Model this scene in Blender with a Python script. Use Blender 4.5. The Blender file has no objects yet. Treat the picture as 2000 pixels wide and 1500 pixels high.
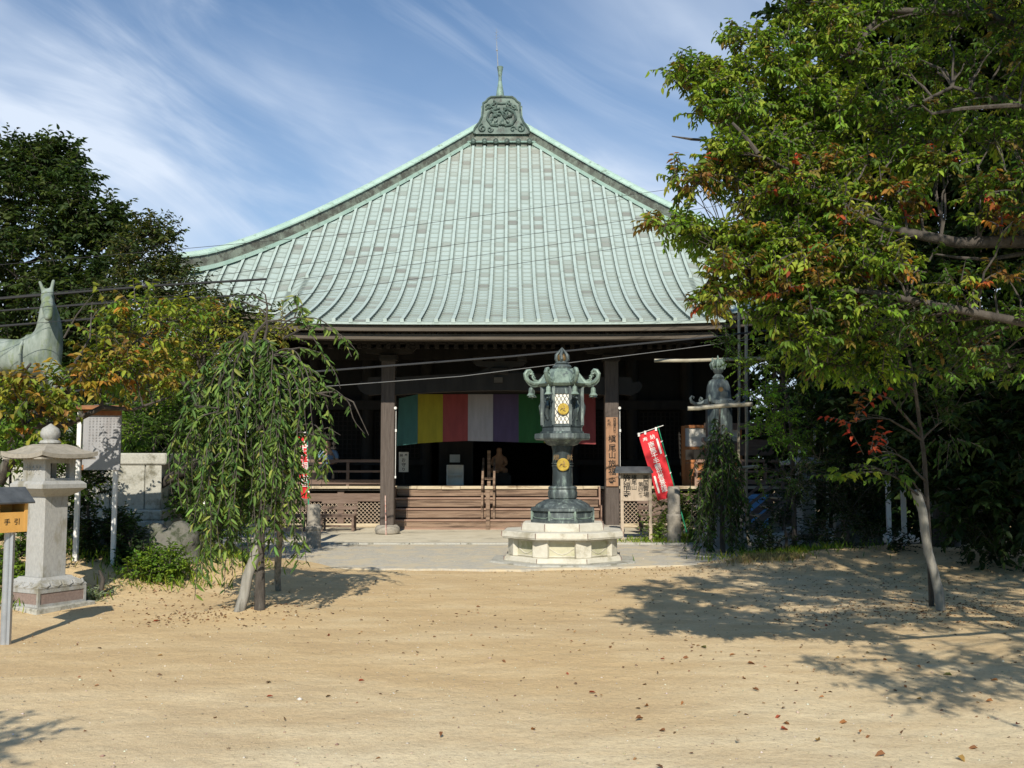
import bpy, math, random
import numpy as np
from mathutils import Vector, Matrix, noise as mnoise
random.seed(7); RNG = np.random.default_rng(7)
PI = math.pi
scene = bpy.context.scene
COL = scene.collection

# ---------------------------------------------------------------- camera
FPX, PITCH, EYE = 1944.0, math.atan(155/1944.0), 1.6
cam_d = bpy.data.cameras.new("camera"); cam_d.sensor_width = 36; cam_d.lens = 36*FPX/2000
cam_d.clip_start = 0.1; cam_d.clip_end = 2000
cam = bpy.data.objects.new("camera", cam_d); COL.objects.link(cam)
cam.location = (0, 0, EYE); cam.rotation_euler = (PI/2+PITCH, 0, 0)
scene.camera = cam
_c, _s = math.cos(PITCH), math.sin(PITCH)
def ray(px, py):
    u = (px-1000)/FPX; v = (750-py)/FPX
    return u, _c-v*_s, _s+v*_c
def P(px, py, D):
    u, y, z = ray(px, py); return (u/y*D, D, EYE+z/y*D)
def G(px, py, z0=0.0):
    u, y, z = ray(px, py); t = (z0-EYE)/z; return (u*t, y*t, z0)

# ---------------------------------------------------------------- light
SUN_EL, SUN_AZ = 35.5, -2.5        # degrees; azimuth to the right of straight behind the camera
world = bpy.data.worlds.new("World"); scene.world = world; world.use_nodes = True
nt = world.node_tree; nt.nodes.clear()
def N(t, **k):
    n = nt.nodes.new(t)
    for a, b in k.items(): setattr(n, a, b)
    return n
out = N('ShaderNodeOutputWorld'); bg = N('ShaderNodeBackground'); bg.inputs[1].default_value = 0.074
sky = N('ShaderNodeTexSky', sky_type='NISHITA'); sky.sun_disc = False
sky.sun_elevation = math.radians(SUN_EL); sky.sun_rotation = math.radians(180-SUN_AZ)
sky.air_density = 1.1; sky.dust_density = 0.4; sky.ozone_density = 1.3; sky.altitude = 300
tc = N('ShaderNodeTexCoord'); sep = N('ShaderNodeSeparateXYZ'); nt.links.new(tc.outputs['Generated'], sep.inputs[0])
def M(op, a, b=None, c=None):
    n = N('ShaderNodeMath', operation=op)
    for i, q in enumerate((a, b, c)):
        if q is None: continue
        if isinstance(q, (int, float)): n.inputs[i].default_value = q
        else: nt.links.new(q, n.inputs[i])
    return n.outputs[0]
ay = M('MAXIMUM', M('ABSOLUTE', sep.outputs[1]), 0.05)
cu = M('DIVIDE', sep.outputs[0], ay); cv = M('DIVIDE', sep.outputs[2], ay)
def cloud(angle, sx, sy, scale, seed, lo, hi, detail=7, rough=0.55, dist=0.6):
    a = math.radians(angle)
    # streak coordinates turned by `angle`, stretched along the wind
    ru = M('ADD', M('MULTIPLY', cu, math.cos(a)*sx), M('MULTIPLY', cv, math.sin(a)*sx))
    rv = M('ADD', M('MULTIPLY', cu, -math.sin(a)*sy), M('MULTIPLY', cv, math.cos(a)*sy))
    cb = N('ShaderNodeCombineXYZ'); nt.links.new(ru, cb.inputs[0]); nt.links.new(rv, cb.inputs[1]); cb.inputs[2].default_value = seed
    no = N('ShaderNodeTexNoise'); no.inputs['Scale'].default_value = scale; no.inputs['Detail'].default_value = detail
    no.inputs['Roughness'].default_value = rough; no.inputs['Distortion'].default_value = dist
    nt.links.new(cb.outputs[0], no.inputs['Vector'])
    mr = N('ShaderNodeMapRange'); mr.interpolation_type = 'SMOOTHSTEP'
    mr.inputs['From Min'].default_value = lo; mr.inputs['From Max'].default_value = hi
    nt.links.new(no.outputs[0], mr.inputs[0]); return mr.outputs[0]
c1 = cloud(-24, 0.8, 2.2, 1.9, 3.3, 0.32, 0.62, 5, 0.5)
c2 = cloud(-30, 1.2, 4.2, 2.4, 9.1, 0.40, 0.74, 8, 0.58, 0.9)
c3 = cloud(-15, 0.7, 1.6, 1.2, 5.7, 0.36, 0.70, 4)
cl = M('MULTIPLY', M('ADD', M('MULTIPLY', c1, 0.85), M('MULTIPLY', c2, 0.6)), M('ADD', M('MULTIPLY', c3, 0.9), 0.22))
lowb = N('ShaderNodeMapRange'); lowb.inputs['From Min'].default_value = 0.62; lowb.inputs['From Max'].default_value = 0.15
lowb.inputs['To Min'].default_value = 0.0; lowb.inputs['To Max'].default_value = 0.38
nt.links.new(cv, lowb.inputs[0])
cl = M('MINIMUM', M('ADD', cl, lowb.outputs[0]), 0.92)
mix = N('ShaderNodeMixRGB'); fy = N('ShaderNodeMapRange'); fy.inputs['From Min'].default_value = -.1; fy.inputs['From Max'].default_value = .25; nt.links.new(sep.outputs[1], fy.inputs[0])
nt.links.new(M('MULTIPLY', cl, fy.outputs[0]), mix.inputs[0])
tint = N('ShaderNodeMixRGB', blend_type='MULTIPLY'); tint.inputs[0].default_value = 1
nt.links.new(sky.outputs[0], tint.inputs[1]); tint.inputs[2].default_value = (0.62, 1.04, 1.36, 1)
nt.links.new(tint.outputs[0], mix.inputs[1]); mix.inputs[2].default_value = (9.8, 11.0, 12.8, 1)
nt.links.new(mix.outputs[0], bg.inputs[0]); nt.links.new(bg.outputs[0], out.inputs[0])

sl_d = bpy.data.lights.new("sun", 'SUN'); sl_d.energy = 5.0; sl_d.angle = math.radians(0.5); sl_d.color = (1.0, 0.93, 0.79)
sun = bpy.data.objects.new("sun", sl_d); COL.objects.link(sun)
_e, _a = math.radians(SUN_EL), math.radians(SUN_AZ)
SUNDIR = Vector((math.sin(_a)*math.cos(_e), -math.cos(_a)*math.cos(_e), math.sin(_e)))   # towards the sun
sun.rotation_euler = SUNDIR.to_track_quat('Z', 'Y').to_euler()
sun.location = (3, -20, 20)
vs = scene.view_settings; vs.view_transform = 'Standard'; vs.look = 'None'; vs.exposure = 0.12; vs.gamma = 1

# ---------------------------------------------------------------- helpers
OFF = {}
def reg(o, loc): OFF[o.name] = Vector(loc)
def thing(name, label, cat, loc=(0, 0, 0), group=None):
    o = bpy.data.objects.new(name, None); COL.objects.link(o); o.location = loc
    o.empty_display_size = 0.2
    o['label'] = label; o['category'] = cat
    if group: o['group'] = group
    reg(o, loc); return o
def tag(o, label=None, cat=None, group=None, kind=None):
    if label: o['label'] = label
    if cat: o['category'] = cat
    if group: o['group'] = group
    if kind: o['kind'] = kind
    return o
def copy_tree(o, parent=None):
    c = o.copy(); COL.objects.link(c)
    if parent: c.parent = parent
    for ch in o.children: copy_tree(ch, c)
    return c
def link_mesh(name, me, mats, parent):
    o = bpy.data.objects.new(name, me); COL.objects.link(o)
    for m in (mats if isinstance(mats, (list, tuple)) else [mats]): me.materials.append(m)
    if parent: o.parent = parent; reg(o, OFF[parent.name])
    else: reg(o, (0, 0, 0))
    return o
class MB:
    def __init__(s): s.v = []; s.f = []; s.m = []; s.sm = []; s.uv = {}
    def add(s, vs, fs, mi=0, smooth=False):
        b = len(s.v); s.v += [tuple(p) for p in vs]
        for f in fs: s.f.append(tuple(b+i for i in f)); s.m.append(mi); s.sm.append(smooth)
        return s
    def box(s, x0, x1, y0, y1, z0, z1, mi=0, bev=0.0, T=None):
        if bev > 0:
            b = min(bev, (x1-x0)/3, (y1-y0)/3, (z1-z0)/3); V = []; F = []; idx = {}
            for i, x in enumerate((x0, x1)):
                for j, y in enumerate((y0, y1)):
                    for k, z in enumerate((z0, z1)):
                        sx, sy, sz = 1-2*i, 1-2*j, 1-2*k
                        for a, q in enumerate(((x, y+sy*b, z+sz*b), (x+sx*b, y, z+sz*b), (x+sx*b, y+sy*b, z))):
                            idx[i, j, k, a] = len(V); V.append(q)
            for i in (0, 1): F.append([idx[i, 0, 0, 0], idx[i, 1, 0, 0], idx[i, 1, 1, 0], idx[i, 0, 1, 0]][::(-1 if i == 0 else 1)])
            for j in (0, 1): F.append([idx[0, j, 0, 1], idx[1, j, 0, 1], idx[1, j, 1, 1], idx[0, j, 1, 1]][::(1 if j == 0 else -1)])
            for k in (0, 1): F.append([idx[0, 0, k, 2], idx[1, 0, k, 2], idx[1, 1, k, 2], idx[0, 1, k, 2]][::(-1 if k == 0 else 1)])
            for i in (0, 1):
                for j in (0, 1): F.append([idx[i, j, 0, 0], idx[i, j, 0, 1], idx[i, j, 1, 1], idx[i, j, 1, 0]])
                for k in (0, 1): F.append([idx[i, 0, k, 0], idx[i, 0, k, 2], idx[i, 1, k, 2], idx[i, 1, k, 0]])
            for j in (0, 1):
                for k in (0, 1): F.append([idx[0, j, k, 1], idx[0, j, k, 2], idx[1, j, k, 2], idx[1, j, k, 1]])
            for i in (0, 1):
                for j in (0, 1):
                    for k in (0, 1): F.append([idx[i, j, k, 0], idx[i, j, k, 1], idx[i, j, k, 2]])
        else:
            V = [(x0, y0, z0), (x1, y0, z0), (x1, y1, z0), (x0, y1, z0), (x0, y0, z1), (x1, y0, z1), (x1, y1, z1), (x0, y1, z1)]
            F = [(0, 3, 2, 1), (4, 5, 6, 7), (0, 1, 5, 4), (1, 2, 6, 5), (2, 3, 7, 6), (3, 0, 4, 7)]
        if T is not None: V = [tuple(T @ Vector(q)) for q in V]
        return s.add(V, F, mi)
    def lathe(s, prof, cx, cy, n=24, rot=0.0, mi=0, smooth=True, sx=1, sy=1, T=None, lobes=0, la=0):
        V = []; F = []
        for r, z in prof:
            for k in range(n):
                a = rot+2*PI*k/n; rr = r*(1+la*abs(math.cos(lobes*a/2)) if lobes else 1)
                V.append((cx+rr*math.cos(a)*sx, cy+rr*math.sin(a)*sy, z))
        for i in range(len(prof)-1):
            for k in range(n):
                k2 = (k+1) % n; F.append((i*n+k, i*n+k2, (i+1)*n+k2, (i+1)*n+k))
        F.append(tuple(range(n-1, -1, -1))); F.append(tuple((len(prof)-1)*n+k for k in range(n)))
        if T is not None: V = [tuple(T @ Vector(q)) for q in V]
        return s.add(V, F, mi, smooth)
    def tube(s, pts, rs, n=8, mi=0, smooth=True, flat=1.0):
        pts = [Vector(p) for p in pts]
        if not isinstance(rs, (list, tuple)): rs = [rs]*len(pts)
        V = []; F = []; prev = None
        for i, p in enumerate(pts):
            t = (pts[min(i+1, len(pts)-1)]-pts[max(i-1, 0)])
            t = t.normalized() if t.length > 1e-9 else Vector((0, 0, 1))
            if prev is None:
                prev = Vector((0, 0, 1)).cross(t)
                if prev.length < 1e-3: prev = Vector((1, 0, 0)).cross(t)
            a = (prev-t*prev.dot(t)); a = a.normalized() if a.length > 1e-6 else t.orthogonal().normalized()
            prev = a; b = t.cross(a)
            for k in range(n):
                an = 2*PI*k/n; V.append(p+(a*math.cos(an)+b*math.sin(an)*flat)*rs[i])
        for i in range(len(pts)-1):
            for k in range(n):
                k2 = (k+1) % n; F.append((i*n+k, i*n+k2, (i+1)*n+k2, (i+1)*n+k))
        F.append(tuple(range(n-1, -1, -1))); F.append(tuple((len(pts)-1)*n+k for k in range(n)))
        return s.add(V, F, mi, smooth)
    def bar(s, p, q, w, h, mi=0, up=(0, 0, 1)):
        p, q = Vector(p), Vector(q); t = (q-p).normalized(); a = Vector(up).cross(t)
        if a.length < 1e-4: a = Vector((1, 0, 0))
        a.normalize(); b = t.cross(a); V = []
        for c in (p, q):
            for i, j in ((-1, -1), (1, -1), (1, 1), (-1, 1)): V.append(c+a*(w/2*i)+b*(h/2*j))
        return s.add(V, [(3, 2, 1, 0), (4, 5, 6, 7), (0, 1, 5, 4), (1, 2, 6, 5), (2, 3, 7, 6), (3, 0, 4, 7)], mi)
    def prism(s, poly, y0, y1, mi=0, axis='y'):       # poly in (x,z) pushed along y
        n = len(poly)
        V = [(x, y0, z) for x, z in poly]+[(x, y1, z) for x, z in poly]
        F = [tuple(range(n)), tuple(range(2*n-1, n-1, -1))]+[(i, n+i, n+(i+1) % n, (i+1) % n) for i in range(n)]
        return s.add(V, F, mi)
    def sphere(s, c, r, n=12, m=8, mi=0, sz=1.0):
        return s.lathe([(max(r*math.sin(PI*i/m), 1e-4), c[2]-r*sz*math.cos(PI*i/m)) for i in range(m+1)], c[0], c[1], n, mi=mi)
    def xf(s, T, start=0):
        s.v[start:] = [tuple(T @ Vector(p)) for p in s.v[start:]]; return s
    def build(s, name, mats, parent=None, origin=None, local=False):
        me = bpy.data.meshes.new(name); off = OFF[parent.name] if (parent and not local) else Vector((0, 0, 0))
        if origin is not None: off = Vector(origin)
        me.from_pydata([tuple(Vector(p)-off) for p in s.v], [], s.f)
        me.polygons.foreach_set('material_index', s.m); me.polygons.foreach_set('use_smooth', s.sm); me.update()
        o = link_mesh(name, me, mats, parent)
        if any(s.sm):
            try: me.set_sharp_from_angle(angle=math.radians(38))
            except Exception: pass
        if origin is not None: o.location = origin; reg(o, origin)
        return o
def fix_normals(o):
    import bmesh
    b = bmesh.new(); b.from_mesh(o.data); bmesh.ops.recalc_face_normals(b, faces=b.faces); b.to_mesh(o.data); b.free(); return o

# ---------------------------------------------------------------- materials
MATS = {}
def mat(name, c1, c2=None, scale=6.0, rough=0.8, bump=0.0, bscale=None, metal=0.0, c3=None, c3amt=0.5, stretch=(1, 1, 1), spec=0.4, detail=6, lohi=(0.35, 0.65), c3scale=None, wear=None):
    m = bpy.data.materials.new(name); m.use_nodes = True; t = m.node_tree; b = t.nodes['Principled BSDF']
    b.inputs['Roughness'].default_value = rough; b.inputs['Metallic'].default_value = metal
    b.inputs['Specular IOR Level'].default_value = spec
    n = t.nodes.new; L = t.links.new
    if c2 is None and not bump:
        b.inputs['Base Color'].default_value = (*c1, 1); MATS[name] = m; return m
    co = n('ShaderNodeTexCoord'); mp = n('ShaderNodeMapping'); mp.inputs['Scale'].default_value = stretch
    L(co.outputs['Object'], mp.inputs[0])
    no = n('ShaderNodeTexNoise'); no.inputs['Scale'].default_value = scale; no.inputs['Detail'].default_value = detail; no.inputs['Roughness'].default_value = 0.62
    L(mp.outputs[0], no.inputs['Vector'])
    mr = n('ShaderNodeMapRange'); mr.inputs['From Min'].default_value = lohi[0]; mr.inputs['From Max'].default_value = lohi[1]; L(no.outputs[0], mr.inputs[0])
    mx = n('ShaderNodeMixRGB'); L(mr.outputs[0], mx.inputs[0]); mx.inputs[1].default_value = (*c1, 1); mx.inputs[2].default_value = (*(c2 or c1), 1)
    outc = mx.outputs[0]
    if c3:
        n3 = n('ShaderNodeTexNoise'); n3.inputs['Scale'].default_value = c3scale or scale*0.4; n3.inputs['Detail'].default_value = 8; n3.inputs['Roughness'].default_value = 0.7
        L(mp.outputs[0], n3.inputs['Vector'])
        r3 = n('ShaderNodeMapRange'); r3.inputs['From Min'].default_value = 0.72-c3amt*0.35; r3.inputs['From Max'].default_value = 0.80-c3amt*0.3; L(n3.outputs[0], r3.inputs[0])
        m3 = n('ShaderNodeMixRGB'); L(r3.outputs[0], m3.inputs[0]); L(outc, m3.inputs[1]); m3.inputs[2].default_value = (*c3, 1); outc = m3.outputs[0]
    L(outc, b.inputs['Base Color'])
    if bump:
        n2 = n('ShaderNodeTexNoise'); n2.inputs['Scale'].default_value = bscale or scale*4; n2.inputs['Detail'].default_value = 8; n2.inputs['Roughness'].default_value = 0.6
        L(mp.outputs[0], n2.inputs['Vector']); bp = n('ShaderNodeBump'); bp.inputs['Strength'].default_value = min(bump, 1); bp.inputs['Distance'].default_value = 0.02*max(bump, 0.3)
        L(n2.outputs[0], bp.inputs['Height']); L(bp.outputs[0], b.inputs['Normal'])
    MATS[name] = m; return m
mat('granite', (0.31, 0.31, 0.30), (0.40, 0.395, 0.38), 60, 0.85, 0.4, 120, c3=(0.24, 0.225, 0.18), c3amt=0.6, c3scale=3.5, stretch=(1, 1, .4))
mat('granite_old', (0.36, 0.35, 0.31), (0.46, 0.45, 0.40), 30, 0.9, 0.5, 70, c3=(0.17, 0.16, 0.12), c3amt=0.55, c3scale=3)
mat('granite_brown', (0.20, 0.145, 0.125), (0.27, 0.20, 0.17), 40, 0.85, 0.3, 90)
mat('roofstone', (0.27, 0.245, 0.205), (0.36, 0.325, 0.275), 20, 0.9, 0.4, 60, c3=(0.2, 0.18, 0.14), c3amt=0.4, c3scale=3)
mat('palestone', (0.52, 0.49, 0.41), (0.61, 0.58, 0.50), 9, 0.85, 0.4, 50, c3=(0.36, 0.33, 0.25), c3amt=0.55, c3scale=2.2)
mat('palestone_panel', (0.44, 0.42, 0.30), (0.56, 0.53, 0.40), 5, 0.9, 0.35, 40, c3=(0.34, 0.34, 0.20), c3amt=0.6, c3scale=2.5)
mat('bronze', (0.045, 0.058, 0.062), (0.125, 0.15, 0.15), 7, 0.5, 0.45, 25, metal=0.25, c3=(0.23, 0.29, 0.26), c3amt=0.48, c3scale=7, stretch=(1.6, 1.6, .35))
mat('bronze_green', (0.12, 0.165, 0.14), (0.25, 0.33, 0.275), 7, 0.5, 0.35, 25, metal=0.15, c3=(0.07, 0.09, 0.09), c3amt=0.6, c3scale=6, stretch=(1, 1, .5))
mat('bronze_dark', (0.03, 0.04, 0.045), (0.075, 0.095, 0.10), 6, 0.45, 0.3, 30, metal=0.3, c3=(0.20, 0.26, 0.24), c3amt=0.5, c3scale=7, stretch=(1.6, 1.6, .35))
mat('gold', (0.62, 0.44, 0.08), (0.42, 0.28, 0.05), 12, 0.35, 0.2, 40, metal=0.5)
mat('old_brass', (0.30, 0.19, 0.08), (0.16, 0.11, 0.06), 9, 0.4, 0.2, 40, metal=0.5)
mat('paper_white', (0.80, 0.78, 0.72), (0.74, 0.70, 0.62), 8, 0.7)
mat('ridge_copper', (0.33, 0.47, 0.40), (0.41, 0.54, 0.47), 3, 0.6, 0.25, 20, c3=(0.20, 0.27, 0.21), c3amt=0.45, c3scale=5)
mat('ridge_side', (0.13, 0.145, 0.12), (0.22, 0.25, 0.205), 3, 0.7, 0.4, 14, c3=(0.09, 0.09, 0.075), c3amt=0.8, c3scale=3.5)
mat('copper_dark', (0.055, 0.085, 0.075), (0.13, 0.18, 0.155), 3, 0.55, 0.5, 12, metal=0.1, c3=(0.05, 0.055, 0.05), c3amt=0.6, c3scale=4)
mat('copper_light', (0.22, 0.33, 0.28), (0.13, 0.19, 0.165), 4, 0.55, 0.4, 14, c3=(0.10, 0.12, 0.10), c3amt=0.5, c3scale=5)
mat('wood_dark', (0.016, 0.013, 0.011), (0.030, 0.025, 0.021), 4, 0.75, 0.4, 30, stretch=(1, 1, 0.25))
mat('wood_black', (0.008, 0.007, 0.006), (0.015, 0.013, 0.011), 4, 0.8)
mat('wood_pillar', (0.070, 0.054, 0.046), (0.112, 0.09, 0.078), 7, 0.75, 0.5, 30, stretch=(4, 4, 0.3), c3=(0.20, 0.16, 0.14), c3amt=0.3, c3scale=3)
mat('wood_grey', (0.085, 0.07, 0.055), (0.12, 0.10, 0.08), 5, 0.85, 0.4, 30, stretch=(0.3, 4, 4), c3=(0.05, 0.04, 0.03), c3amt=0.5)
mat('wood_riser', (0.19, 0.125, 0.085), (0.30, 0.21, 0.15), 5, 0.8, 0.5, 26, stretch=(0.3, 3, 5), c3=(0.10, 0.065, 0.045), c3amt=0.65, c3scale=2.2)
mat('wood_tread', (0.25, 0.155, 0.115), (0.34, 0.225, 0.17), 5, 0.75, 0.4, 26, stretch=(0.3, 3, 3))
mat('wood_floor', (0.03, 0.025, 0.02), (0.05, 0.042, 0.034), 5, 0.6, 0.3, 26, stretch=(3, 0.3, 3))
mat('wood_bleached', (0.46, 0.38, 0.26), (0.60, 0.51, 0.37), 6, 0.8, 0.4, 30, stretch=(0.6, 3, 3), c3=(0.25, 0.18, 0.11), c3amt=0.5)
mat('wood_sign', (0.29, 0.155, 0.085), (0.37, 0.21, 0.12), 5, 0.7, 0.3, 30, stretch=(5, 1, 0.4), c3=(0.30, 0.14, 0.07), c3amt=0.4)
mat('wood_board', (0.40, 0.32, 0.24), (0.50, 0.41, 0.32), 6, 0.8, 0.4, 30, stretch=(5, 1, 0.5), c3=(0.32, 0.20, 0.11), c3amt=0.4)
mat('wood_bench', (0.13, 0.085, 0.065), (0.20, 0.14, 0.11), 6, 0.7, 0.3, 30, stretch=(0.4, 3, 3))
mat('wood_orange', (0.42, 0.155, 0.05), (0.50, 0.20, 0.07), 4, 0.5, 0.2, 20, stretch=(3, 1, 0.4))
mat('wood_honey', (0.58, 0.30, 0.07), (0.68, 0.38, 0.11), 5, 0.55, 0.2, 20, stretch=(1, 1, 0.4))
mat('stake', (0.20, 0.19, 0.165), (0.32, 0.30, 0.265), 6, 0.85, 0.5, 30, stretch=(4, 4, 0.4), c3=(0.11, 0.10, 0.08), c3amt=0.5)
mat('bamboo', (0.28, 0.25, 0.18), (0.40, 0.365, 0.28), 4, 0.5, 0.2, 20, c3=(0.22, 0.19, 0.12), c3amt=0.4)
mat('ink', (0.012, 0.011, 0.010)); mat('white_paint', (0.80, 0.79, 0.76), (0.70, 0.69, 0.66), 6, 0.6, 0.15, 30)
mat('rusty_white', (0.70, 0.69, 0.68), (0.78, 0.77, 0.76), 4, 0.6, 0.3, 30, c3=(0.30, 0.13, 0.05), c3amt=0.35, c3scale=5, stretch=(1.5, 1.5, .5))
mat('sign_metal', (0.27, 0.27, 0.285), (0.34, 0.34, 0.355), 2.5, 0.45, 0.15, 30, c3=(0.22, 0.20, 0.20), c3amt=0.45, c3scale=2, stretch=(2, 1, .6))
mat('rust', (0.34, 0.15, 0.06), (0.22, 0.09, 0.04), 9, 0.85, 0.4, 30)
mat('slate', (0.045, 0.05, 0.056), (0.085, 0.092, 0.10), 8, 0.6, 0.3, 30)
mat('galv', (0.33, 0.35, 0.38), (0.42, 0.44, 0.47), 6, 0.35, 0.1, 30, metal=0.4)
mat('flag_red', (0.72, 0.03, 0.04), (0.62, 0.025, 0.035), 2, 0.75, 0.15, 20)
mat('flag_white', (0.82, 0.80, 0.76)); mat('pole_green', (0.03, 0.28, 0.14), (0.04, 0.36, 0.2), 3, 0.4)
mat('pole_pale', (0.45, 0.48, 0.36), (0.55, 0.55, 0.45), 3, 0.5)
for nm, c in dict(teal=(0.045, 0.14, 0.13), yellow=(0.30, 0.26, 0.02), red=(0.25, 0.05, 0.05), white=(0.33, 0.31, 0.33), purple=(0.07, 0.05, 0.11), green=(0.015, 0.09, 0.025)).items():
    mat('cloth_'+nm, c, tuple(q*0.82 for q in c), 3, 0.85, 0.2, 30, stretch=(3, 1, 0.6))
mat('cable', (0.03, 0.03, 0.032)); mat('cable_grey', (0.03, 0.031, 0.034)); mat('cable_white', (0.16, 0.16, 0.16)); MATS['cable_white'].node_tree.nodes['Principled BSDF'].inputs['Roughness'].default_value = .4
mat('statue', (0.12, 0.155, 0.125), (0.27, 0.31, 0.28), 5, 0.8, 0.5, 26, c3=(0.16, 0.20, 0.10), c3amt=0.6, c3scale=4, stretch=(1.5, 1.5, .5))
mat('bark', (0.048, 0.040, 0.034), (0.095, 0.082, 0.070), 9, 0.9, 0.8, 30, stretch=(2, 2, 0.6), c3=(0.14, 0.135, 0.11), c3amt=0.3)
mat('bark_red', (0.13, 0.08, 0.065), (0.20, 0.13, 0.105), 9, 0.85, 0.6, 30)
mat('rock', (0.11, 0.105, 0.09), (0.24, 0.225, 0.195), 5, 0.9, 0.95, 9, c3=(0.06, 0.07, 0.04), c3amt=0.75, c3scale=5)
mat('skin', (0.48, 0.28, 0.19)); mat('hair', (0.02, 0.017, 0.015)); mat('shirt_blue', (0.20, 0.30, 0.46), (0.17, 0.26, 0.40), 4, 0.85); mat('trousers', (0.04, 0.04, 0.05))
mat('blue_sheet', (0.18, 0.42, 0.80), (0.24, 0.50, 0.85), 2, 0.6); mat('curtain_dark', (0.05, 0.04, 0.035))
mat('asphalt_gravel', (0.42, 0.39, 0.325), (0.56, 0.52, 0.44), 22, 0.95, 0.8, 90, c3=(0.58, 0.50, 0.36), c3amt=0.75, c3scale=2.2)
mat('concrete_pad', (0.56, 0.50, 0.38), (0.66, 0.60, 0.47), 2.5, 0.9, 0.3, 60, c3=(0.42, 0.38, 0.29), c3amt=0.45, c3scale=1.5)
mat('candy', (0.62, 0.48, 0.42), (0.45, 0.18, 0.14), 9, 0.6, stretch=(1, 1, 2))

def sand_mat():
    m = bpy.data.materials.new('sand'); m.use_nodes = True; t = m.node_tree; b = t.nodes['Principled BSDF']; n = t.nodes.new; L = t.links.new
    b.inputs['Roughness'].default_value = 0.95; b.inputs['Specular IOR Level'].default_value = 0.15
    co = n('ShaderNodeTexCoord')
    def nz(s, d=6, r=0.6, st=(1, 1, 1)):
        mp = n('ShaderNodeMapping'); mp.inputs['Scale'].default_value = st; L(co.outputs['Object'], mp.inputs[0])
        q = n('ShaderNodeTexNoise'); q.inputs['Scale'].default_value = s; q.inputs['Detail'].default_value = d; q.inputs['Roughness'].default_value = r; L(mp.outputs[0], q.inputs['Vector']); return q.outputs[0]
    def rng(x, a, c, lo=0, hi=1):
        q = n('ShaderNodeMapRange'); q.inputs['From Min'].default_value = a; q.inputs['From Max'].default_value = c; q.inputs['To Min'].default_value = lo; q.inputs['To Max'].default_value = hi; L(x, q.inputs[0]); return q.outputs[0]
    def mx(f, a, c, bt='MIX'):
        q = n('ShaderNodeMixRGB'); q.blend_type = bt
        (L(f, q.inputs[0]) if not isinstance(f, float) else setattr(q.inputs[0], 'default_value', f))
        for i, w in ((1, a), (2, c)):
            (setattr(q.inputs[i], 'default_value', (*w, 1)) if isinstance(w, tuple) else L(w, q.inputs[i]))
        return q.outputs[0]
    big = nz(0.22, 5, 0.55); mid = nz(1.3, 6, 0.6, (0.6, 1.6, 1)); fine = nz(34, 4, 0.7); grit = nz(110, 3, 0.8)
    # pale gritty sand near the viewer's end of the yard, more orange earth toward the left and the trees
    sx = n('ShaderNodeSeparateXYZ'); L(co.outputs['Object'], sx.inputs[0])
    yy = rng(sx.outputs[1], 4.6, 8.2)
    a = n('ShaderNodeMath'); a.operation = 'ADD'; L(yy, a.inputs[0]); L(rng(big, .3, .7, -.45, .45), a.inputs[1])
    xx = rng(sx.outputs[0], 3.0, -5.0, -0.15, 0.35); a2 = n('ShaderNodeMath'); a2.operation = 'ADD'; a2.use_clamp = True; L(a.outputs[0], a2.inputs[0]); L(xx, a2.inputs[1])
    c = mx(a2.outputs[0], (0.78, 0.675, 0.47), (0.65, 0.475, 0.255))
    c = mx(rng(mid, .40, .68, 0, .6), c, (0.52, 0.37, 0.205))
    c = mx(rng(mid, .52, .30, 0, .35), c, (0.76, 0.63, 0.42))
    c = mx(rng(fine, .46, .75, 0, .45), c, (0.36, 0.25, 0.155))
    c = mx(rng(grit, .60, .72, 0, .6), c, (0.74, 0.68, 0.58))
    c = mx(rng(grit, .40, .30, 0, .65), c, (0.27, 0.19, 0.13))
    L(c, b.inputs['Base Color'])
    bp = n('ShaderNodeBump'); bp.inputs['Strength'].default_value = 0.7; bp.inputs['Distance'].default_value = 0.012
    hh = n('ShaderNodeMath'); hh.operation = 'ADD'; L(fine, hh.inputs[0]); L(grit, hh.inputs[1]); L(hh.outputs[0], bp.inputs['Height'])
    bp2 = n('ShaderNodeBump'); bp2.inputs['Strength'].default_value = 0.6; bp2.inputs['Distance'].default_value = 0.05; L(nz(4, 5, .6), bp2.inputs['Height']); L(bp.outputs[0], bp2.inputs['Normal'])
    L(bp2.outputs[0], b.inputs['Normal']); MATS['sand'] = m
sand_mat()

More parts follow.
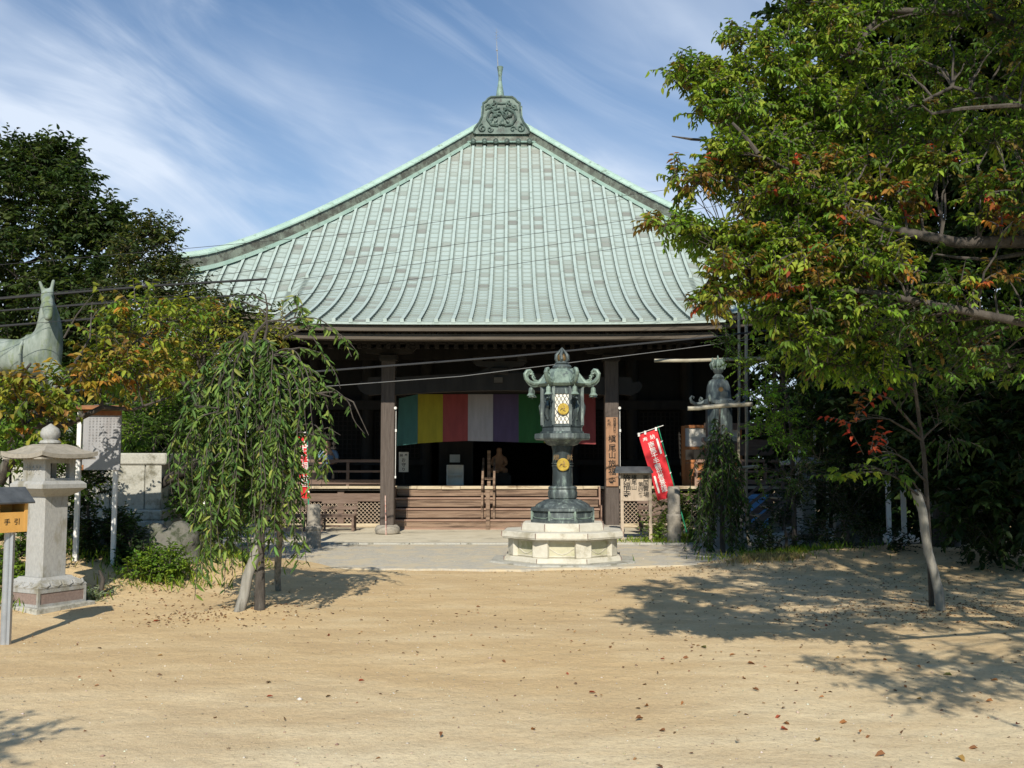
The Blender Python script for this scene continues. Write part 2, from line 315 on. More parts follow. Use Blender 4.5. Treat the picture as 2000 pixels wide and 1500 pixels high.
def roof_mat():
    m = bpy.data.materials.new('copper_tiles'); m.use_nodes = True; t = m.node_tree; b = t.nodes['Principled BSDF']; n = t.nodes.new; L = t.links.new
    b.inputs['Roughness'].default_value = 0.55; b.inputs['Specular IOR Level'].default_value = 0.35
    uv = n('ShaderNodeUVMap'); uv.uv_map = 'tile'; sp = n('ShaderNodeSeparateXYZ'); L(uv.outputs[0], sp.inputs[0])
    def mm(op, a, c=None):
        q = n('ShaderNodeMath'); q.operation = op
        for i, w in enumerate((a, c)):
            if w is None: continue
            (setattr(q.inputs[i], 'default_value', w) if isinstance(w, (int, float)) else L(w, q.inputs[i]))
        return q.outputs[0]
    fu, fv = mm('FLOOR', sp.outputs[0]), mm('FLOOR', sp.outputs[1])
    cb = n('ShaderNodeCombineXYZ'); L(fu, cb.inputs[0]); L(fv, cb.inputs[1])
    wn = n('ShaderNodeTexWhiteNoise'); wn.noise_dimensions = '2D'; L(cb.outputs[0], wn.inputs['Vector'])
    cb2 = n('ShaderNodeCombineXYZ'); L(mm('MULTIPLY', fu, 0.9), cb2.inputs[0]); L(mm('MULTIPLY', fv, 0.55), cb2.inputs[1])
    cn = n('ShaderNodeTexNoise'); cn.inputs['Scale'].default_value = 0.8; cn.inputs['Detail'].default_value = 3; L(cb2.outputs[0], cn.inputs['Vector'])
    v = mm('ADD', mm('MULTIPLY', wn.outputs[0], 0.62), mm('MULTIPLY', cn.outputs[0], 0.55))
    cr = n('ShaderNodeValToRGB'); L(v, cr.inputs[0]); e = cr.color_ramp; e.interpolation = 'LINEAR'
    e.elements[0].position = 0.0; e.elements[0].color = (0.40, 0.475, 0.45, 1); e.elements[1].position = 0.62; e.elements[1].color = (0.355, 0.43, 0.405, 1)
    for p, c in ((0.78, (0.33, 0.39, 0.355)), (0.88, (0.25, 0.265, 0.24)), (0.98, (0.17, 0.165, 0.15))): q = e.elements.new(p); q.color = (*c, 1)
    co = n('ShaderNodeTexCoord'); mp = n('ShaderNodeMapping'); mp.inputs['Scale'].default_value = (1.2, 4, 4); L(co.outputs['Object'], mp.inputs[0])
    no = n('ShaderNodeTexNoise'); no.inputs['Scale'].default_value = 2.2; no.inputs['Detail'].default_value = 8; no.inputs['Roughness'].default_value = .7; L(mp.outputs[0], no.inputs['Vector'])
    r = n('ShaderNodeMapRange'); r.inputs['From Min'].default_value = .5; r.inputs['From Max'].default_value = .75; r.inputs['To Max'].default_value = .6; L(no.outputs[0], r.inputs[0])
    mx = n('ShaderNodeMixRGB'); L(r.outputs[0], mx.inputs[0]); L(cr.outputs[0], mx.inputs[1]); mx.inputs[2].default_value = (0.27, 0.31, 0.275, 1)
    # dirt line at each lap
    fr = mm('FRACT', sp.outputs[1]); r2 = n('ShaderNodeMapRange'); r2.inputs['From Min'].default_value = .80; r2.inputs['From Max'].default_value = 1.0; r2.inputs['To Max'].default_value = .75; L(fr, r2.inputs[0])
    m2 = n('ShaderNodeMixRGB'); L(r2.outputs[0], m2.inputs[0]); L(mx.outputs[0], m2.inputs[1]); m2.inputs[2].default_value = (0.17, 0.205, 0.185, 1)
    fe = mm('ABSOLUTE', mm('SUBTRACT', mm('FRACT', sp.outputs[0]), 0.5)); re_ = n('ShaderNodeMapRange'); re_.inputs['From Min'].default_value = .17; re_.inputs['From Max'].default_value = .30; re_.inputs['To Max'].default_value = .75; L(fe, re_.inputs[0])  # panel edges beside the ribs painted dark, standing in for rib shadow lines
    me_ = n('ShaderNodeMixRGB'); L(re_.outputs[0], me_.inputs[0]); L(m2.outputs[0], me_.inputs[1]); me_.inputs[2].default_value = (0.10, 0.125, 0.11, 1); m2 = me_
    # brown water stains below the apex cap
    st = n('ShaderNodeMapRange'); st.inputs['From Min'].default_value = 9.6; st.inputs['From Max'].default_value = 11.4; st.inputs['To Max'].default_value = .5
    sz = n('ShaderNodeSeparateXYZ'); L(co.outputs['Object'], sz.inputs[0]); L(sz.outputs[2], st.inputs[0])
    m3 = n('ShaderNodeMixRGB'); L(mm('MULTIPLY', st.outputs[0], no.outputs[0]), m3.inputs[0]); L(m2.outputs[0], m3.inputs[1]); m3.inputs[2].default_value = (0.33, 0.27, 0.20, 1)
    L(m3.outputs[0], b.inputs['Base Color'])
    bp = n('ShaderNodeBump'); bp.inputs['Strength'].default_value = .25; bp.inputs['Distance'].default_value = .02; L(no.outputs[0], bp.inputs['Height']); L(bp.outputs[0], b.inputs['Normal'])
    MATS['copper_tiles'] = m
    mat('copper_rib', (0.40, 0.475, 0.45), (0.35, 0.43, 0.40), 5, 0.55, 0.2, 20, c3=(0.25, 0.31, 0.27), c3amt=0.45, c3scale=4)
roof_mat()

def leaf_mat(name, trans=0.35, rough=0.45):
    m = bpy.data.materials.new(name); m.use_nodes = True; t = m.node_tree; t.nodes.clear(); n = t.nodes.new; L = t.links.new
    o = n('ShaderNodeOutputMaterial'); at = n('ShaderNodeAttribute'); at.attribute_name = 'Col'
    b = n('ShaderNodeBsdfPrincipled'); b.inputs['Roughness'].default_value = rough; b.inputs['Specular IOR Level'].default_value = .2
    L(at.outputs[0], b.inputs['Base Color'])
    tr = n('ShaderNodeBsdfTranslucent'); g = n('ShaderNodeMixRGB'); g.blend_type = 'MULTIPLY'; g.inputs[0].default_value = 1; L(at.outputs[0], g.inputs[1]); g.inputs[2].default_value = (1.5, 1.6, .7, 1); L(g.outputs[0], tr.inputs[0])
    s = n('ShaderNodeMixShader'); s.inputs[0].default_value = trans; L(b.outputs[0], s.inputs[1]); L(tr.outputs[0], s.inputs[2]); L(s.outputs[0], o.inputs[0]); MATS[name] = m
leaf_mat('leaf', .33, .6); leaf_mat('leaf_glossy', 0.2, 0.5); leaf_mat('dry_leaf', 0.1, 0.7)

# ---------------------------------------------------------------- foliage machinery
def nrm(a): return a/np.maximum(np.linalg.norm(a, axis=1, keepdims=True), 1e-9)
def leaves_mesh(name, pos, d, up, ln, wd, col, parent, material, fold=0.25, droop=0.25):
    n = len(pos); d = nrm(d); side = nrm(np.cross(d, up)); nn = np.cross(side, d)
    ln = ln[:, None]; wd = wd[:, None]
    p0 = pos; tip = pos+d*ln-nn*ln*droop
    a1 = pos+d*ln*.30+side*wd*.46+nn*wd*fold; a2 = pos+d*ln*.66+side*wd*.38+nn*wd*fold-nn*ln*droop*.45
    b1 = pos+d*ln*.30-side*wd*.46+nn*wd*fold; b2 = pos+d*ln*.66-side*wd*.38+nn*wd*fold-nn*ln*droop*.45
    V = np.stack([p0, a1, a2, tip, b2, b1], 1).reshape(-1, 3)
    base = (np.arange(n)*6)[:, None]
    F = np.concatenate([base+np.array([[0, 1, 2, 3]]), base+np.array([[0, 3, 4, 5]])], 1).reshape(-1)
    off = np.array(OFF[parent.name]) if parent else 0
    me = bpy.data.meshes.new(name); me.vertices.add(len(V)); me.vertices.foreach_set('co', (V-off).astype(np.float32).ravel())
    me.loops.add(len(F)); me.loops.foreach_set('vertex_index', F.astype(np.int32)); nf = len(F)//4
    me.polygons.add(nf); me.polygons.foreach_set('loop_start', np.arange(nf, dtype=np.int32)*4); me.polygons.foreach_set('loop_total', np.full(nf, 4, dtype=np.int32))
    me.update(calc_edges=True)
    ca = me.color_attributes.new('Col', 'FLOAT_COLOR', 'POINT')
    cc = np.ones((len(V), 4), np.float32); cc[:, :3] = np.repeat(col, 6, 0); ca.data.foreach_set('color', cc.ravel())
    return link_mesh(name, me, material, parent)
def twigs_mb(mb, starts, ends, r0, r1, bend):
    for a, b, c in zip(starts, ends, bend): mb.tube([a, (a+b)/2+c, b], [r0, (r0+r1)/2, r1], n=3, smooth=False)
def palette(n, cols, w=None, jit=0.18):
    cols = np.array(cols); k = RNG.choice(len(cols), n, p=(np.array(w)/sum(w) if w else None))
    c = cols[k]*(1+RNG.normal(0, jit, (n, 1)))*(1+RNG.normal(0, .06, (n, 3))); return np.clip(c, .004, .9)
def crown(root, clusters, leaf=(.08, .04), spray=(.5, 9), material='leaf', droop=.25, hang=.25, shell=.55, twig=True, cname='crown', flat=0.0):
    """clusters: (x,y,z, rx,ry,rz, n_sprays, cols, weights).  Returns twig MB"""
    PP, DD, UU, LL, WW, CC = [], [], [], [], [], []; mb = MB()
    for (cx, cy, cz, rx, ry, rz, ns, cols, w) in clusters:
        q = nrm(RNG.normal(size=(ns, 3))); rad = RNG.random(ns)**shell
        c = np.array([cx, cy, cz])+q*rad[:, None]*np.array([rx, ry, rz])
        # lumpy: pull sprays toward random sub-centres so gaps open up
        ksub = max(3, ns//16); sc = np.array([cx, cy, cz])+nrm(RNG.normal(size=(ksub, 3)))*np.array([rx, ry, rz])*RNG.uniform(.45, 1.0, (ksub, 1))
        dd = ((c[:, None, :]-sc[None])**2).sum(2); near = sc[dd.argmin(1)]; c = c*.55+near*.45
        outw = nrm((c-np.array([cx, cy, cz-.3*rz]))/np.array([rx, ry, rz])); d = nrm(outw*.8+RNG.normal(size=(ns, 3))*.55+np.array([0, 0, .05-flat]))
        L = spray[0]*RNG.uniform(.6, 1.25, ns); e = c+d*L[:, None]; bend = np.zeros((ns, 3)); bend[:, 2] = L*.06
        if twig: twigs_mb(mb, c, e, .006, .002, bend)
        m = spray[1]; t = np.tile(np.linspace(.08, 1.0, m), ns)+RNG.normal(0, .03, ns*m); idx = np.repeat(np.arange(ns), m)
        p = c[idx]+(e-c)[idx]*t[:, None]; p[:, 2] += (L[idx]*.24)*(t*(1-t))
        sgn = np.where(np.tile(np.arange(m), ns) % 2 == 0, 1, -1)[:, None]
        dv = d[idx]; sd = nrm(np.cross(dv, np.array([[0, 0, 1.0]])+RNG.normal(0, .15, (len(dv), 3))))
        ld = nrm(dv*.55+sd*sgn*.8+RNG.normal(0, .28, (len(dv), 3))-np.array([0, 0, hang])); up = nrm(np.array([[0, 0, 1.0]])+RNG.normal(0, .38, (len(dv), 3)))
        s = RNG.uniform(.65, 1.25, len(dv))
        PP.append(p); DD.append(ld); UU.append(up); LL.append(leaf[0]*s); WW.append(leaf[1]*s)
        sc_ = palette(ns, cols, w, .12); CC.append(np.clip(sc_[idx]*(1+RNG.normal(0, .15, (len(dv), 1)))*.75+palette(len(dv), cols, w)*.25, .004, .9))
    leaves_mesh(cname, np.concatenate(PP), np.concatenate(DD), np.concatenate(UU), np.concatenate(LL), np.concatenate(WW), np.concatenate(CC), root, MATS[material], droop=droop)
    return mb
def limb_pts(a, b, sag=0.1, wig=0.08, n=6):
    a, b = Vector(a), Vector(b); L = (b-a).length; pts = []
    for i in range(n+1):
        t = i/n; p = a.lerp(b, t); w = math.sin(PI*t)
        pts.append(p+Vector((random.uniform(-1, 1)*wig*L*w*.4, random.uniform(-1, 1)*wig*L*w*.4, sag*L*w)))
    return pts
def connect(mb, nodes, clusters, r=.04, kmin=5):
    """branch from the nearest trunk/limb node (lower or level) to every cluster"""
    for cl in clusters:
        c = Vector(cl[:3]); best = min(nodes, key=lambda q: (Vector(q[:3])-c).length+max(0, q[2]-c.z+.2)*2.0)
        rr = min(best[3]*.7, r)
        pts = limb_pts(best[:3], c, .12, .12); mb.tube(pts, [rr*(1-.75*i/(len(pts)-1)) for i in range(len(pts))], n=6)
        for k in range(kmin):
            q = c+Vector((random.uniform(-.8, .8)*cl[3], random.uniform(-.8, .8)*cl[4], random.uniform(-.7, .8)*cl[5]))
            s = pts[random.choice((3, 4, 5, 6))]; mb.tube(limb_pts(s, q, .08, .15, 4), [rr*.32, rr*.26, rr*.2, rr*.14, rr*.08], n=4)
def densify(nodes):
    o = []
    for a, b in zip(nodes[:-1], nodes[1:]):
        for i in range(4): t = i/4; o.append(tuple(a[k]*(1-t)+b[k]*t for k in range(4)))
    return o+[nodes[-1]]
def trunk_tube(mb, nodes, n=10): mb.tube([q[:3] for q in nodes], [q[3] for q in nodes], n=n)

# writing: Blender's own font turned to mesh
def glyphs(mb, items, T, mi=0, depth=.004, bold=0.0):
    """items: (char, x, z, size) on a plane: local x right, local y up, local z out"""
    for ch, x, y, s in items:
        cu_ = bpy.data.curves.new('t', 'FONT'); cu_.body = ch; cu_.size = s; cu_.extrude = depth; cu_.offset = bold*s; cu_.align_x = 'CENTER'; cu_.align_y = 'CENTER'; cu_.resolution_u = 2
        ob = bpy.data.objects.new('t', cu_); COL.objects.link(ob)
        me = bpy.data.meshes.new_from_object(ob)
        if len(me.vertices):
            vs_ = [v.co.copy() for v in me.vertices]
            cx_ = (min(v.x for v in vs_)+max(v.x for v in vs_))/2; cy_ = (min(v.y for v in vs_)+max(v.y for v in vs_))/2
            mb.add([T @ Vector((v.x-cx_+x, v.y-cy_+y, v.z)) for v in vs_], [tuple(p.vertices) for p in me.polygons], mi)
        bpy.data.objects.remove(ob); bpy.data.curves.remove(cu_); bpy.data.meshes.remove(me)
# ================================================================= GROUND
def mounds(x, y):
    z = 0.0
    for (mx_, my_, r, h) in ((-2.7, 10.75, .55, .09), (4.5, 10.9, .7, .08), (-5.6, 14.3, 1.9, .34), (-8.2, 13.5, 2.6, .5), (-3.9, 13.8, .9, .12), (3.6, 15.6, .6, .09), (5.2, 15.9, 1.0, .12), (7.5, 16, 2.5, .3)):
        q = ((x-mx_)**2+(y-my_)**2)/(r*r)
        if q < 9: z += h*math.exp(-q)
    return z
def gz(x, y):
    w = max(0, min(1, (15.2-y)/1.5)) if abs(x) < 4 else 1
    return (mnoise.noise(Vector((x*.6, y*.6, 0)))*.022+mnoise.noise(Vector((x*2.3, y*2.3, 4)))*.009+mnoise.noise(Vector((x*5.5, y*5.5, 9)))*.005)*w*(1 if 3 < y < 20 else .3) - .01 + mounds(x, y)
def axis_pts(lo, hi, flo, fhi, st):
    a = list(np.arange(flo, fhi+1e-6, st)); x = fhi; s = st
    while x < hi: s *= 1.35; x += s; a.append(min(x, hi))
    x = flo; s = st
    while x > lo: s *= 1.35; x -= s; a.insert(0, max(x, lo))
    return a
xs = axis_pts(-400, 400, -9, 9, .13); ys = axis_pts(-60, 600, 4, 18, .13)
g = MB(); nx = len(xs)
g.add([(x, y, gz(x, y)) for y in ys for x in xs], [(j*nx+i, j*nx+i+1, (j+1)*nx+i+1, (j+1)*nx+i) for j in range(len(ys)-1) for i in range(nx-1)], 0, True)
ground = tag(g.build('ground', MATS['sand']), kind='structure')
# grey gravel strip and the pale concrete apron in front of the hall
def sheet(name, poly, z, m, step=.35, jag=.0):
    b = MB(); n = []
    for (x0, y0), (x1, y1) in zip(poly, poly[1:]+poly[:1]):
        k = max(1, int(math.hypot(x1-x0, y1-y0)/step))
        for i in range(k):
            t = i/k; n.append((x0+(x1-x0)*t+random.uniform(-jag, jag), y0+(y1-y0)*t+random.uniform(-jag, jag)))
    m_ = len(n); b.add([(x, y, z) for x, y in n]+[(x, y, z-.14) for x, y in n], [tuple(range(m_))]+[(i, m_+i, m_+(i+1) % m_, (i+1) % m_) for i in range(m_)])
    o = fix_normals(b.build(name, m)); return tag(o, kind='structure')
sheet('gravel_path', [(-3.6, 15.25), (0.2, 15.05), (2.6, 15.7), (5.6, 15.9), (9, 16.4), (9, 19.9), (-5.2, 19.9), (-4.6, 17.6)], .022, MATS['asphalt_gravel'], .3, .06)
sheet('paving', [(-9, 19.75), (9, 19.75), (9, 24.6), (-9, 24.6)], .034, MATS['concrete_pad'], 20)
kb = MB()
for i in range(18):
    x0 = -9+i*1.0; kb.box(x0+.004, x0+.996, 19.6, 19.747, -.1, .05, bev=.008)
tag(kb.build('kerb', MATS['granite_old']), kind='structure')

# ================================================================= TEMPLE HALL
AX, AY, HW, S = -0.33, 31.7, 8.3, 0.351
hall = thing('temple_hall', 'large wooden temple hall with a green copper pyramid roof and broad entrance steps', 'temple', (AX, AY, 0))
_pf = np.polyfit([0, 1.3, 2.08, 3.38, 4.6, 5.2, 5.75, 6.3, 7.0, 7.73, 8.3], [12.65, 11.45, 10.66, 9.45, 8.38, 7.86, 7.38, 6.90, 6.28, 5.62, 5.13], 4)
def zm(d): return float(np.polyval(_pf, d))
def lift(x): return .85*(min(abs(x), HW)/HW)**6
YK0, YK1 = 20.3, 25.6
_m1 = (zm(AY-YK1-.05)-zm(AY-YK1+.05))/.1
def zk(y):
    t = (y-YK0)/(YK1-YK0); h = YK1-YK0; z0, z1, m0, m1 = 4.49, zm(AY-YK1), .30*h, _m1*h
    return (2*t**3-3*t**2+1)*z0+(t**3-2*t**2+t)*m0+(-2*t**3+3*t**2)*z1+(t**3-t**2)*m1
def sst(a, b, x): t = max(0, min(1, (x-a)/(b-a))); return t*t*(3-2*t)
KW = 4.68
def zroof(x, y, ko=True):
    z = zm(AY-y)+lift(x)
    if ko and y < YK1:
        w = 1-sst(4.62, 5.3, abs(x))
        if y < AY-HW: w = 1
        z = z*(1-w)+(zk(y)+.05*(min(abs(x), KW)/KW)**4)*w
    return z
def drows(ymax_d, ko):
    rows = [1.25]; 
    while rows[-1] < ymax_d-.05:
        d = rows[-1]; x = 0; y0 = AY-d; e = .01; sl = abs(zroof(0, y0, ko)-zroof(0, y0-e, ko))/e
        rows.append(d+.25/math.sqrt(1+sl*sl))
    rows[-1] = ymax_d
    if ymax_d > HW+.1:
        k = min(range(len(rows)), key=lambda i: abs(rows[i]-HW)); rows[k] = HW
    return rows
def roof_mesh(ko, rot):
    b = MB(); uvs = []
    xc = [(-24+i+.0)*S for i in range(49)]; xc = [-HW]+[x+S*.5 for x in xc if abs(x+S*.5) < HW-.05]+[HW]
    rows = drows(AY-YK0 if ko else HW, ko)
    ci = 0
    def pt(x, d, dz):
        return (x, -d, zroof(x, AY-d, ko)+dz)
    R = Matrix.Rotation(rot, 4, 'Z')
    for r in range(len(rows)-1):
        d0, d1 = rows[r], rows[r+1]
        if ko and d0 < HW < d1 and d1-HW > .02: segs = [(d0, HW, False), (HW, d1, True)]
        else: segs = [(d0, d1, d0 >= HW-1e-4)]
        for (a0, a1, inko) in segs:
            xl = [-KW]+[x for x in xc if abs(x) < KW-.03]+[KW] if inko else xc
            for x0, x1 in zip(xl[:-1], xl[1:]):
                if not inko:
                    q00, q01 = max(-a0, min(a0, x0)), max(-a0, min(a0, x1)); q10, q11 = max(-a1, min(a1, x0)), max(-a1, min(a1, x1))
                    if q11-q10 < 1e-4: continue
                else: q00, q01, q10, q11 = x0, x1, x0, x1
                ta, tb = (a0-d0)/(d1-d0), (a1-d0)/(d1-d0)
                jz = random.uniform(-.002, .004)
                V = [pt(q00, a0, .002+.018*ta), pt(q01, a0, .002+.018*ta), pt(q11, a1, .002+.018*tb+jz), pt(q10, a1, .002+.018*tb+jz)]
                n_ = len(b.v); b.add([tuple(R @ Vector(v)) for v in V], [(3, 2, 1, 0)] if q01-q00 > 1e-4 else [(3, 2, 0)])
                u = round((x0+x1)/2/S+100, 2); uv = [(math.floor(u)+.1, r+ta*.98+.01), (math.floor(u)+.9, r+ta*.98+.01), (math.floor(u)+.9, r+tb*.98), (math.floor(u)+.1, r+tb*.98)]
                uvs += ([uv[3], uv[2], uv[1], uv[0]] if q01-q00 > 1e-4 else [uv[3], uv[2], uv[0]])
                # small lap riser at the lower edge
                W = [V[3], V[2], (V[2][0], V[2][1], V[2][2]-.022), (V[3][0], V[3][1], V[3][2]-.022)]
                b.add([tuple(R @ Vector(v)) for v in W], [(0, 3, 2, 1)]); uvs += [(math.floor(u)+.5, r+.98)]*4
    b.v = [(x+AX, y+AY, z) for x, y, z in b.v]
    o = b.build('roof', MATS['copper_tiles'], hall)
    uvl = o.data.uv_layers.new(name='tile'); uvl.data.foreach_set('uv', np.array(uvs, np.float32).ravel())
    return o
def ribs(ko, rot, parent):
    b = MB(); R = Matrix.Rotation(rot, 4, 'Z')
    for i in range(-24, 24):
        x = (i+.5)*S
        if abs(x) > HW-.2: continue
        dend = HW
        if ko:
            if abs(x) < KW-.1: dend = AY-YK0
            elif abs(x) < 5.2: dend = 7.35+(.35 if abs(x) > 5 else 0)
        d = max(1.30, abs(x)+.12); ds = [d]
        while ds[-1] < dend: ds.append(min(dend, ds[-1]+.33))
        if len(ds) < 2: continue
        V = []; w, h = .036, .075
        for q in ds:
            dd = q+(.03 if q == dend else 0); z = zroof(x, AY-min(q, dend), ko)
            for sx_, sz_ in ((-w*1.15, -.01), (-w, h), (w, h), (w*1.15, -.01)): V.append(tuple(R @ Vector((x+sx_, -dd, z+sz_))))
        F = []
        for k in range(len(ds)-1):
            F.append((k*4+1, (k+1)*4+1, (k+1)*4+2, k*4+2))
        F.append((len(V)-4, len(V)-3, len(V)-2, len(V)-1)); F.append((3, 2, 1, 0)); b.add(V, F)
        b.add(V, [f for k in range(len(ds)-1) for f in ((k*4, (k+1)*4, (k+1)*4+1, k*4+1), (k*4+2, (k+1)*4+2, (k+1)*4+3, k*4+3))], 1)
        q = R @ Vector((x, -dend-.035, 0)); z = zroof(x, AY-dend, ko)
    b.v = [(x+AX, y+AY, z) for x, y, z in b.v]
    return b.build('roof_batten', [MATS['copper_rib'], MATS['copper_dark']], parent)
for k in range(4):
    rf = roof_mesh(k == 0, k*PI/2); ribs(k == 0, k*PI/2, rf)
# hip ridges
def sweep(b, pts, sides, prof, mi=0, closed=True, smooth=False):
    V = []; F = []; n = len(prof)
    for p, sd in zip(pts, sides):
        for a, h in prof: V.append((p[0]+sd[0]*a, p[1]+sd[1]*a, p[2]+h))
    for i in range(len(pts)-1):
        for k in range(n if closed else n-1): F.append((i*n+k, i*n+(k+1) % n, (i+1)*n+(k+1) % n, (i+1)*n+k))
    F.append(tuple(range(n-1, -1, -1))); F.append(tuple((len(pts)-1)*n+k for k in range(n))); b.add(V, F, mi, smooth)
for sx_, sy_ in ((-1, -1), (1, -1), (1, 1), (-1, 1)):
    b = MB(); side = (-sy_/1.4142*1.0, sx_/1.4142*1.0)
    for (d0, d1, hs) in ((.75, 7.80, 1.0), (7.80, 8.42, .55)):
        ds = np.linspace(d0, d1, 44 if hs == 1 else 8); pts = []
        for i, d in enumerate(ds):
            zz = zm(min(d, HW))+.85*(min(d, 8.5)/HW)**6+(.12*max(0, (d-7.0))**2 if hs == 1 else .0)
            if d > HW: zz += .02
            pts.append((AX+sx_*d, AY+sy_*d, zz))
        sd = [side]*len(pts)
        sweep(b, pts, sd, [(-.20, -.06), (-.20, .05*hs), (.20, .05*hs), (.20, -.06)], 0)
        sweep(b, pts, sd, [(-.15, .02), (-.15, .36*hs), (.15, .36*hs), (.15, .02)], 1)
        sweep(b, pts, sd, [(-.19, .33*hs), (-.19, .37*hs), (-.12, .45*hs), (0, .48*hs), (.12, .45*hs), (.19, .37*hs), (.19, .33*hs)], 0)
        if hs == 1:      # seams of the ridge sheets
            for i in range(1, 43):
                p = pts[i]; q = pts[i-1]; dv = [(p[j]-q[j])*.10 for j in range(3)]
                sweep(b, [p, tuple(p[j]+dv[j] for j in range(3))], [side]*2, [(-.198, .325), (-.198, .373), (-.124, .458), (0, .488), (.124, .458), (.198, .373), (.198, .325)], 0)
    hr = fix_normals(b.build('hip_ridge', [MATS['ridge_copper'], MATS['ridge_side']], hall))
    # curled end ornament
    e = MB(); d = 7.84; z = zm(d)+.85*(d/HW)**6; c = Vector((AX+sx_*d, AY+sy_*d, z+.12)); dr = Vector((sx_, sy_, 0)).normalized(); sv = Vector((side[0], side[1], 0))
    for ss in (-1, 1):
        pts = []
        for i in range(13):
            a = i/12*PI*1.6; r = .17*(1-i/18); pts.append(c+sv*ss*(.10+r*math.sin(a)*.9)+Vector((0, 0, r*(1-math.cos(a))))+dr*.06)
        e.tube(pts, [.06-.003*i for i in range(13)], 6)
    e.tube([c+dr*.02-Vector((0, 0, .1)), c+dr*.04+Vector((0, 0, .18)), c+dr*.12+Vector((0, 0, .34)), c+dr*.26+Vector((0, 0, .42))], [.13, .12, .07, .03], 8)
    e.build('ridge_end', MATS['copper_dark'], hr)
# apex cap: tiled collar, carved drum, bottle finial, lightning rod
b = MB(); Y0 = AY-1.30
def sq_ring(b, half0, z0, half1, z1, mi=0):
    V = [(AX+sx_*h, AY+sy_*h, z) for h, z in ((half0, z0), (half1, z1)) for sx_, sy_ in ((-1, -1), (1, -1), (1, 1), (-1, 1))]
    b.add(V, [(k, (k+1) % 4, 4+(k+1) % 4, 4+k) for k in range(4)]+[(3, 2, 1, 0), (4, 5, 6, 7)], mi)
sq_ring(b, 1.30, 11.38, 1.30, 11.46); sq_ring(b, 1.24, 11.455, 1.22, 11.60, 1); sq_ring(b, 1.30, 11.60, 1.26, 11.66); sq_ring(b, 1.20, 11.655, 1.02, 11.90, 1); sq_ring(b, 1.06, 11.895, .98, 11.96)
col_ = b.build('ridge_collar', [MATS['copper_light'], MATS['ridge_side']], hall)
for i in range(-2, 4):
    b = MB(); x = AX+(i-.5)*S
    T = Matrix.Translation((x, AY-1.33, 11.63)) @ Matrix.Rotation(PI/2, 4, 'X')
    b.lathe([(.075, -.05), (.085, .02), (.07, .035), (.055, .02), (.03, .035)], 0, 0, 14, T=T)
    b.build('end_tile', MATS['copper_dark'], col_)
b = MB()
prof = [(1.02, 11.95), (.90, 12.05), (.74, 12.3), (.67, 12.6), (.65, 12.95), (.66, 13.0)]
V = []; F = []
for h, z in prof: V += [(AX+a*h, AY+c*h, z) for a, c in ((-1, -1), (1, -1), (1, 1), (-1, 1))]
for i in range(len(prof)-1): F += [(i*4+k, i*4+(k+1) % 4, (i+1)*4+(k+1) % 4, (i+1)*4+k) for k in range(4)]
F.append((20, 21, 22, 23)); b.add(V, F); drum = b.build('apex_drum', MATS['copper_light'], hall)
b = MB(); yf = AY-1.12
half = [(.0, 11.93), (.86, 11.93), (.93, 11.98), (.86, 12.12), (.72, 12.3), (.63, 12.5), (.60, 12.75), (.60, 12.92), (.50, 12.98), (.44, 13.06), (.34, 13.12), (0, 13.13)]
poly = [(AX+x, z) for x, z in half]+[(AX-x, z) for x, z in half[::-1][1:-1]]
b.prism(poly, yf, AY-.5)
rim = [(AX+x*.97, yf-.01, z) for x, z in half[1:]]; b.tube(rim, .035, 6); b.tube([(2*AX-x, y, z) for x, y, z in rim], .035, 6)
def spiral(cx, cz, r, turns, a0, sg, y, w=.03):
    pts = []; n = 18
    for i in range(n+1): t = i/n; a = a0+sg*t*turns*2*PI; q = r*(1-.85*t); pts.append((cx+q*math.cos(a), y-.02*t, cz+q*math.sin(a)))
    b.tube(pts, [w*(1-.4*i/n) for i in range(n+1)], 6)
for sg in (-1, 1):
    spiral(AX+sg*.26, 12.86, .13, 1.3, PI/2, sg, yf-.02); spiral(AX+sg*.40, 12.80, .10, 1.2, PI, sg, yf-.02, .025)
    spiral(AX+sg*.60, 12.12, .14, 1.4, PI/2 if sg > 0 else PI/2, -sg, yf-.02); spiral(AX+sg*.36, 12.08, .10, 1.2, 0, sg, yf-.02, .022)
    b.tube([(AX+sg*.10, yf-.02, 12.18), (AX+sg*.32, yf-.03, 12.22), (AX+sg*.45, yf-.03, 12.42), (AX+sg*.40, yf-.03, 12.62), (AX+sg*.22, yf-.03, 12.72), (AX+sg*.05, yf-.02, 12.76)], [.03, .04, .045, .045, .04, .03], 6)
    b.tube([(AX+sg*.5, yf-.01, 12.7), (AX+sg*.42, yf-.03, 12.78), (AX+sg*.2, yf-.03, 12.92), (AX, yf-.02, 12.90)], .025, 6)
for i in range(16):      # the writhing relief in the middle
    a = i*2.4; r = .07+.20*((i*7) % 10)/10; cx, cz = AX+r*math.cos(a)*1.15, 12.45+r*math.sin(a)*.85
    pts = [(cx, yf-.02, cz)]
    for k in range(5): a += random.uniform(-.9, 1.1); cx += .055*math.cos(a); cz += .05*math.sin(a); pts.append((max(AX-.33, min(AX+.33, cx)), yf-.03-.02*(k % 2), max(12.22, min(12.7, cz))))
    b.tube(pts, [.04, .04, .035, .03, .025, .015], 6)
b.build('relief_panel', MATS['copper_dark'], drum)
b = MB(); b.lathe([(.17, 13.0), (.165, 13.1), (.155, 13.3), (.15, 13.45), (.115, 13.72), (.075, 13.95), (.055, 14.1), (.055, 14.22), (.075, 14.38), (.105, 14.55), (.09, 14.56)], AX-.06, AY, 20)
b.lathe([(.20, 12.98), (.20, 13.04), (.17, 13.06)], AX-.06, AY, 20)
fin = b.build('bottle_finial', MATS['copper_light'], hall)
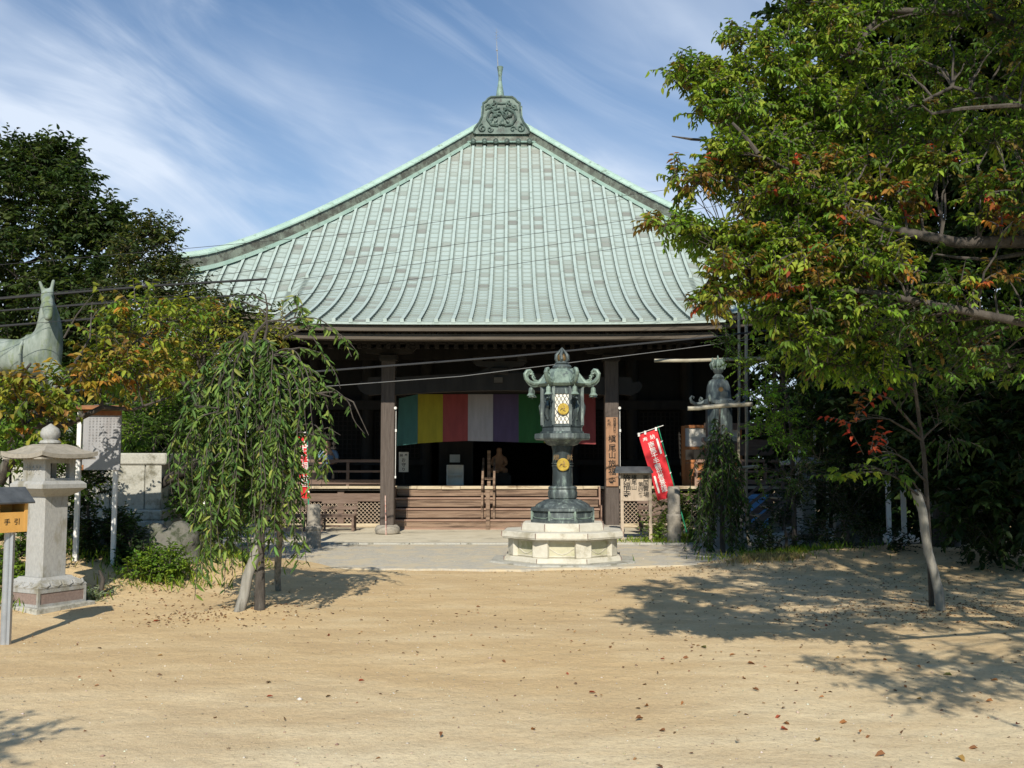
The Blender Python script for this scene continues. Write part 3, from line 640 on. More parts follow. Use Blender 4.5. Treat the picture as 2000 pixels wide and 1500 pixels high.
b = MB(); b.tube([(AX-.12, AY, 14.4), (AX-.16, AY, 15.1), (AX-.175, AY, 15.42)], [.022, .018, .014], 6); b.tube([(AX-.175, AY, 15.4), (AX-.18, AY, 15.85)], .006, 4)
for dz in (0, .1, .2): b.tube([(AX-.24, AY, 15.5+dz), (AX-.12, AY, 15.55+dz)], .005, 4)
b.sphere((AX-.165, AY, 15.12), .035, 8, 6); b.build('lightning_rod', MATS['galv'], fin)

# eave boards
def along(b, ys_off, z0, z1, th, n=40, xw=HW, ko=False, rot=0, mi=0):
    """board following the eave curve: front face at distance ys_off inside the eave line"""
    R = Matrix.Rotation(rot, 4, 'Z'); V = []
    d = (AY-YK0 if ko else HW)-ys_off
    for i in range(n+1):
        x = -xw+2*xw*i/n; z = zroof(x, YK0 if ko else AY-HW, ko) if ko else zm(HW)+lift(x)
        for yy, zz in ((-d, z+z0), (-d, z+z1), (-d+th, z+z1), (-d+th, z+z0)): V.append(tuple((R @ Vector((x, yy, zz)))+Vector((AX, AY, 0))))
    F = []
    for i in range(n):
        for k in range(4): F.append((i*4+k, i*4+(k+1) % 4, i*4+4+(k+1) % 4, i*4+4+k))
    F += [(3, 2, 1, 0), (n*4, n*4+1, n*4+2, n*4+3)]; b.add(V, F, mi)
b = MB(); along(b, -.02, -.045, -.004, .10, ko=True, xw=KW+.04)
for k in range(4):
    if k: along(b, -.02, -.045, -.004, .1, rot=k*PI/2, xw=HW)
# main eave outside the entrance canopy
for sg in (-1, 1):
    V = []; n = 20
    for i in range(n+1):
        x = 4.75+(HW-4.75)*i/n; z = zroof(x, AY-HW+.001, True)
        for yy, zz in ((-HW-.02, z-.045), (-HW-.02, z-.004), (-HW+.08, z-.004), (-HW+.08, z-.045)): V.append((AX+sg*x, AY+yy, zz))
    F = []
    for i in range(n):
        for k in range(4): F.append((i*4+k, i*4+(k+1) % 4, i*4+4+(k+1) % 4, i*4+4+k))
    b.add(V, F+[(3, 2, 1, 0), (n*4, n*4+1, n*4+2, n*4+3)])
fix_normals(b.build('eave_edge', MATS['copper_rib'], hall))
b = MB(); along(b, .06, -.17, -.06, .3, ko=True, xw=KW-.02); along(b, .20, -.33, -.215, .3, ko=True, xw=KW-.16)
for k in range(4):
    if k: along(b, .06, -.20, -.06, .25, rot=k*PI/2, xw=HW-.1); along(b, .2, -.36, -.24, .25, rot=k*PI/2, xw=HW-.3)
for sg in (-1, 1):
    for (off, z0_, z1_, e_) in ((.06, -.20, -.06, .1), (.2, -.36, -.24, .3)):
        V = []; n = 20
        for i in range(n+1):
            x = 4.75+(HW-e_-4.75)*i/n; z = zroof(x, AY-HW+.001, True)
            for yy, zz in ((-HW+off, z+z0_), (-HW+off, z+z1_), (-HW+off+.25, z+z1_), (-HW+off+.25, z+z0_)): V.append((AX+sg*x, AY+yy, zz))
        F = []
        for i in range(n):
            for k in range(4): F.append((i*4+k, i*4+(k+1) % 4, i*4+4+(k+1) % 4, i*4+4+k))
        b.add(V, F+[(3, 2, 1, 0), (n*4, n*4+1, n*4+2, n*4+3)])
fix_normals(b.build('eave_board', MATS['wood_grey'], hall))
# soffits and rafters
b = MB()
def soff(b, rot, ko):
    R = Matrix.Rotation(rot, 4, 'Z'); n = 24; V = []; F = []; ds = np.linspace(3.0, HW-.12, 8)
    for d in ds:
        for i in range(n+1):
            x = -d+2*d*i/n; V.append(tuple((R @ Vector((x, -d, zm(d)+lift(x)-.24)))+Vector((AX, AY, 0))))
    for r in range(len(ds)-1):
        for i in range(n): a = r*(n+1)+i; F.append((a, a+1, a+n+2, a+n+1))
    b.add(V, F)
for k in range(4): soff(b, k*PI/2, k == 0)
V = []; F = []; yy = np.linspace(YK0+.3, 25.4, 10)
for y in yy:
    for x in np.linspace(-KW+.1, KW-.1, 9): V.append((AX+x, y, zk(y)-.23))
for r in range(9):
    for i in range(8): a = r*9+i; F.append((a, a+9, a+10, a+1))
b.add(V, F)
for sg in (-1, 1):        # gable side boards of the canopy
    V = []; 
    for y in yy: V += [(AX+sg*(KW-.05), y, zk(y)-.02), (AX+sg*(KW-.05), y, zk(y)-.30), (AX+sg*(KW-.13), y, zk(y)-.30), (AX+sg*(KW-.13), y, zk(y)-.02)]
    F = []
    for r in range(9): F += [(r*4+k, r*4+(k+1) % 4, r*4+4+(k+1) % 4, r*4+4+k) for k in range(4)]
    b.add(V, F+[(0, 1, 2, 3), (36, 37, 38, 39)])
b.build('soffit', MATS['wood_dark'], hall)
b = MB()
for i in range(-24, 25):
    x = i*.185
    if abs(x) < KW-.2:
        for (a, c, dz) in ((YK0+.42, YK0+1.6, -.30), (YK0+1.2, 24.4, -.42)): b.bar((AX+x, a, zk(a)+dz), (AX+x, c, zk(c)+dz), .08, .09)
for k in range(4):
    R = Matrix.Translation((AX, AY, 0)) @ Matrix.Rotation(k*PI/2, 4, 'Z')
    for i in range(-30, 31):
        x = i*.26
        if k == 0 and abs(x) < 4.7: continue
        if abs(x) > 7.9: continue
        d0 = HW-.4; d1 = max(5.3, abs(x)+.05); b.bar(R @ Vector((x, -d0, zm(d0)+lift(x)-.33)), R @ Vector((x, -d1, zm(d1)+lift(x)-.33)), .09, .10)
b.build('rafters', MATS['wood_dark'], hall)

# body: floor, walls, columns, beams
FL = 1.03
b = MB(); b.box(AX-7.35, AX+7.35, 24.66, 27.2, FL-.10, FL); 
for sx_ in (-1, 1): b.box(*sorted((AX+sx_*6.7, AX+sx_*7.35)), 27.2, 38.5, FL-.10, FL)
b.box(AX-6.6, AX+6.6, 27.2, 37, FL-.10, FL+.004)
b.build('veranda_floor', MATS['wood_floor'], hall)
for sg in (-1, 1):
    x = 2.42; b = MB()
    while x < 7.3:
        w = random.uniform(.75, 1.3); x1 = min(7.35, x+w); b.box(*sorted((AX+sg*(x+.003), AX+sg*(x1-.003))), 24.60, 24.86, FL-.055+random.uniform(-.004, .004), FL+.012, bev=.006); x = x1
    b.build('veranda_edge', MATS['wood_bleached'], hall)
for x0, x1 in ((-7.3, -2.5), (2.46, 7.3)): b = MB(); b.box(AX+x0, AX+x1, 24.70, 24.86, .66, .86, bev=.01); b.build('veranda_beam', MATS['wood_bench'], hall)
b = MB()
for x in (-7.2, -5.2, -3.9, -2.6, 2.6, 3.9, 5.2, 7.2): b = MB(); b.box(AX+x-.08, AX+x+.08, 24.72, 24.88, .0, .93); b.build('veranda_post', MATS['wood_bench'], hall)

for x0, x1 in ((-7.2, -2.55), (2.5, 7.2)): b = MB(); b.box(AX+x0, AX+x1, 24.68, 24.90, .034, .12, bev=.01); b.build('veranda_sill', MATS['wood_bleached'], hall)
for x0, x1 in ((-7.12, -5.28), (-5.12, -3.98), (-3.82, -2.68), (2.68, 3.82), (3.98, 5.12), (5.28, 7.12)):
    b = MB(); z0_, z1_ = .125, .65; h = z1_-z0_
    for dr in (-1, 1):
        x = x0-h
        while x < x1:
            a0, a1 = x, x+h; za, zb = (z0_, z1_) if dr > 0 else (z1_, z0_)
            if a0 < x0: za += (zb-za)*(x0-a0)/h; a0 = x0
            if a1 > x1: zb = za+(zb-za)*(x1-a0)/(a1-a0); a1 = x1
            if a1-a0 > .02: b.bar((AX+a0, 24.76+dr*.006, za), (AX+a1, 24.76+dr*.006, zb), .011, .022, up=(0, 1, 0))
            x += .098
    lt = b.build('lattice', MATS['wood_board'], hall)
b = MB(); b.box(AX-7.0, AX+7.0, 25.6, 25.7, 0, .92)
b.box(AX-6.7, AX-2.0, 27.2, 27.34, FL, 6.4); b.box(AX+2.0, AX+6.7, 27.2, 27.34, FL, 6.4); b.box(AX-2.0, AX+2.0, 27.2, 27.34, 3.3, 6.4)
b.box(AX-6.7, AX-6.56, 27.34, 38, FL, 6.4); b.box(AX+6.56, AX+6.7, 27.34, 38, FL, 6.4); b.box(AX-6.7, AX+6.7, 38, 38.1, FL, 6.4); b.box(AX-6.5, AX+6.5, 33.4, 33.5, FL, 6.0); b.box(AX-6.5, AX+6.5, 27.34, 33.4, 5.0, 5.1)
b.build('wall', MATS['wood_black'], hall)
for x in (-6.65, -5.1, -3.6, -2.0, 2.0, 3.6, 5.1, 6.65):
    b = MB(); b.lathe([(.17, FL), (.17, 5.4)], AX+x, 27.12, 16); b.build('column', MATS['wood_dark'], hall)
b = MB()
for z0_, z1_ in ((3.05, 3.30), (1.55, 1.70), (4.4, 4.75)): 
    b.box(AX-6.8, AX-2.0 if z0_ < 2 else AX+6.8, 26.92, 27.0, z0_, z1_)
    if z0_ < 2: b.box(AX+2, AX+6.8, 26.92, 27.0, z0_, z1_)
b.build('tie_beam', MATS['wood_dark'], hall)
for x0, x1 in ((-5.0, -3.8), (-3.4, -2.2), (2.2, 3.4), (3.8, 5.0)):      # lattice shutters
    b = MB(); x = x0
    while x <= x1+.01: b.box(AX+x-.012, AX+x+.012, 27.13, 27.17, 1.75, 3.0); x += .12
    z = 1.75
    while z < 3.02: b.box(AX+x0, AX+x1, 27.12, 27.16, z-.012, z+.012); z += .125
    b.build('shutter', MATS['wood_dark'], hall)
# entrance canopy posts
for px in (757, 1195.5):
    x = P(px, 1000, 22.35)[0]
    b = MB(); b.box(x-.155, x+.155, 22.2, 22.5, .22, 4.05, bev=.018)
    for q in (-.06, .05): b.box(x+q-.003, x+q+.003, 22.195, 22.2, .4, 3.0)
    pl = b.build('canopy_post', MATS['wood_pillar'], hall)
    b = MB(); b.lathe([(.20, .03), (.265, .055), (.285, .12), (.265, .19), (.215, .235), (.17, .24)], x, 22.35, 20); b.build('post_base', MATS['roofstone'], pl)
    b = MB(); b.lathe([(.035, 0), (.03, .02)], 0, 0, 10, T=Matrix.Translation((x+.17, 22.2, 2.83)) @ Matrix.Rotation(PI/2, 4, 'X'))
    b.box(x+.165, x+.20, 22.22, 22.27, 2.3, 2.36); b.box(x+.165, x+.195, 22.22, 22.27, 1.27, 1.32); b.tube([(x+.18, 22.24, 2.83), (x+.178, 22.24, 1.3)], .006, 5); b.build('cable_clip', MATS['white_paint'], pl)
xl, xr = P(757, 1000, 22.35)[0], P(1195.5, 1000, 22.35)[0]
b = MB()
n = 24; V = []; F = []
for i in range(n+1):
    t = i/n; x = xl+.15+(xr-xl-.3)*t; bow = .10*math.sin(PI*t)
    for y, z in ((22.22, 3.13+bow), (22.22, 3.52+bow), (22.48, 3.52+bow), (22.48, 3.13+bow)): V.append((x, y, z))
for i in range(n): F += [(i*4+k, i*4+(k+1) % 4, i*4+4+(k+1) % 4, i*4+4+k) for k in range(4)]
b.add(V, F+[(3, 2, 1, 0), (n*4, n*4+1, n*4+2, n*4+3)]); rb = fix_normals(b.build('rainbow_beam', MATS['wood_dark'], hall))
for x, sg in ((xl, -1), (xr, 1)):      # carved beam noses
    b = MB(); b.prism([(x+sg*a, z) for a, z in ((.15, 3.15), (.45, 3.12), (.62, 3.2), (.70, 3.34), (.62, 3.44), (.48, 3.40), (.44, 3.52), (.15, 3.54))], 22.24, 22.46)
    fix_normals(b.build('beam_nose', MATS['wood_dark'], hall))
b = MB()
for x in (xl, (xl+xr)/2, xr):
    z0_ = 4.0 if x != (xl+xr)/2 else 3.70
    b.box(x-.2, x+.2, 22.17, 22.53, z0_-.12, z0_+.05, bev=.03); b.prism([(x-.62, z0_+.19), (x-.52, z0_+.08), (x-.3, z0_+.055), (x+.3, z0_+.055), (x+.52, z0_+.08), (x+.62, z0_+.19)], 22.27, 22.43)
    for q in (-.5, 0, .5): b.box(x+q-.11, x+q+.11, 22.23, 22.47, z0_+.195, z0_+.31, bev=.02)
b.box(AX-4.3, AX+4.3, 22.26, 22.44, 4.32, 4.50)
for i in range(40): x = AX-4.2+i*.216; b.box(x, x+.09, 22.0, 22.2, 4.16, 4.26)
b.box(AX-4.4, AX+4.4, 21.96, 22.24, 4.265, 4.31)
m_ = (xl+xr)/2; b.prism([(m_-.7, 3.63), (m_-.45, 3.66), (m_-.2, 3.80), (m_+.2, 3.80), (m_+.45, 3.66), (m_+.7, 3.63), (m_+.3, 3.62), (m_, 3.68), (m_-.3, 3.62)], 22.28, 22.42)
for x in (xl, xr): b.box(x-.10, x+.10, 22.5, 27.1, 3.3, 3.55)
fix_normals(b.build('bracket', MATS['wood_dark'], hall))
b = MB(); b.box(m_-.13, m_+.06, 22.16, 22.20, 3.40, 3.52); b.build('name_plate', MATS['wood_grey'], rb)
# steps
xs0, xs1 = P(768, 1037, 23.84)[0], P(1172, 1037, 23.84)[0]
st = MB()
RY = [23.84, 24.10, 24.36, 24.62]; RZ = [0.0, .27, .52, .77, FL]
for i in range(4):
    z0_ = RZ[i]; z1_ = RZ[i+1]
    t = MB(); t.box(xs0, xs1, RY[i], RY[i]+.05, z0_+.03, z1_-.045); ri = t.build('step_riser', MATS['wood_riser'], hall)
    t = MB()
    if i < 3: t.box(xs0-.02, xs1+.02, RY[i]-.035, RY[i]+.285, z1_-.045, z1_, bev=.006)
    else:
        x = xs0-.02
        while x < xs1: x1 = min(xs1+.02, x+random.uniform(.45, .85)); t.box(x+.002, x1-.002, RY[i]-.04+random.uniform(-.01, .006), RY[i]+.30, z1_-.065+random.uniform(-.006, .006), z1_+.012, bev=.01); x = x1
    t.build('step_tread', MATS['wood_tread'] if i < 3 else MATS['wood_bleached'], ri)
t = MB(); t.box(xs0-.06, xs0-.021, RY[0]-.02, 24.9, 0, .6); t.box(xs0-.06, xs0-.021, RY[2]-.02, 24.9, .6, FL); t.box(xs1+.021, xs1+.06, RY[0]-.02, 24.9, 0, .6); t.box(xs1+.021, xs1+.06, RY[2]-.02, 24.9, .6, FL)
t.box(xs0, xs1, RY[0]-.03, RY[0], .034, .075); t.build('step_string', MATS['wood_tread'], hall)
# centre handrail
hx = P(953, 1000, 23.8)[0]
b = MB(); b.box(hx-.048, hx+.048, 23.70, 23.80, .034, .97, bev=.008); b.box(hx-.042, hx+.042, 24.68, 24.76, FL, 1.92, bev=.008); b.box(hx-.05, hx+.05, 23.69, 23.81, .034, .12)
for sg in (-1, 1):
    for y, z0_, z1_ in ((23.92, .27, 1.12), (24.66, .78, 1.62)): b.box(hx+sg*.14-.027, hx+sg*.14+.027, y-.03, y+.03, z0_, z1_, bev=.006)
    b.bar((hx+sg*.14, 23.8, .98), (hx+sg*.14, 24.8, 1.72), .05, .05); b.bar((hx+sg*.14, 23.8, .60), (hx+sg*.14, 24.8, 1.30), .04, .04)
b.box(hx-.17, hx+.17, 24.63, 24.68, 1.20, 1.26); b.box(hx-.17, hx+.17, 23.94, 23.98, .85, .90)
b.build('handrail', MATS['wood_riser'], hall)
# veranda railings
for x0, x1 in ((-7.2, -2.6), (4.9, 7.2)):
    b = MB()
    for z, h in ((1.66, .07), (1.40, .05), (1.14, .11)): b.box(AX+x0, AX+x1, 24.80, 24.88, z-h/2, z+h/2)
    x = x0
    while x < x1+.01: b.box(AX+x-.035, AX+x+.035, 24.81, 24.87, FL+.013, 1.62); x += (x1-x0)/4
    b.build('railing', MATS['wood_bench' if x0 < 0 else 'wood_tread'], hall)
# office booth on the veranda at the right
bx0 = P(1332, 900, 25.3)[0]
b = MB()
for x in (0, .72, 1.44): b.box(bx0+x, bx0+x+.09, 25.3, 25.39, FL, 2.55)
for z in (FL, 1.62, 1.95, 2.5): b.box(bx0+.09, bx0+.72, 25.31, 25.38, z, z+.07); b.box(bx0+.81, bx0+1.44, 25.31, 25.38, z, z+.07)
b.box(bx0+.09, bx0+1.44, 25.34, 25.37, FL+.07, 1.60); bo = b.build('booth_frame', MATS['wood_orange'], hall)
b = MB(); b.box(bx0+.10, bx0+.71, 25.35, 25.36, 2.03, 2.49); b.box(bx0+.82, bx0+1.43, 25.35, 25.36, 2.03, 2.49); b.build('paper_window', MATS['paper_white'], bo)
b = MB(); b.box(AX+5.2, AX+7.1, 25.2, 25.3, 1.8, 2.2); b.box(AX+5.2, AX+7.1, 25.22, 25.3, 2.45, 2.62); b.box(AX+7.1, AX+7.22, 25.0, 25.12, FL, 4.9); b.box(AX+6.9, AX+6.97, 24.9, 24.97, FL, 4.2); b.build('side_panel', MATS['wood_bench'], hall)

# ---- things in and on the hall
CW = [775, 816, 865, 914, 963, 1013, 1062, 1111, 1163]; cols = ['teal', 'yellow', 'red', 'white', 'purple', 'green', 'yellow', 'red']
YC = 23.45
cur = thing('festival_curtain', 'long curtain of coloured cloth strips hanging under the canopy beam between two posts', 'curtain', (AX, YC, 2.2))
for i, cn in enumerate(cols):
    x0, x1 = P(CW[i], 800, YC)[0], P(CW[i+1], 800, YC)[0]; b = MB(); nx_, nz_ = 14, 12; V = []
    top0 = P(900, 770, YC)[2]; lo = [871, 866, 863, 861, 862, 864, 865, 866, 868]
    for j in range(nz_+1):
        t = j/nz_
        for k in range(nx_+1):
            u = k/nx_; zb = P(900, lo[i]*(1-u)+lo[i+1]*u, YC)[2]; zt = top0+(.0 if i else -.10*(1-u))
            x = x0+(x1-x0)*u+(.05*(1-t)*(1-u) if i == 0 else 0); z = zt+(zb-zt)*t
            y = YC+.022*math.sin((x*9+i))*t+.012*math.sin(x*23+1.3*i)*(.4+.6*t)+.02*math.sin(x*2.1)*t
            V.append((x, y, z))
    b.add(V, [(j*(nx_+1)+k, (j+1)*(nx_+1)+k, (j+1)*(nx_+1)+k+1, j*(nx_+1)+k+1) for j in range(nz_) for k in range(nx_)], 0, True)
    o = b.build('cloth_strip', MATS['cloth_'+cn], cur); o['label'] = cn+' cloth strip'
b = MB(); b.tube([(P(768, 800, YC)[0], YC, P(900, 768, YC)[2]+.012), (P(1175, 800, YC)[0], YC, P(900, 768, YC)[2]+.012)], .012, 6); b.build('hanging_rod', MATS['wood_dark'], cur)
b = MB(); zc_ = P(900, 768, YC)[2]; b.box(xl-.1, xr+.1, YC-.06, YC+.08, zc_+.03, zc_+.24); b.build('inner_beam', MATS['wood_dark'], hall)

def board_T(c): return Matrix.Translation(c) @ Matrix.Rotation(PI/2, 4, 'X')     # local x right, y up, z toward the viewer
YP = 22.17
sb = thing('pillar_signboard', 'tall narrow orange-brown board with a column of brushed characters fixed to the right canopy post', 'signboard', P(1195, 950, YP))
b = MB(); (x0, _, z1_), (x1, _, z0_) = P(1183, 815, YP), P(1207.5, 950, YP); b.box(x0, x1, YP-.01, YP+.025, z0_, z1_, bev=.005); bd = b.build('board', MATS['wood_sign'], sb)
b = MB(); it = []
for ch, py in zip('槇尾山施福寺', (857, 875, 889, 905, 921, 939)): q = P(1195.5, py, YP); it.append((ch, q[0], q[2], .175))
for ch, py in zip('西国第四番', (819, 825, 831, 837, 843)): q = P(1200.5, py, YP); it.append((ch, q[0], q[2], .075))
for ch, py in zip('札所', (822, 829)): q = P(1189.5, py, YP); it.append((ch, q[0], q[2], .08))
glyphs(b, it, board_T((0, YP-.012, 0)), depth=.002, bold=.012); b.build('lettering', MATS['ink'], bd)

def place(px, py, D): return Vector(P(px, py, D))
x, y, z = P(889, 948, 25.8)
cab = thing('shelf_cabinet', 'small white open shelf cabinet standing on the dark hall floor', 'cabinet', (x, 25.8, FL)); b = MB(); w = .215; h = .53
b.box(x-w, x-w+.02, 25.7, 26.0, FL+.004, FL+h); b.box(x+w-.02, x+w, 25.7, 26.0, FL+.004, FL+h); b.box(x-w+.02, x+w-.02, 25.97, 26.0, FL+.004, FL+h)
for q in (.004, .26, h-.02): b.box(x-w+.02, x+w-.02, 25.705, 25.97, FL+q, FL+q+.02)
b.build('cabinet_case', MATS['white_paint'], cab)
p0 = P(779, 922, 25.6); p1 = P(798, 883, 25.6)
po = thing('calligraphy_poster', 'pale paper poster with brushed characters on a stand just behind the left canopy post', 'poster', ((p0[0]+p1[0])/2, 25.6, FL)); b = MB(); b.box(p0[0], p1[0], 25.59, 25.6, p0[2], p1[2]); pp = b.build('sheet', MATS['paper_white'], po)
b = MB(); b.box((p0[0]+p1[0])/2-.02, (p0[0]+p1[0])/2+.02, 25.605, 25.64, FL+.13, p1[2]); b.box(p0[0], p1[0], 25.5, 25.75, FL+.005, FL+.03); b.box((p0[0]+p1[0])/2-.02, (p0[0]+p1[0])/2+.02, 25.605, 25.64, FL+.03, FL+.13); b.build('stand', MATS['wood_dark'], po)
b = MB(); cx = (p0[0]+p1[0])/2; glyphs(b, [('奉', cx+.06, p1[2]-.08, .08), ('納', cx-.06, p1[2]-.08, .08), ('お', cx, p1[2]-.2, .11), ('守', cx, p1[2]-.32, .11), ('り', cx, p1[2]-.44, .10)], board_T((0, 25.588, 0)), depth=.001, bold=.01); b.build('lettering', MATS['ink'], pp)
p0 = P(879, 903, 27.0); p1 = P(899, 888, 27.0)
nf = thing('framed_notice', 'small pale framed notice above the white shelf cabinet', 'notice', ((p0[0]+p1[0])/2, 26.9, p0[2])); b = MB(); b.box(p0[0]-.02, p1[0]+.02, 26.86, 26.9, p0[2]-.02, p1[2]+.02); fr = b.build('frame', MATS['wood_dark'], nf)
b = MB(); b.box(p0[0], p1[0], 26.85, 26.858, p0[2], p1[2]); b.build('paper', MATS['paper_white'], nf)
b = MB(); b.box(p0[0]-.3, p1[0]+.35, 26.9, 27.05, FL+.005, 2.6); fs = thing('folding_screen', 'dark wooden panel standing inside the entrance behind the white cabinet', 'screen', (p0[0], 27, FL)); b.build('panel', MATS['wood_dark'], fs)
# bright white wall phone / wires on canopy posts belong to the posts (see cable_clip)
# seated wooden figure inside
def skin(name, nodes, edges, material, parent=None, sub=2, root=0):
    me = bpy.data.meshes.new(name); off = OFF[parent.name] if parent else Vector((0, 0, 0))
    me.from_pydata([tuple(Vector(n_[:3])-off) for n_ in nodes], edges, []); ob = bpy.data.objects.new(name, me); COL.objects.link(ob)
    md = ob.modifiers.new('s', 'SKIN'); md.use_smooth_shade = True; md.branch_smoothing = .6; sv = me.skin_vertices[0].data
    for i, n_ in enumerate(nodes): r = n_[3]; sv[i].radius = (r, n_[4] if len(n_) > 4 else r); sv[i].use_root = (i == root)
    ob.modifiers.new('u', 'SUBSURF').levels = sub; ob.modifiers['u'].render_levels = sub
    dg = bpy.context.evaluated_depsgraph_get(); m2 = bpy.data.meshes.new_from_object(ob.evaluated_get(dg)); bpy.data.objects.remove(ob)
    for p in m2.polygons: p.use_smooth = True
    m2.name = name; return link_mesh(name, m2, material, parent)
x, _, _ = P(975, 900, 26.2)
fg = thing('seated_wooden_statue', 'dim seated wooden figure on a stand inside the hall, right of the centre handrail', 'statue', (x, 26.3, FL))
skin('figure', [(x, 26.3, 1.42, .13), (x, 26.3, 1.62, .14), (x, 26.3, 1.78, .11), (x, 26.28, 1.86, .05), (x, 26.27, 1.95, .085), (x, 26.27, 2.02, .07), (x-.15, 26.28, 1.75, .05), (x-.19, 26.2, 1.58, .045), (x-.06, 26.08, 1.52, .035), (x+.15, 26.28, 1.75, .05), (x+.19, 26.2, 1.58, .045), (x+.06, 26.08, 1.52, .035), (x-.22, 26.15, 1.40, .09), (x+.22, 26.15, 1.40, .09), (x, 26.02, 1.38, .07)],
     [(0, 1), (1, 2), (2, 3), (3, 4), (4, 5), (2, 6), (6, 7), (7, 8), (2, 9), (9, 10), (10, 11), (0, 12), (0, 13), (12, 14)], MATS['wood_sign'], fg)
b = MB(); b.box(x-.32, x+.32, 25.98, 26.6, FL+.005, 1.30, bev=.02); b.box(x-.26, x+.26, 26.0, 26.5, 1.30, 1.35); b.build('stand', MATS['wood_dark'], fg)
# person behind the railing
x, y, _ = P(640, 890, 26.0)
pr = thing('person', 'person in a light blue shirt seated on the veranda behind the left railing', 'person', (x, 26.1, FL))
N0 = [(x, 26.1, 1.50, .15, .11), (x, 26.1, 1.66, .14, .10), (x, 26.1, 1.82, .17, .105), (x, 26.08, 1.92, .10, .08), (x, 26.07, 1.99, .05), (x, 26.06, 2.06, .07, .08), (x, 26.06, 2.14, .078, .092), (x, 26.07, 2.20, .05),
      (x-.19, 26.1, 1.88, .055), (x-.25, 26.05, 1.66, .045), (x-.17, 25.82, 1.60, .036), (x-.10, 25.72, 1.60, .03), (x+.19, 26.1, 1.88, .055), (x+.25, 26.05, 1.66, .045), (x+.17, 25.82, 1.60, .036), (x+.10, 25.72, 1.60, .03),
      (x-.10, 26.05, 1.48, .09), (x-.12, 25.68, 1.50, .07), (x-.12, 25.64, 1.12, .045), (x-.12, 25.54, 1.07, .035), (x+.10, 26.05, 1.48, .09), (x+.12, 25.68, 1.50, .07), (x+.12, 25.64, 1.12, .045), (x+.12, 25.54, 1.07, .035)]
E0 = [(0, 1), (1, 2), (2, 3), (3, 4), (4, 5), (5, 6), (6, 7), (3, 8), (8, 9), (9, 10), (10, 11), (3, 12), (12, 13), (13, 14), (14, 15), (0, 16), (16, 17), (17, 18), (18, 19), (0, 20), (20, 21), (21, 22), (22, 23)]
skin('body', N0, E0, MATS['skin'], pr)
skin('shirt', [(x, 26.1, 1.48, .165, .125), (x, 26.1, 1.66, .155, .115), (x, 26.1, 1.83, .185, .12), (x, 26.085, 1.925, .11, .09), (x-.195, 26.1, 1.885, .07), (x-.25, 26.06, 1.70, .06), (x+.195, 26.1, 1.885, .07), (x+.25, 26.06, 1.70, .06)], [(0, 1), (1, 2), (2, 3), (3, 4), (4, 5), (3, 6), (6, 7)], MATS['shirt_blue'], pr)
skin('trousers', [(x, 26.1, 1.46, .15, .12), (x-.10, 26.04, 1.48, .10), (x-.12, 25.68, 1.50, .085), (x-.12, 25.64, 1.16, .06), (x+.10, 26.04, 1.48, .10), (x+.12, 25.68, 1.50, .085), (x+.12, 25.64, 1.16, .06)], [(0, 1), (1, 2), (2, 3), (0, 4), (4, 5), (5, 6)], MATS['trousers'], pr)
skin('hair', [(x, 26.10, 2.13, .086, .09), (x, 26.10, 2.20, .075, .08), (x, 26.12, 2.06, .07)], [(0, 1), (0, 2)], MATS['hair'], pr)
b = MB(); b.box(x-.3, x+.3, 25.9, 26.3, 1.34, 1.38); [b.box(x+q-.03, x+q+.03, 25.93+w, 25.99+w, FL+.005, 1.34) for q in (-.25, .25) for w in (0, .28)]
so = thing('stool', 'low dark wooden stool under the seated person', 'stool', (x, 26.1, FL)); b.build('seat_and_legs', MATS['wood_dark'], so)
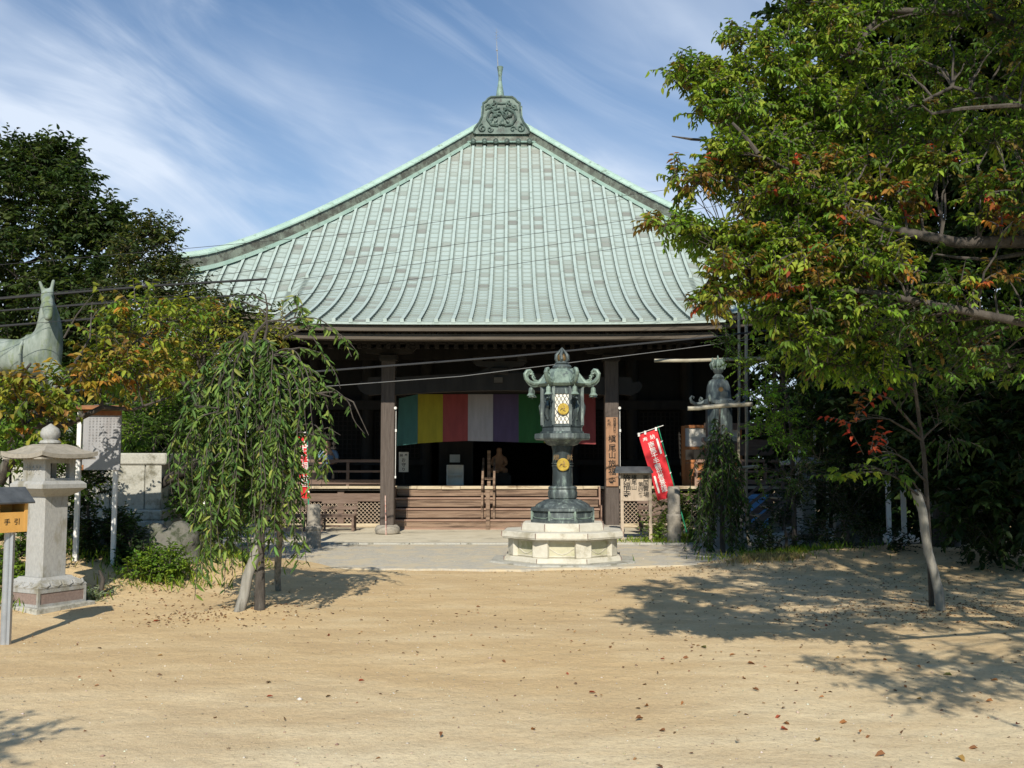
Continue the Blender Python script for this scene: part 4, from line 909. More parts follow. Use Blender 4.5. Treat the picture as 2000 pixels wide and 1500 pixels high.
# ================================================================= OBJECTS IN THE YARD
def octp(r): return r/math.cos(PI/8)
def pedestal_oct(cx, cy, name, label, s=1.0, m='palestone', mp_='palestone_panel'):
    root = thing(name, label, 'pedestal', (cx, cy, 0)); r8 = PI/8+math.radians(-4)
    def ring(r0, z0, r1, z1, nm, mt, par=root):
        b = MB(); b.lathe([(octp(r0)*s, z0*s), (octp(r0)*s*1.004, (z0+.01)*s), (octp(r1)*s*1.004, (z1-.012)*s), (octp(r1)*s*.985, z1*s)], cx, cy, 8, r8, smooth=False)
        return b.build(nm, MATS[mt], par)
    ring(1.18, -.03, 1.16, .045, 'ground_slab', 'granite_old')
    ring(.935, .046, .92, .125, 'plinth', m); body = ring(.80, .125, .80, .405, 'body', mp_)
    for k in range(8):
        a = r8+2*PI*k/8; R = octp(.80)*s; b = MB()
        b.box(-.13*s, .13*s, -.05*s, .035*s, .125*s, .405*s, bev=.01, T=Matrix.Translation((cx+R*math.cos(a)*.985, cy+R*math.sin(a)*.985, 0)) @ Matrix.Rotation(a+PI/2, 4, 'Z')); b.build('corner_stone', MATS[m], body)
        a2 = a+PI/8; b = MB(); T = Matrix.Translation((cx+.80*s*math.cos(a2), cy+.80*s*math.sin(a2), 0)) @ Matrix.Rotation(a2+PI/2, 4, 'Z')
        w = .22*s; 
        for x0, x1, z0_, z1_ in ((-w, w, .138, .156), (-w, w, .37, .388), (-w, -w+.02, .156, .37), (w-.02, w, .156, .37)): b.box(x0, x1, -.014, .0, z0_*s, z1_*s, T=T)
        pts = [T @ Vector((w*math.sin(q)*.9, -.006, (.27-.09*math.cos(q)**3*1.0)*s)) for q in np.linspace(-1.3, 1.3, 9)]; b.tube(pts, .008*s, 5)
        b.build('panel_moulding', MATS[m], body)
    ring(.955, .405, .97, .43, 'cap_under', m); ring(.97, .43, .955, .52, 'cap', m); ring(.66, .52, .64, .645, 'upper_step', m)
    # joints
    b = MB()
    for k in range(8):
        a = r8+2*PI*k/8
        for R, z0_, z1_ in ((octp(.972)*s, .433, .517), (octp(.932)*s, .05, .12), (octp(.655)*s, .525, .64)): b.box(-.004, .004, -.012, .004, z0_*s, z1_*s, T=Matrix.Translation((cx+R*math.cos(a), cy+R*math.sin(a), 0)) @ Matrix.Rotation(a+PI/2, 4, 'Z'))
    b.build('joint', MATS['granite_brown'], root); return root
LX, LY = P(1099, 1000, 16.5)[0], 16.5
pedestal_oct(LX, LY, 'stone_pedestal', 'pale octagonal stone pedestal with moulded panels under the central bronze lantern')

def bell(b, c, s):
    x, y, z = c
    b.tube([(x, y, z+.06*s), (x, y, z)], .008*s, 5)
    b.lathe([(.02*s, z), (.055*s, z-.03*s), (.065*s, z-.10*s), (.06*s, z-.15*s), (.10*s, z-.21*s), (.115*s, z-.225*s), (.09*s, z-.225*s)], x, y, 12, lobes=5, la=.12)
    b.tube([(x, y, z-.2*s), (x, y, z-.27*s)], .012*s, 5)
def lantern(cx, cy, z0, full=True):
    root = thing('bronze_lantern', 'green-black bronze lantern with curled eaves and bells on the pale octagonal pedestal', 'lantern', (cx, cy, z0)); r8 = PI/8+math.radians(-4)
    def z(py): return P(1099, py, LY)[2]
    def w(p): return p/FPX*LY/2          # half-width from pixel width
    def part(prof, nm, mt, n=8, rot=r8, smooth=False, par=root, **k):
        b = MB(); b.lathe(prof, cx, cy, n, rot, smooth=smooth, **k); return b.build(nm, MATS[mt], par)
    part([(octp(w(121)), .64), (octp(w(121)), z(1014)), (octp(w(115)), z(1012)), (octp(w(112)), z(998)), (octp(w(122)), z(996)), (octp(w(121)), z(991)), (octp(w(108)), z(990))], 'base', 'bronze')
    b = MB()
    for k in range(8):
        a = r8+2*PI*k/8+PI/8; R = w(113)
        T = Matrix.Translation((cx+R*math.cos(a), cy+R*math.sin(a), 0)) @ Matrix.Rotation(a+PI/2, 4, 'Z'); h0, h1 = z(1012), z(998); q = w(44)
        b.tube([T @ Vector((x_, -.008, z_)) for x_, z_ in ((-q, h1-.01), (-q, h0+.04), (-q*.6, h0+.015), (q*.6, h0+.015), (q, h0+.04), (q, h1-.01))], .010, 5)
        a = r8+2*PI*k/8; R = octp(w(118)); b.bar((cx+R*math.cos(a), cy+R*math.sin(a), z(1014)), (cx+R*math.cos(a), cy+R*math.sin(a), z(996)), .03, .03)
    b.build('base_moulding', MATS['bronze_green'], root)
    lo = part([(w(104), z(990)), (w(100), z(986)), (w(90), z(982)), (w(66), z(976)), (w(54), z(974))], 'lotus_base', 'bronze', 48, smooth=True, lobes=16, la=.05)
    b = MB()
    for k in range(16):
        a = 2*PI*k/16; 
        pts = [Vector((cx+w(q_)*math.cos(a+da), cy+w(q_)*math.sin(a+da), z(p_)+.006)) for q_, p_, da in ((60, 977, 0), (82, 981, .10), (98, 986.5, .09), (104, 989.5, 0), (98, 986.5, -.09), (82, 981, -.10), (60, 977, 0))]
        b.tube(pts, .009, 5)
    b.build('petal', MATS['bronze_green'], lo)
    part([(w(48), z(974)), (w(52), z(972)), (w(54), z(962)), (w(50), z(956)), (w(53), z(953)), (w(50), z(950)), (w(42), z(949))], 'lotus_cup', 'bronze', 40, smooth=True, lobes=10, la=.07)
    sh = part([(w(40), z(950)), (w(39), z(920)), (w(39), z(907)), (w(39), z(880)), (w(42), z(875)), (w(42), z(870))], 'shaft', 'bronze_dark', 32, smooth=True)
    b = MB()
    for k in range(24): a = 2*PI*k/24; b.sphere((cx+w(47)*math.cos(a), cy+w(47)*math.sin(a), z(951.5)), .014, 6, 4)
    for zz in (z(910), z(905)): b.tube([(cx+w(41)*math.cos(a), cy+w(41)*math.sin(a), zz) for a in np.linspace(0, 2*PI, 33)], .008, 5)
    b.build('shaft_band', MATS['bronze'], sh)
    T = Matrix.Translation((cx, cy-w(40)-.012, z(907.5))) @ Matrix.Rotation(PI/2, 4, 'X')
    def crest(T, r, par):
        b = MB(); b.lathe([(r, 0), (r, .014), (r*.9, .02)], 0, 0, 20, T=T, smooth=False)
        cr = b.build('gilt_crest', MATS['gold'], par); b = MB()
        for k in range(3):
            a = k*2*PI/3+PI/6; pts = []
            for i in range(7): t = i/6; q = r*.12+r*.50*t; aa = a+t*1.1; pts.append(T @ Vector((q*math.cos(aa), q*math.sin(aa), .024)))
            b.tube(pts, [r*(.13-.10*i/6) for i in range(7)], 5)
        b.build('comma_mark', MATS['old_brass'], cr)
    crest(T, .105, sh)
    b = MB(); TT = Matrix.Translation((0, cy-w(40)-.008, 0)) @ Matrix.Rotation(PI/2, 4, 'X'); glyphs(b, [('燈', cx-.11, z(893.5), .10), ('献', cx+.11, z(893.5), .10)], TT, depth=.004, bold=.01); b.build('inscription', MATS['old_brass'], sh)
    pf = part([(octp(w(44)), z(871)), (octp(w(60)), z(868)), (octp(w(70)), z(862)), (octp(w(76)), z(860)), (octp(w(104)), z(859)), (octp(w(107)), z(856)), (octp(w(106)), z(848)), (octp(w(92)), z(847))], 'platform', 'bronze')
    fb = part([(octp(w(84)), z(847)), (octp(w(84)), z(844)), (octp(w(78)), z(843)), (octp(w(76)), z(836)), (octp(w(80)), z(834)), (octp(w(80)), z(831)), (octp(w(72)), z(831))], 'firebox_base', 'bronze_dark')
    # firebox: eight posts, side panels, lattice windows on front/back
    zb, zt = z(831), z(757)
    b = MB(); b.lathe([(octp(w(64)), zb), (octp(w(64)), zt)], cx, cy, 8, r8, smooth=False); box = b.build('firebox', MATS['bronze_dark'], root)
    for k in range(8):
        a = r8+2*PI*k/8; R = octp(w(78)); b = MB(); b.bar((cx+R*math.cos(a), cy+R*math.sin(a), zb), (cx+R*math.cos(a), cy+R*math.sin(a), zt), .05, .05); b.build('corner_post', MATS['bronze'], box)
        a2 = a+PI/8; Ra = w(74); T = Matrix.Translation((cx+Ra*math.cos(a2), cy+Ra*math.sin(a2), 0)) @ Matrix.Rotation(a2+PI/2, 4, 'Z'); hw = w(29)
        b = MB(); h0, h1 = z(829), z(771)
        b.box(-hw-.02, hw+.02, -.012, .012, h1, zt, T=T); b.box(-hw-.02, hw+.02, -.012, .012, zb, h0, T=T)
        front = abs(((a2+PI/2+PI) % (2*PI))-PI) < .3 or abs(((a2-PI/2+PI) % (2*PI))-PI) < .3
        if front:
            s_ = .062; x = -hw; H = h1-h0
            for dr in (-1, 1):
                i = -14
                while i < 14:
                    x0 = i*s_; x1 = x0+H/1.75; za, zb2 = (h0, h1) if dr > 0 else (h1, h0); a0, a1 = x0, x1
                    if a0 < -hw: za += (zb2-za)*(-hw-a0)/(a1-a0); a0 = -hw
                    if a1 > hw: zb2 = za+(zb2-za)*(hw-a0)/(a1-a0) if a1 != a0 else zb2; a1 = hw
                    if a1-a0 > .01: b.bar(T @ Vector((a0, 0.003*dr, za)), T @ Vector((a1, 0.003*dr, zb2)), .009, .006)
                    i += 1
            wn_ = b.build('lattice_window', MATS['bronze_dark'], box)
            b = MB(); b.box(-hw, hw, .008, .012, h0, h1, T=T); b.build('paper_pane', MATS['paper_white'], wn_)
            if math.sin(a2) < 0: crest(Matrix.Translation((cx, cy-Ra-.016, z(801))) @ Matrix.Rotation(PI/2, 4, 'X'), .095, wn_)
        else:
            b.box(-hw-.02, hw+.02, -.008, .012, h0, h1, T=T)
            # celestial figure in relief: flowing upright body with scarves
            b.tube([T @ Vector(q) for q in ((.01, -.014, h0+.07), (-.02, -.02, h0+.18), (.015, -.026, h0+.30), (0, -.022, h0+.38))], [.02, .045, .05, .02], 7); b.sphere(tuple(T @ Vector((0, -.02, h0+.42))), .028, 8, 6)
            for sg in (-1, 1): b.tube([T @ Vector(q) for q in ((sg*.02, -.02, h0+.35), (sg*.08, -.02, h0+.38), (sg*.09, -.02, h0+.24), (sg*.06, -.02, h0+.12), (sg*.09, -.018, h0+.05))], [.014, .014, .012, .010, .006], 5)
            b.build('relief_panel', MATS['bronze_dark'], box)
    # canopy
    cn = part([(octp(w(74)), z(757)), (octp(w(88)), z(756)), (octp(w(98)), z(751)), (octp(w(90)), z(747)), (octp(w(78)), z(738)), (octp(w(66)), z(729)), (octp(w(50)), z(722.5)), (octp(w(34)), z(721)), (octp(w(30)), z(719))], 'canopy', 'bronze_green', 8, r8)
    for k in range(8):
        a = r8+2*PI*k/8; dx, dy = math.cos(a), math.sin(a)
        def q(r_px, py): return (cx+dx*w(r_px*2), cy+dy*w(r_px*2), z(py))
        b = MB()
        pts = [q(20, 722), q(33, 731), q(42, 743), (q(50, 750)), q(60, 751), q(69, 747.5), q(75, 741), q(77, 733), q(73, 727), q(67, 725.5), q(63, 729), q(64.5, 733), q(67.5, 732.5)]
        b.tube(pts, [.022, .03, .036, .038, .038, .038, .037, .035, .032, .028, .024, .018, .010], 8)
        pts = [q(52, 746), q(58, 744), q(62, 739), q(60, 735), q(57, 737)]; b.tube(pts, [.02, .018, .016, .013, .008], 6)
        hk = b.build('eave_scroll', MATS['bronze_green'], cn)
        b = MB(); bell(b, q(65, 758), .62); b.build('hanging_bell', MATS['bronze_green'], hk)
    jw = part([(w(36), z(721)), (w(38), z(717)), (w(34), z(714)), (w(26), z(712)), (w(30), z(710.5)), (w(24), z(708)), (w(22), z(706))], 'finial_base', 'bronze', 20, smooth=True)
    b = MB(); b.sphere((cx, cy, z(700)), w(20), 16, 10); b.build('jewel', MATS['old_brass'], jw)
    b = MB()
    for k in range(6):
        a = 2*PI*k/6+.3
        pts = [(cx+w(r_)*math.cos(a+da), cy+w(r_)*math.sin(a+da), z(p_)) for r_, p_, da in ((20, 708, 0), (26, 702, .1), (24, 694, .0), (14, 688, .15), (6, 683, 0), (1, 679, 0))]
        b.tube(pts, [.022, .028, .026, .022, .012, .004], 6)
    b.build('flame', MATS['bronze'], jw)
    return root
lantern(LX, LY, .645)

# second bronze lantern, taller bell-shaped canopy, behind the young trees at the right
def lantern2():
    D = 19.0; cx, cy = P(1407, 1000, D)[0], D
    def z(py): return P(1407, py, D)[2]
    def w(p): return p/FPX*D/2
    b = MB(); pd = thing('stone_pedestal', 'tall pale stone pedestal behind the weeping sapling at the right', 'pedestal', (cx, cy, 0))
    b.lathe([(octp(w(96)), 0), (octp(w(94)), .2), (octp(w(84)), .22), (octp(w(76)), z(1000)), (octp(w(88)), z(998)), (octp(w(88)), z(988)), (octp(w(60)), z(986))], cx, cy, 8, PI/8, smooth=False); b.build('pedestal_block', MATS['granite'], pd)
    root = thing('bronze_lantern', 'bronze lantern with a tall ribbed bell-shaped canopy, half hidden by saplings at the right', 'lantern', (cx, cy, z(986)))
    def part(prof, nm, mt, n=24, rot=0, smooth=True, par=root, **k):
        b = MB(); b.lathe(prof, cx, cy, n, rot, smooth=smooth, **k); return b.build(nm, MATS[mt], par)
    part([(w(60), z(986)), (w(56), z(975)), (w(40), z(968)), (w(34), z(960))], 'lotus_base', 'bronze', 32, lobes=12, la=.06)
    part([(w(30), z(960)), (w(28), z(880))], 'shaft', 'bronze_dark'); part([(w(30), z(880)), (w(60), z(866)), (w(70), z(862)), (w(70), z(854))], 'platform', 'bronze', 8, PI/8, False)
    part([(w(52), z(854)), (w(52), z(792))], 'firebox', 'bronze_dark', 8, PI/8, False)
    cn = part([(w(52), z(793)), (w(60), z(790)), (w(58), z(783)), (w(48), z(779)), (w(46), z(768)), (w(43), z(755)), (w(36), z(745)), (w(24), z(741)), (w(14), z(739))], 'canopy', 'bronze', 48, lobes=16, la=.05)
    for k in range(6):
        a = 2*PI*k/6; dx, dy = math.cos(a), math.sin(a); b = MB()
        q = lambda r_, py: (cx+dx*w(r_*2), cy+dy*w(r_*2), z(py))
        b.tube([q(26, 784), q(36, 789), q(46, 789), q(53, 785), q(55, 778), q(52, 774), q(48, 776), q(49, 779)], [.04, .035, .035, .033, .028, .024, .02, .01], 7); b.build('eave_scroll', MATS['bronze'], cn)
    T = Matrix.Translation((cx, cy-w(44), z(762))) @ Matrix.Rotation(PI/2, 4, 'X'); b = MB(); b.lathe([(.045, -.02), (.045, .02), (.035, .02)], 0, 0, 16, T=T); b.build('round_boss', MATS['old_brass'], cn)
    nk = part([(w(22), z(741)), (w(24), z(738)), (w(18), z(734)), (w(12), z(731)), (w(20), z(726)), (w(22), z(722)), (w(16), z(719))], 'finial_base', 'bronze', 20)
    b = MB()
    for k in range(7):
        a = 2*PI*k/7
        b.tube([(cx+w(r_)*math.cos(a), cy+w(r_)*math.sin(a), z(p_)) for r_, p_ in ((12, 724), (24, 718), (28, 711), (20, 705), (26, 699))], [.03, .035, .03, .022, .006], 6)
    b.tube([(cx, cy, z(722)), (cx, cy, z(708)), (cx, cy, z(694))], [.05, .05, .005], 8); b.build('flame', MATS['bronze_green'], nk)
lantern2()

# square granite lantern, far left
def stone_lantern(cx, cy, s, rot, label, mt='granite', ms='roofstone', group=None):
    root = thing('stone_lantern', label, 'stone lantern', (cx, cy, 0)); T0 = Matrix.Translation((cx, cy, 0)) @ Matrix.Rotation(rot, 4, 'Z') @ Matrix.Scale(s, 4)
    def pt(fn, nm, m, par=root): b = MB(); fn(b); b.xf(T0); o = b.build(nm, MATS[m], par); return fix_normals(o)
    def frus(b, prof):
        V = [(a*h, c*h, z) for h, z in prof for a, c in ((-1, -1), (1, -1), (1, 1), (-1, 1))]; n = len(prof)
        b.add(V, [(i*4+k, i*4+(k+1) % 4, i*4+4+(k+1) % 4, i*4+4+k) for i in range(n-1) for k in range(4)]+[(3, 2, 1, 0), tuple(range(n*4-4, n*4))])
    pt(lambda b: b.box(-.37, .37, -.37, .37, -.05, .085, bev=.01), 'ground_slab', 'granite_old')
    bs = pt(lambda b: frus(b, [(.29, .085), (.29, .245), (.285, .255)]), 'base', m='granite_brown'); 
    def frames(b):
        for k in range(4):
            R = Matrix.Rotation(k*PI/2, 4, 'Z')
            for x0, x1, z0_, z1_ in ((-.297, .297, .085, .11), (-.297, .297, .225, .26), (-.297, -.27, .11, .225), (.27, .297, .11, .225)): b.box(x0, x1, -.298, -.288, z0_, z1_, T=R)
    pt(frames, 'base_frame', mt, bs)
    def lot(b):
        frus(b, [(.295, .26), (.30, .28), (.27, .32), (.20, .36), (.19, .375)])
        for k in range(4):
            R = Matrix.Rotation(k*PI/2, 4, 'Z')
            for i in range(4):
                x = -.21+i*.14; b.tube([R @ Vector(q) for q in ((x-.055, -.262, .335), (x-.05, -.29, .30), (x, -.302, .285), (x+.05, -.29, .30), (x+.055, -.262, .335))], .010, 5)
    pt(lot, 'lotus_base', mt)
    pt(lambda b: b.box(-.145, .145, -.145, .145, .37, 1.245, bev=.006), 'shaft', mt)
    pt(lambda b: frus(b, [(.15, 1.24), (.20, 1.27), (.262, 1.32), (.275, 1.33), (.275, 1.375), (.25, 1.40), (.23, 1.41)]), 'platform', mt)
    def fb(b):
        for a, c in ((-1, -1), (1, -1), (1, 1), (-1, 1)): b.box(*sorted((a*.185, a*.12)), *sorted((c*.185, c*.12)), 1.41, 1.64)
        frus(b, [(.19, 1.405), (.19, 1.44)]); frus(b, [(.19, 1.60), (.19, 1.67)])
        b.box(-.12, .12, -.18, -.165, 1.44, 1.60); b.box(-.18, -.165, -.12, .12, 1.44, 1.60)
        for i in range(5): b.tube([(-.12+i*.06+.028*math.cos(q), -.183, 1.575-.028*abs(math.sin(q))) for q in np.linspace(0, PI, 6)], .006, 4)
        for i in range(3): b.tube([(-.08+i*.08+.025*math.cos(q), -.183, 1.51+.025*math.sin(q)) for q in np.linspace(0, 5, 8)], .005, 4)
    pt(fb, 'firebox', mt)
    def rf(b):
        n = 10; V = []; F = []
        prof = [(.0, 1.815), (.12, 1.81), (.18, 1.785), (.25, 1.735), (.31, 1.705), (.35, 1.70)]
        for h, z in prof:
            for k in range(4):
                for i in range(n):
                    t = -1+2*i/n; up = .035*(h/.35)**3*abs(t)**3; p = [(t*h, -h), (h, t*h), (-t*h, h), (-h, -t*h)][k]; V.append((p[0], p[1], z+up))
        m_ = 4*n
        for r in range(len(prof)-1):
            for k in range(m_): F.append((r*m_+k, r*m_+(k+1) % m_, (r+1)*m_+(k+1) % m_, (r+1)*m_+k))
        b0 = (len(prof)-1)*m_; V2 = [(x, y, z-.045) for x, y, z in V[b0:]]; V3 = [(x*.52, y*.52, 1.665) for x, y, z in V[b0:]]; b1 = len(V); V += V2+V3
        for k in range(m_): F += [(b0+k, b0+(k+1) % m_, b1+(k+1) % m_, b1+k), (b1+k, b1+(k+1) % m_, b1+m_+(k+1) % m_, b1+m_+k)]
        F.append(tuple(b1+m_+k for k in range(m_))); b.add(V, F)
        for k in range(4):
            R = Matrix.Rotation(k*PI/2, 4, 'Z')
            for i in range(14): x = -.34+i*.05; b.box(x, x+.022, -.33, -.2, 1.645+.0, 1.668, T=R)
    rr = pt(rf, 'canopy', ms)
    pt(lambda b: b.lathe([(.10, 1.81), (.115, 1.825), (.10, 1.85), (.07, 1.86), (.075, 1.87), (.10, 1.90), (.105, 1.94), (.085, 1.985), (.04, 2.015), (.005, 2.04)], 0, 0, 20), 'jewel_finial', mt, rr)
sl = stone_lantern(*G(86, 1192)[:2], 1.0, math.radians(-28.6), 'square grey granite lantern with jewel finial standing beside the leaflet box at far left')
stone_lantern(*G(1572, 1062)[:2], .95, math.radians(20), 'granite lantern standing in deep shade among the trees at the right', 'granite_old', 'granite_old')

# leaflet box on a metal post
bx, by, _ = G(10, 1254); gx0 = gz(bx, by)
lb = thing('leaflet_box', 'honey-coloured wooden leaflet box with dark pitched roof on a grey metal post', 'box', (bx, by, gx0))
T0 = Matrix.Translation((bx-.03, by, 0)) @ Matrix.Rotation(math.radians(22), 4, 'Z')
b = MB(); b.lathe([(.033, gx0-.02), (.033, .99)], bx-.01, by, 16); b.box(bx+.02, bx+.045, by-.02, by+.02, gx0-.02, .99); b.build('post', MATS['galv'], lb)
b = MB(); w, d_, z0_ = .125, .145, .98
b.prism([(-w, z0_), (w, z0_), (w, 1.26), (0, 1.36), (-w, 1.26)], -d_, -d_+.015); b.prism([(-w, z0_), (w, z0_), (w, 1.26), (0, 1.36), (-w, 1.26)], d_-.015, d_)
b.box(-w, w, -d_+.015, d_-.015, z0_, z0_+.015); b.box(-w, -w+.015, -d_+.015, d_-.015, z0_+.015, 1.26); b.box(w-.015, w, -d_+.015, d_-.015, z0_+.015, 1.16); b.box(w-.015, w+.002, -d_, -d_+.03, z0_, 1.26); b.box(w-.015, w+.002, d_-.03, d_, z0_, 1.26)
T1 = T0 @ Matrix.Rotation(math.radians(-50), 4, 'Z') @ Matrix.Rotation(0, 4, 'Z')
T1 = Matrix.Translation((bx-.06, by+.02, 0)) @ Matrix.Rotation(math.radians(-34), 4, 'Z')
b.xf(T1); bxo = fix_normals(b.build('case', MATS['wood_honey'], lb))
b = MB(); 
for sg in (-1, 1): b.add([(0, -d_-.04, 1.385), (0, d_+.04, 1.385), (sg*(w+.05), d_+.04, 1.25), (sg*(w+.05), -d_-.04, 1.25), (0, -d_-.04, 1.37), (0, d_+.04, 1.37), (sg*(w+.045), d_+.04, 1.236), (sg*(w+.045), -d_-.04, 1.236)], [(0, 1, 2, 3), (7, 6, 5, 4), (2, 6, 7, 3), (0, 3, 7, 4), (1, 5, 6, 2)])
b.xf(T1); fix_normals(b.build('roof', MATS['slate'], lb))
b = MB(); TT = T1 @ Matrix.Translation((w+.001, 0, 0)) @ Matrix.Rotation(PI/2, 4, 'Z') @ Matrix.Rotation(PI/2, 4, 'X'); glyphs(b, [('手', -.045, 1.075, .06), ('引', .045, 1.075, .06)], TT, depth=.001, bold=.01); b.build('lettering', MATS['ink'], bxo)

# white information board on two posts
wb = thing('information_board', 'white metal notice board with rust stains on two tall white posts behind the granite lantern', 'notice board', G(180, 1150)); z_ = lambda py: P(180, py, 12.9)[2]
pA, pB = G(146, 1150), G(213, 1152)
for p, wd in ((pA, .055), (pB, .05)):
    b = MB(); b.box(p[0]-wd/2-.003, p[0]+wd/2, 12.87, 12.92, -.05, z_(800)-.02, bev=.004); b.build('post', MATS['rusty_white'], wb)
b = MB(); T = Matrix.Translation(((pA[0]+pB[0])/2+.07, 12.86, 0)) @ Matrix.Rotation(math.radians(5), 4, 'Z'); hw = .235
b.box(-hw, hw, -.03, -.0, z_(918), z_(803), T=T); bd = b.build('panel', MATS['sign_metal'], wb)
b = MB(); b.box(-hw-.003, hw+.003, -.034, -.029, z_(812), z_(803), T=T); b.box(-hw-.003, -hw+.02, -.0335, -.029, z_(918), z_(908), T=T); b.build('rust_stain', MATS['rust'], bd)
b = MB(); lines = []
for c in range(9):
    x = .19-c*.043; n = random.randint(9, 16)
    for r in range(n): lines.append((random.choice('槇尾山施福寺本尊千手観音西国霊場第四番札所開基行満上人天台宗本堂弘法大師'), x, z_(818)-r*.036, .026))
glyphs(b, lines, T @ Matrix.Translation((0, -.032, 0)) @ Matrix.Rotation(PI/2, 4, 'X'), depth=.0005); mm_ = mat('faded_ink', (.262, .26, .27)); b.build('faded_lettering', mm_, bd)
b = MB(); b.box(-hw-.10, hw+.10, -.16, .12, z_(801), z_(801)+.02, T=T @ Matrix.Rotation(0, 4, 'X')); b.add([tuple(T @ Vector(q)) for q in ((-hw-.10, -.16, z_(801)+.02), (hw+.10, -.16, z_(801)+.02), (hw+.06, 0, z_(801)+.06), (-hw-.06, 0, z_(801)+.06), (hw+.10, .12, z_(801)+.02), (-hw-.10, .12, z_(801)+.02))], [(0, 1, 2, 3), (3, 2, 4, 5), (0, 3, 5), (1, 4, 2)]); b.build('rain_cover', MATS['rust'], wb)

# stone plinth of the horse statue
D = 14.6
zz = lambda py: P(280, py, D)[2]; X = lambda px: P(px, 950, D)[0]
sp = thing('statue_plinth', 'large block-built grey stone plinth with moulded top below the horse statue', 'plinth', (X(200), D+.7, 0))
b = MB(); b.box(X(-60), X(326), D-.06, D+1.7, zz(908), zz(885), bev=.02); b.build('cornice', MATS['granite_old'], sp)
b = MB(); b.box(X(-40), X(312), D, D+1.6, zz(995), zz(908)); b.build('core', MATS['granite_old'], sp)
for x0, x1 in ((-45, 60), (62, 155), (157, 216), (218, 283), (285, 316)): b = MB(); b.box(X(x0), X(x1), D-.03, D-.001, zz(995), zz(908), bev=.008); b.build('facing_slab', MATS['granite_old'], sp)
b = MB(); b.box(X(-60), X(322), D-.12, D+1.7, zz(1016), zz(995), bev=.02); b.box(X(-80), X(330), D-.2, D+1.75, -.1, zz(1016), bev=.02); b.build('footing', MATS['granite_old'], sp)
# horse statue
def V3(px, py, dy=0): q = P(px, py, D+.75+dy); return q
def hn(px, py, dy, r, r2=None): q = V3(px, py, dy); return (q[0], q[1], q[2], r) if r2 is None else (q[0], q[1], q[2], r, r2)
hs = thing('horse_statue', 'weathered pale green horse statue with upright ears, on the stone plinth', 'statue', (V3(60, 885)[0], D+.75, zz(885)))
nd = [hn(-110, 700, 0, .34), hn(-40, 690, 0, .33), hn(30, 700, 0, .33), hn(85, 690, -.05, .30), hn(100, 658, -.1, .25), hn(97, 625, -.12, .18), hn(93, 592, -.14, .125), hn(92, 574, -.18, .10),
      hn(93, 592, -.36, .10), hn(94, 615, -.52, .07), hn(94, 625, -.58, .055),
      hn(77, 549, -.12, .022), hn(105, 546, -.12, .024), hn(84, 566, -.13, .03), hn(101, 564, -.13, .03),
      hn(110, 740, -.1, .14), hn(126, 790, -.12, .075), hn(133, 820, -.12, .055), hn(138, 860, -.1, .05), hn(139, 884, -.12, .07),
      hn(95, 745, .25, .14), hn(100, 790, .28, .075), hn(98, 830, .28, .055), hn(100, 884, .26, .07),
      hn(-120, 760, -.15, .16), hn(-110, 810, -.15, .08), hn(-125, 850, -.15, .055), hn(-120, 884, -.15, .07), hn(-125, 760, .2, .16), hn(-130, 810, .2, .08), hn(-140, 850, .2, .055), hn(-135, 884, .2, .07), hn(-150, 715, 0, .09), hn(-172, 770, 0, .07), hn(-176, 840, 0, .03)]
ed = [(0, 1), (1, 2), (2, 3), (3, 4), (4, 5), (5, 6), (6, 7), (7, 8), (8, 9), (9, 10), (7, 13), (13, 11), (7, 14), (14, 12), (3, 15), (15, 16), (16, 17), (17, 18), (18, 19), (3, 20), (20, 21), (21, 22), (22, 23), (0, 24), (24, 25), (25, 26), (26, 27), (0, 28), (28, 29), (29, 30), (30, 31), (0, 32), (32, 33), (33, 34)]
skin('body', nd, ed, MATS['statue'], hs, root=1)
b = MB(); b.tube([V3(93, 572, -.02), V3(90, 600, .02), V3(92, 630, .05), V3(86, 655, .1)], [.03, .05, .05, .03], 6)
b.build('mane', MATS['statue'], hs)
b = MB(); q0 = Vector(V3(40, 660, 0)); b.tube([Vector(V3(60, 700, 0))+Vector((0, .36*math.cos(a), .36*math.sin(a))) for a in np.linspace(0, 2*PI, 17)], .022, 6); b.build('saddle', MATS['statue'], hs)

# rocks
def rock(px, py, s, sq=(1, 1, .7), seed=0, label='', D_=None):
    x, y, _ = G(px, py); y += s*.8
    if D_: x, y = P(px, py, D_)[0], D_
    b = MB(); b.sphere((0, 0, 0), 1, 22, 16); V = []
    for v in b.v:
        p = Vector(v); n_ = 1+.42*mnoise.noise(p*1.4+Vector((seed, 0, 0)))+.16*mnoise.noise(p*3.7+Vector((0, seed, 0))); V.append((x+p.x*n_*s*sq[0], y+p.y*n_*s*sq[1], gz(x, y)+p.z*n_*s*sq[2]+s*sq[2]*.35))
    b.v = V; tag(b.build('rock', MATS['rock'], origin=(x, y, 0)), label, 'rock', 'rocks at the edge of the planting bed')
rock(345, 1095, .33, (1, 1, 1.0), 3.3, 'large mottled grey rock beside the shrubs, right end of the planting bed', 13.5)
rock(298, 1092, .27, (1.1, 1, 1.0), 7.1, 'middle grey rock of the planting bed, below the stone plinth', 13.6)
rock(235, 1118, .32, (1.2, 1, .9), 1.9, 'dark rock behind the shrubs near the white notice board', 13.7)
rock(1690, 1075, .40, (1, 1, 1.1), 5.9, 'dark upright rock in the shade of the trees at the right'); rock(1600, 1088, .22, (1.4, 1, .5), 8.9, 'small flat rock in the shade at the right')

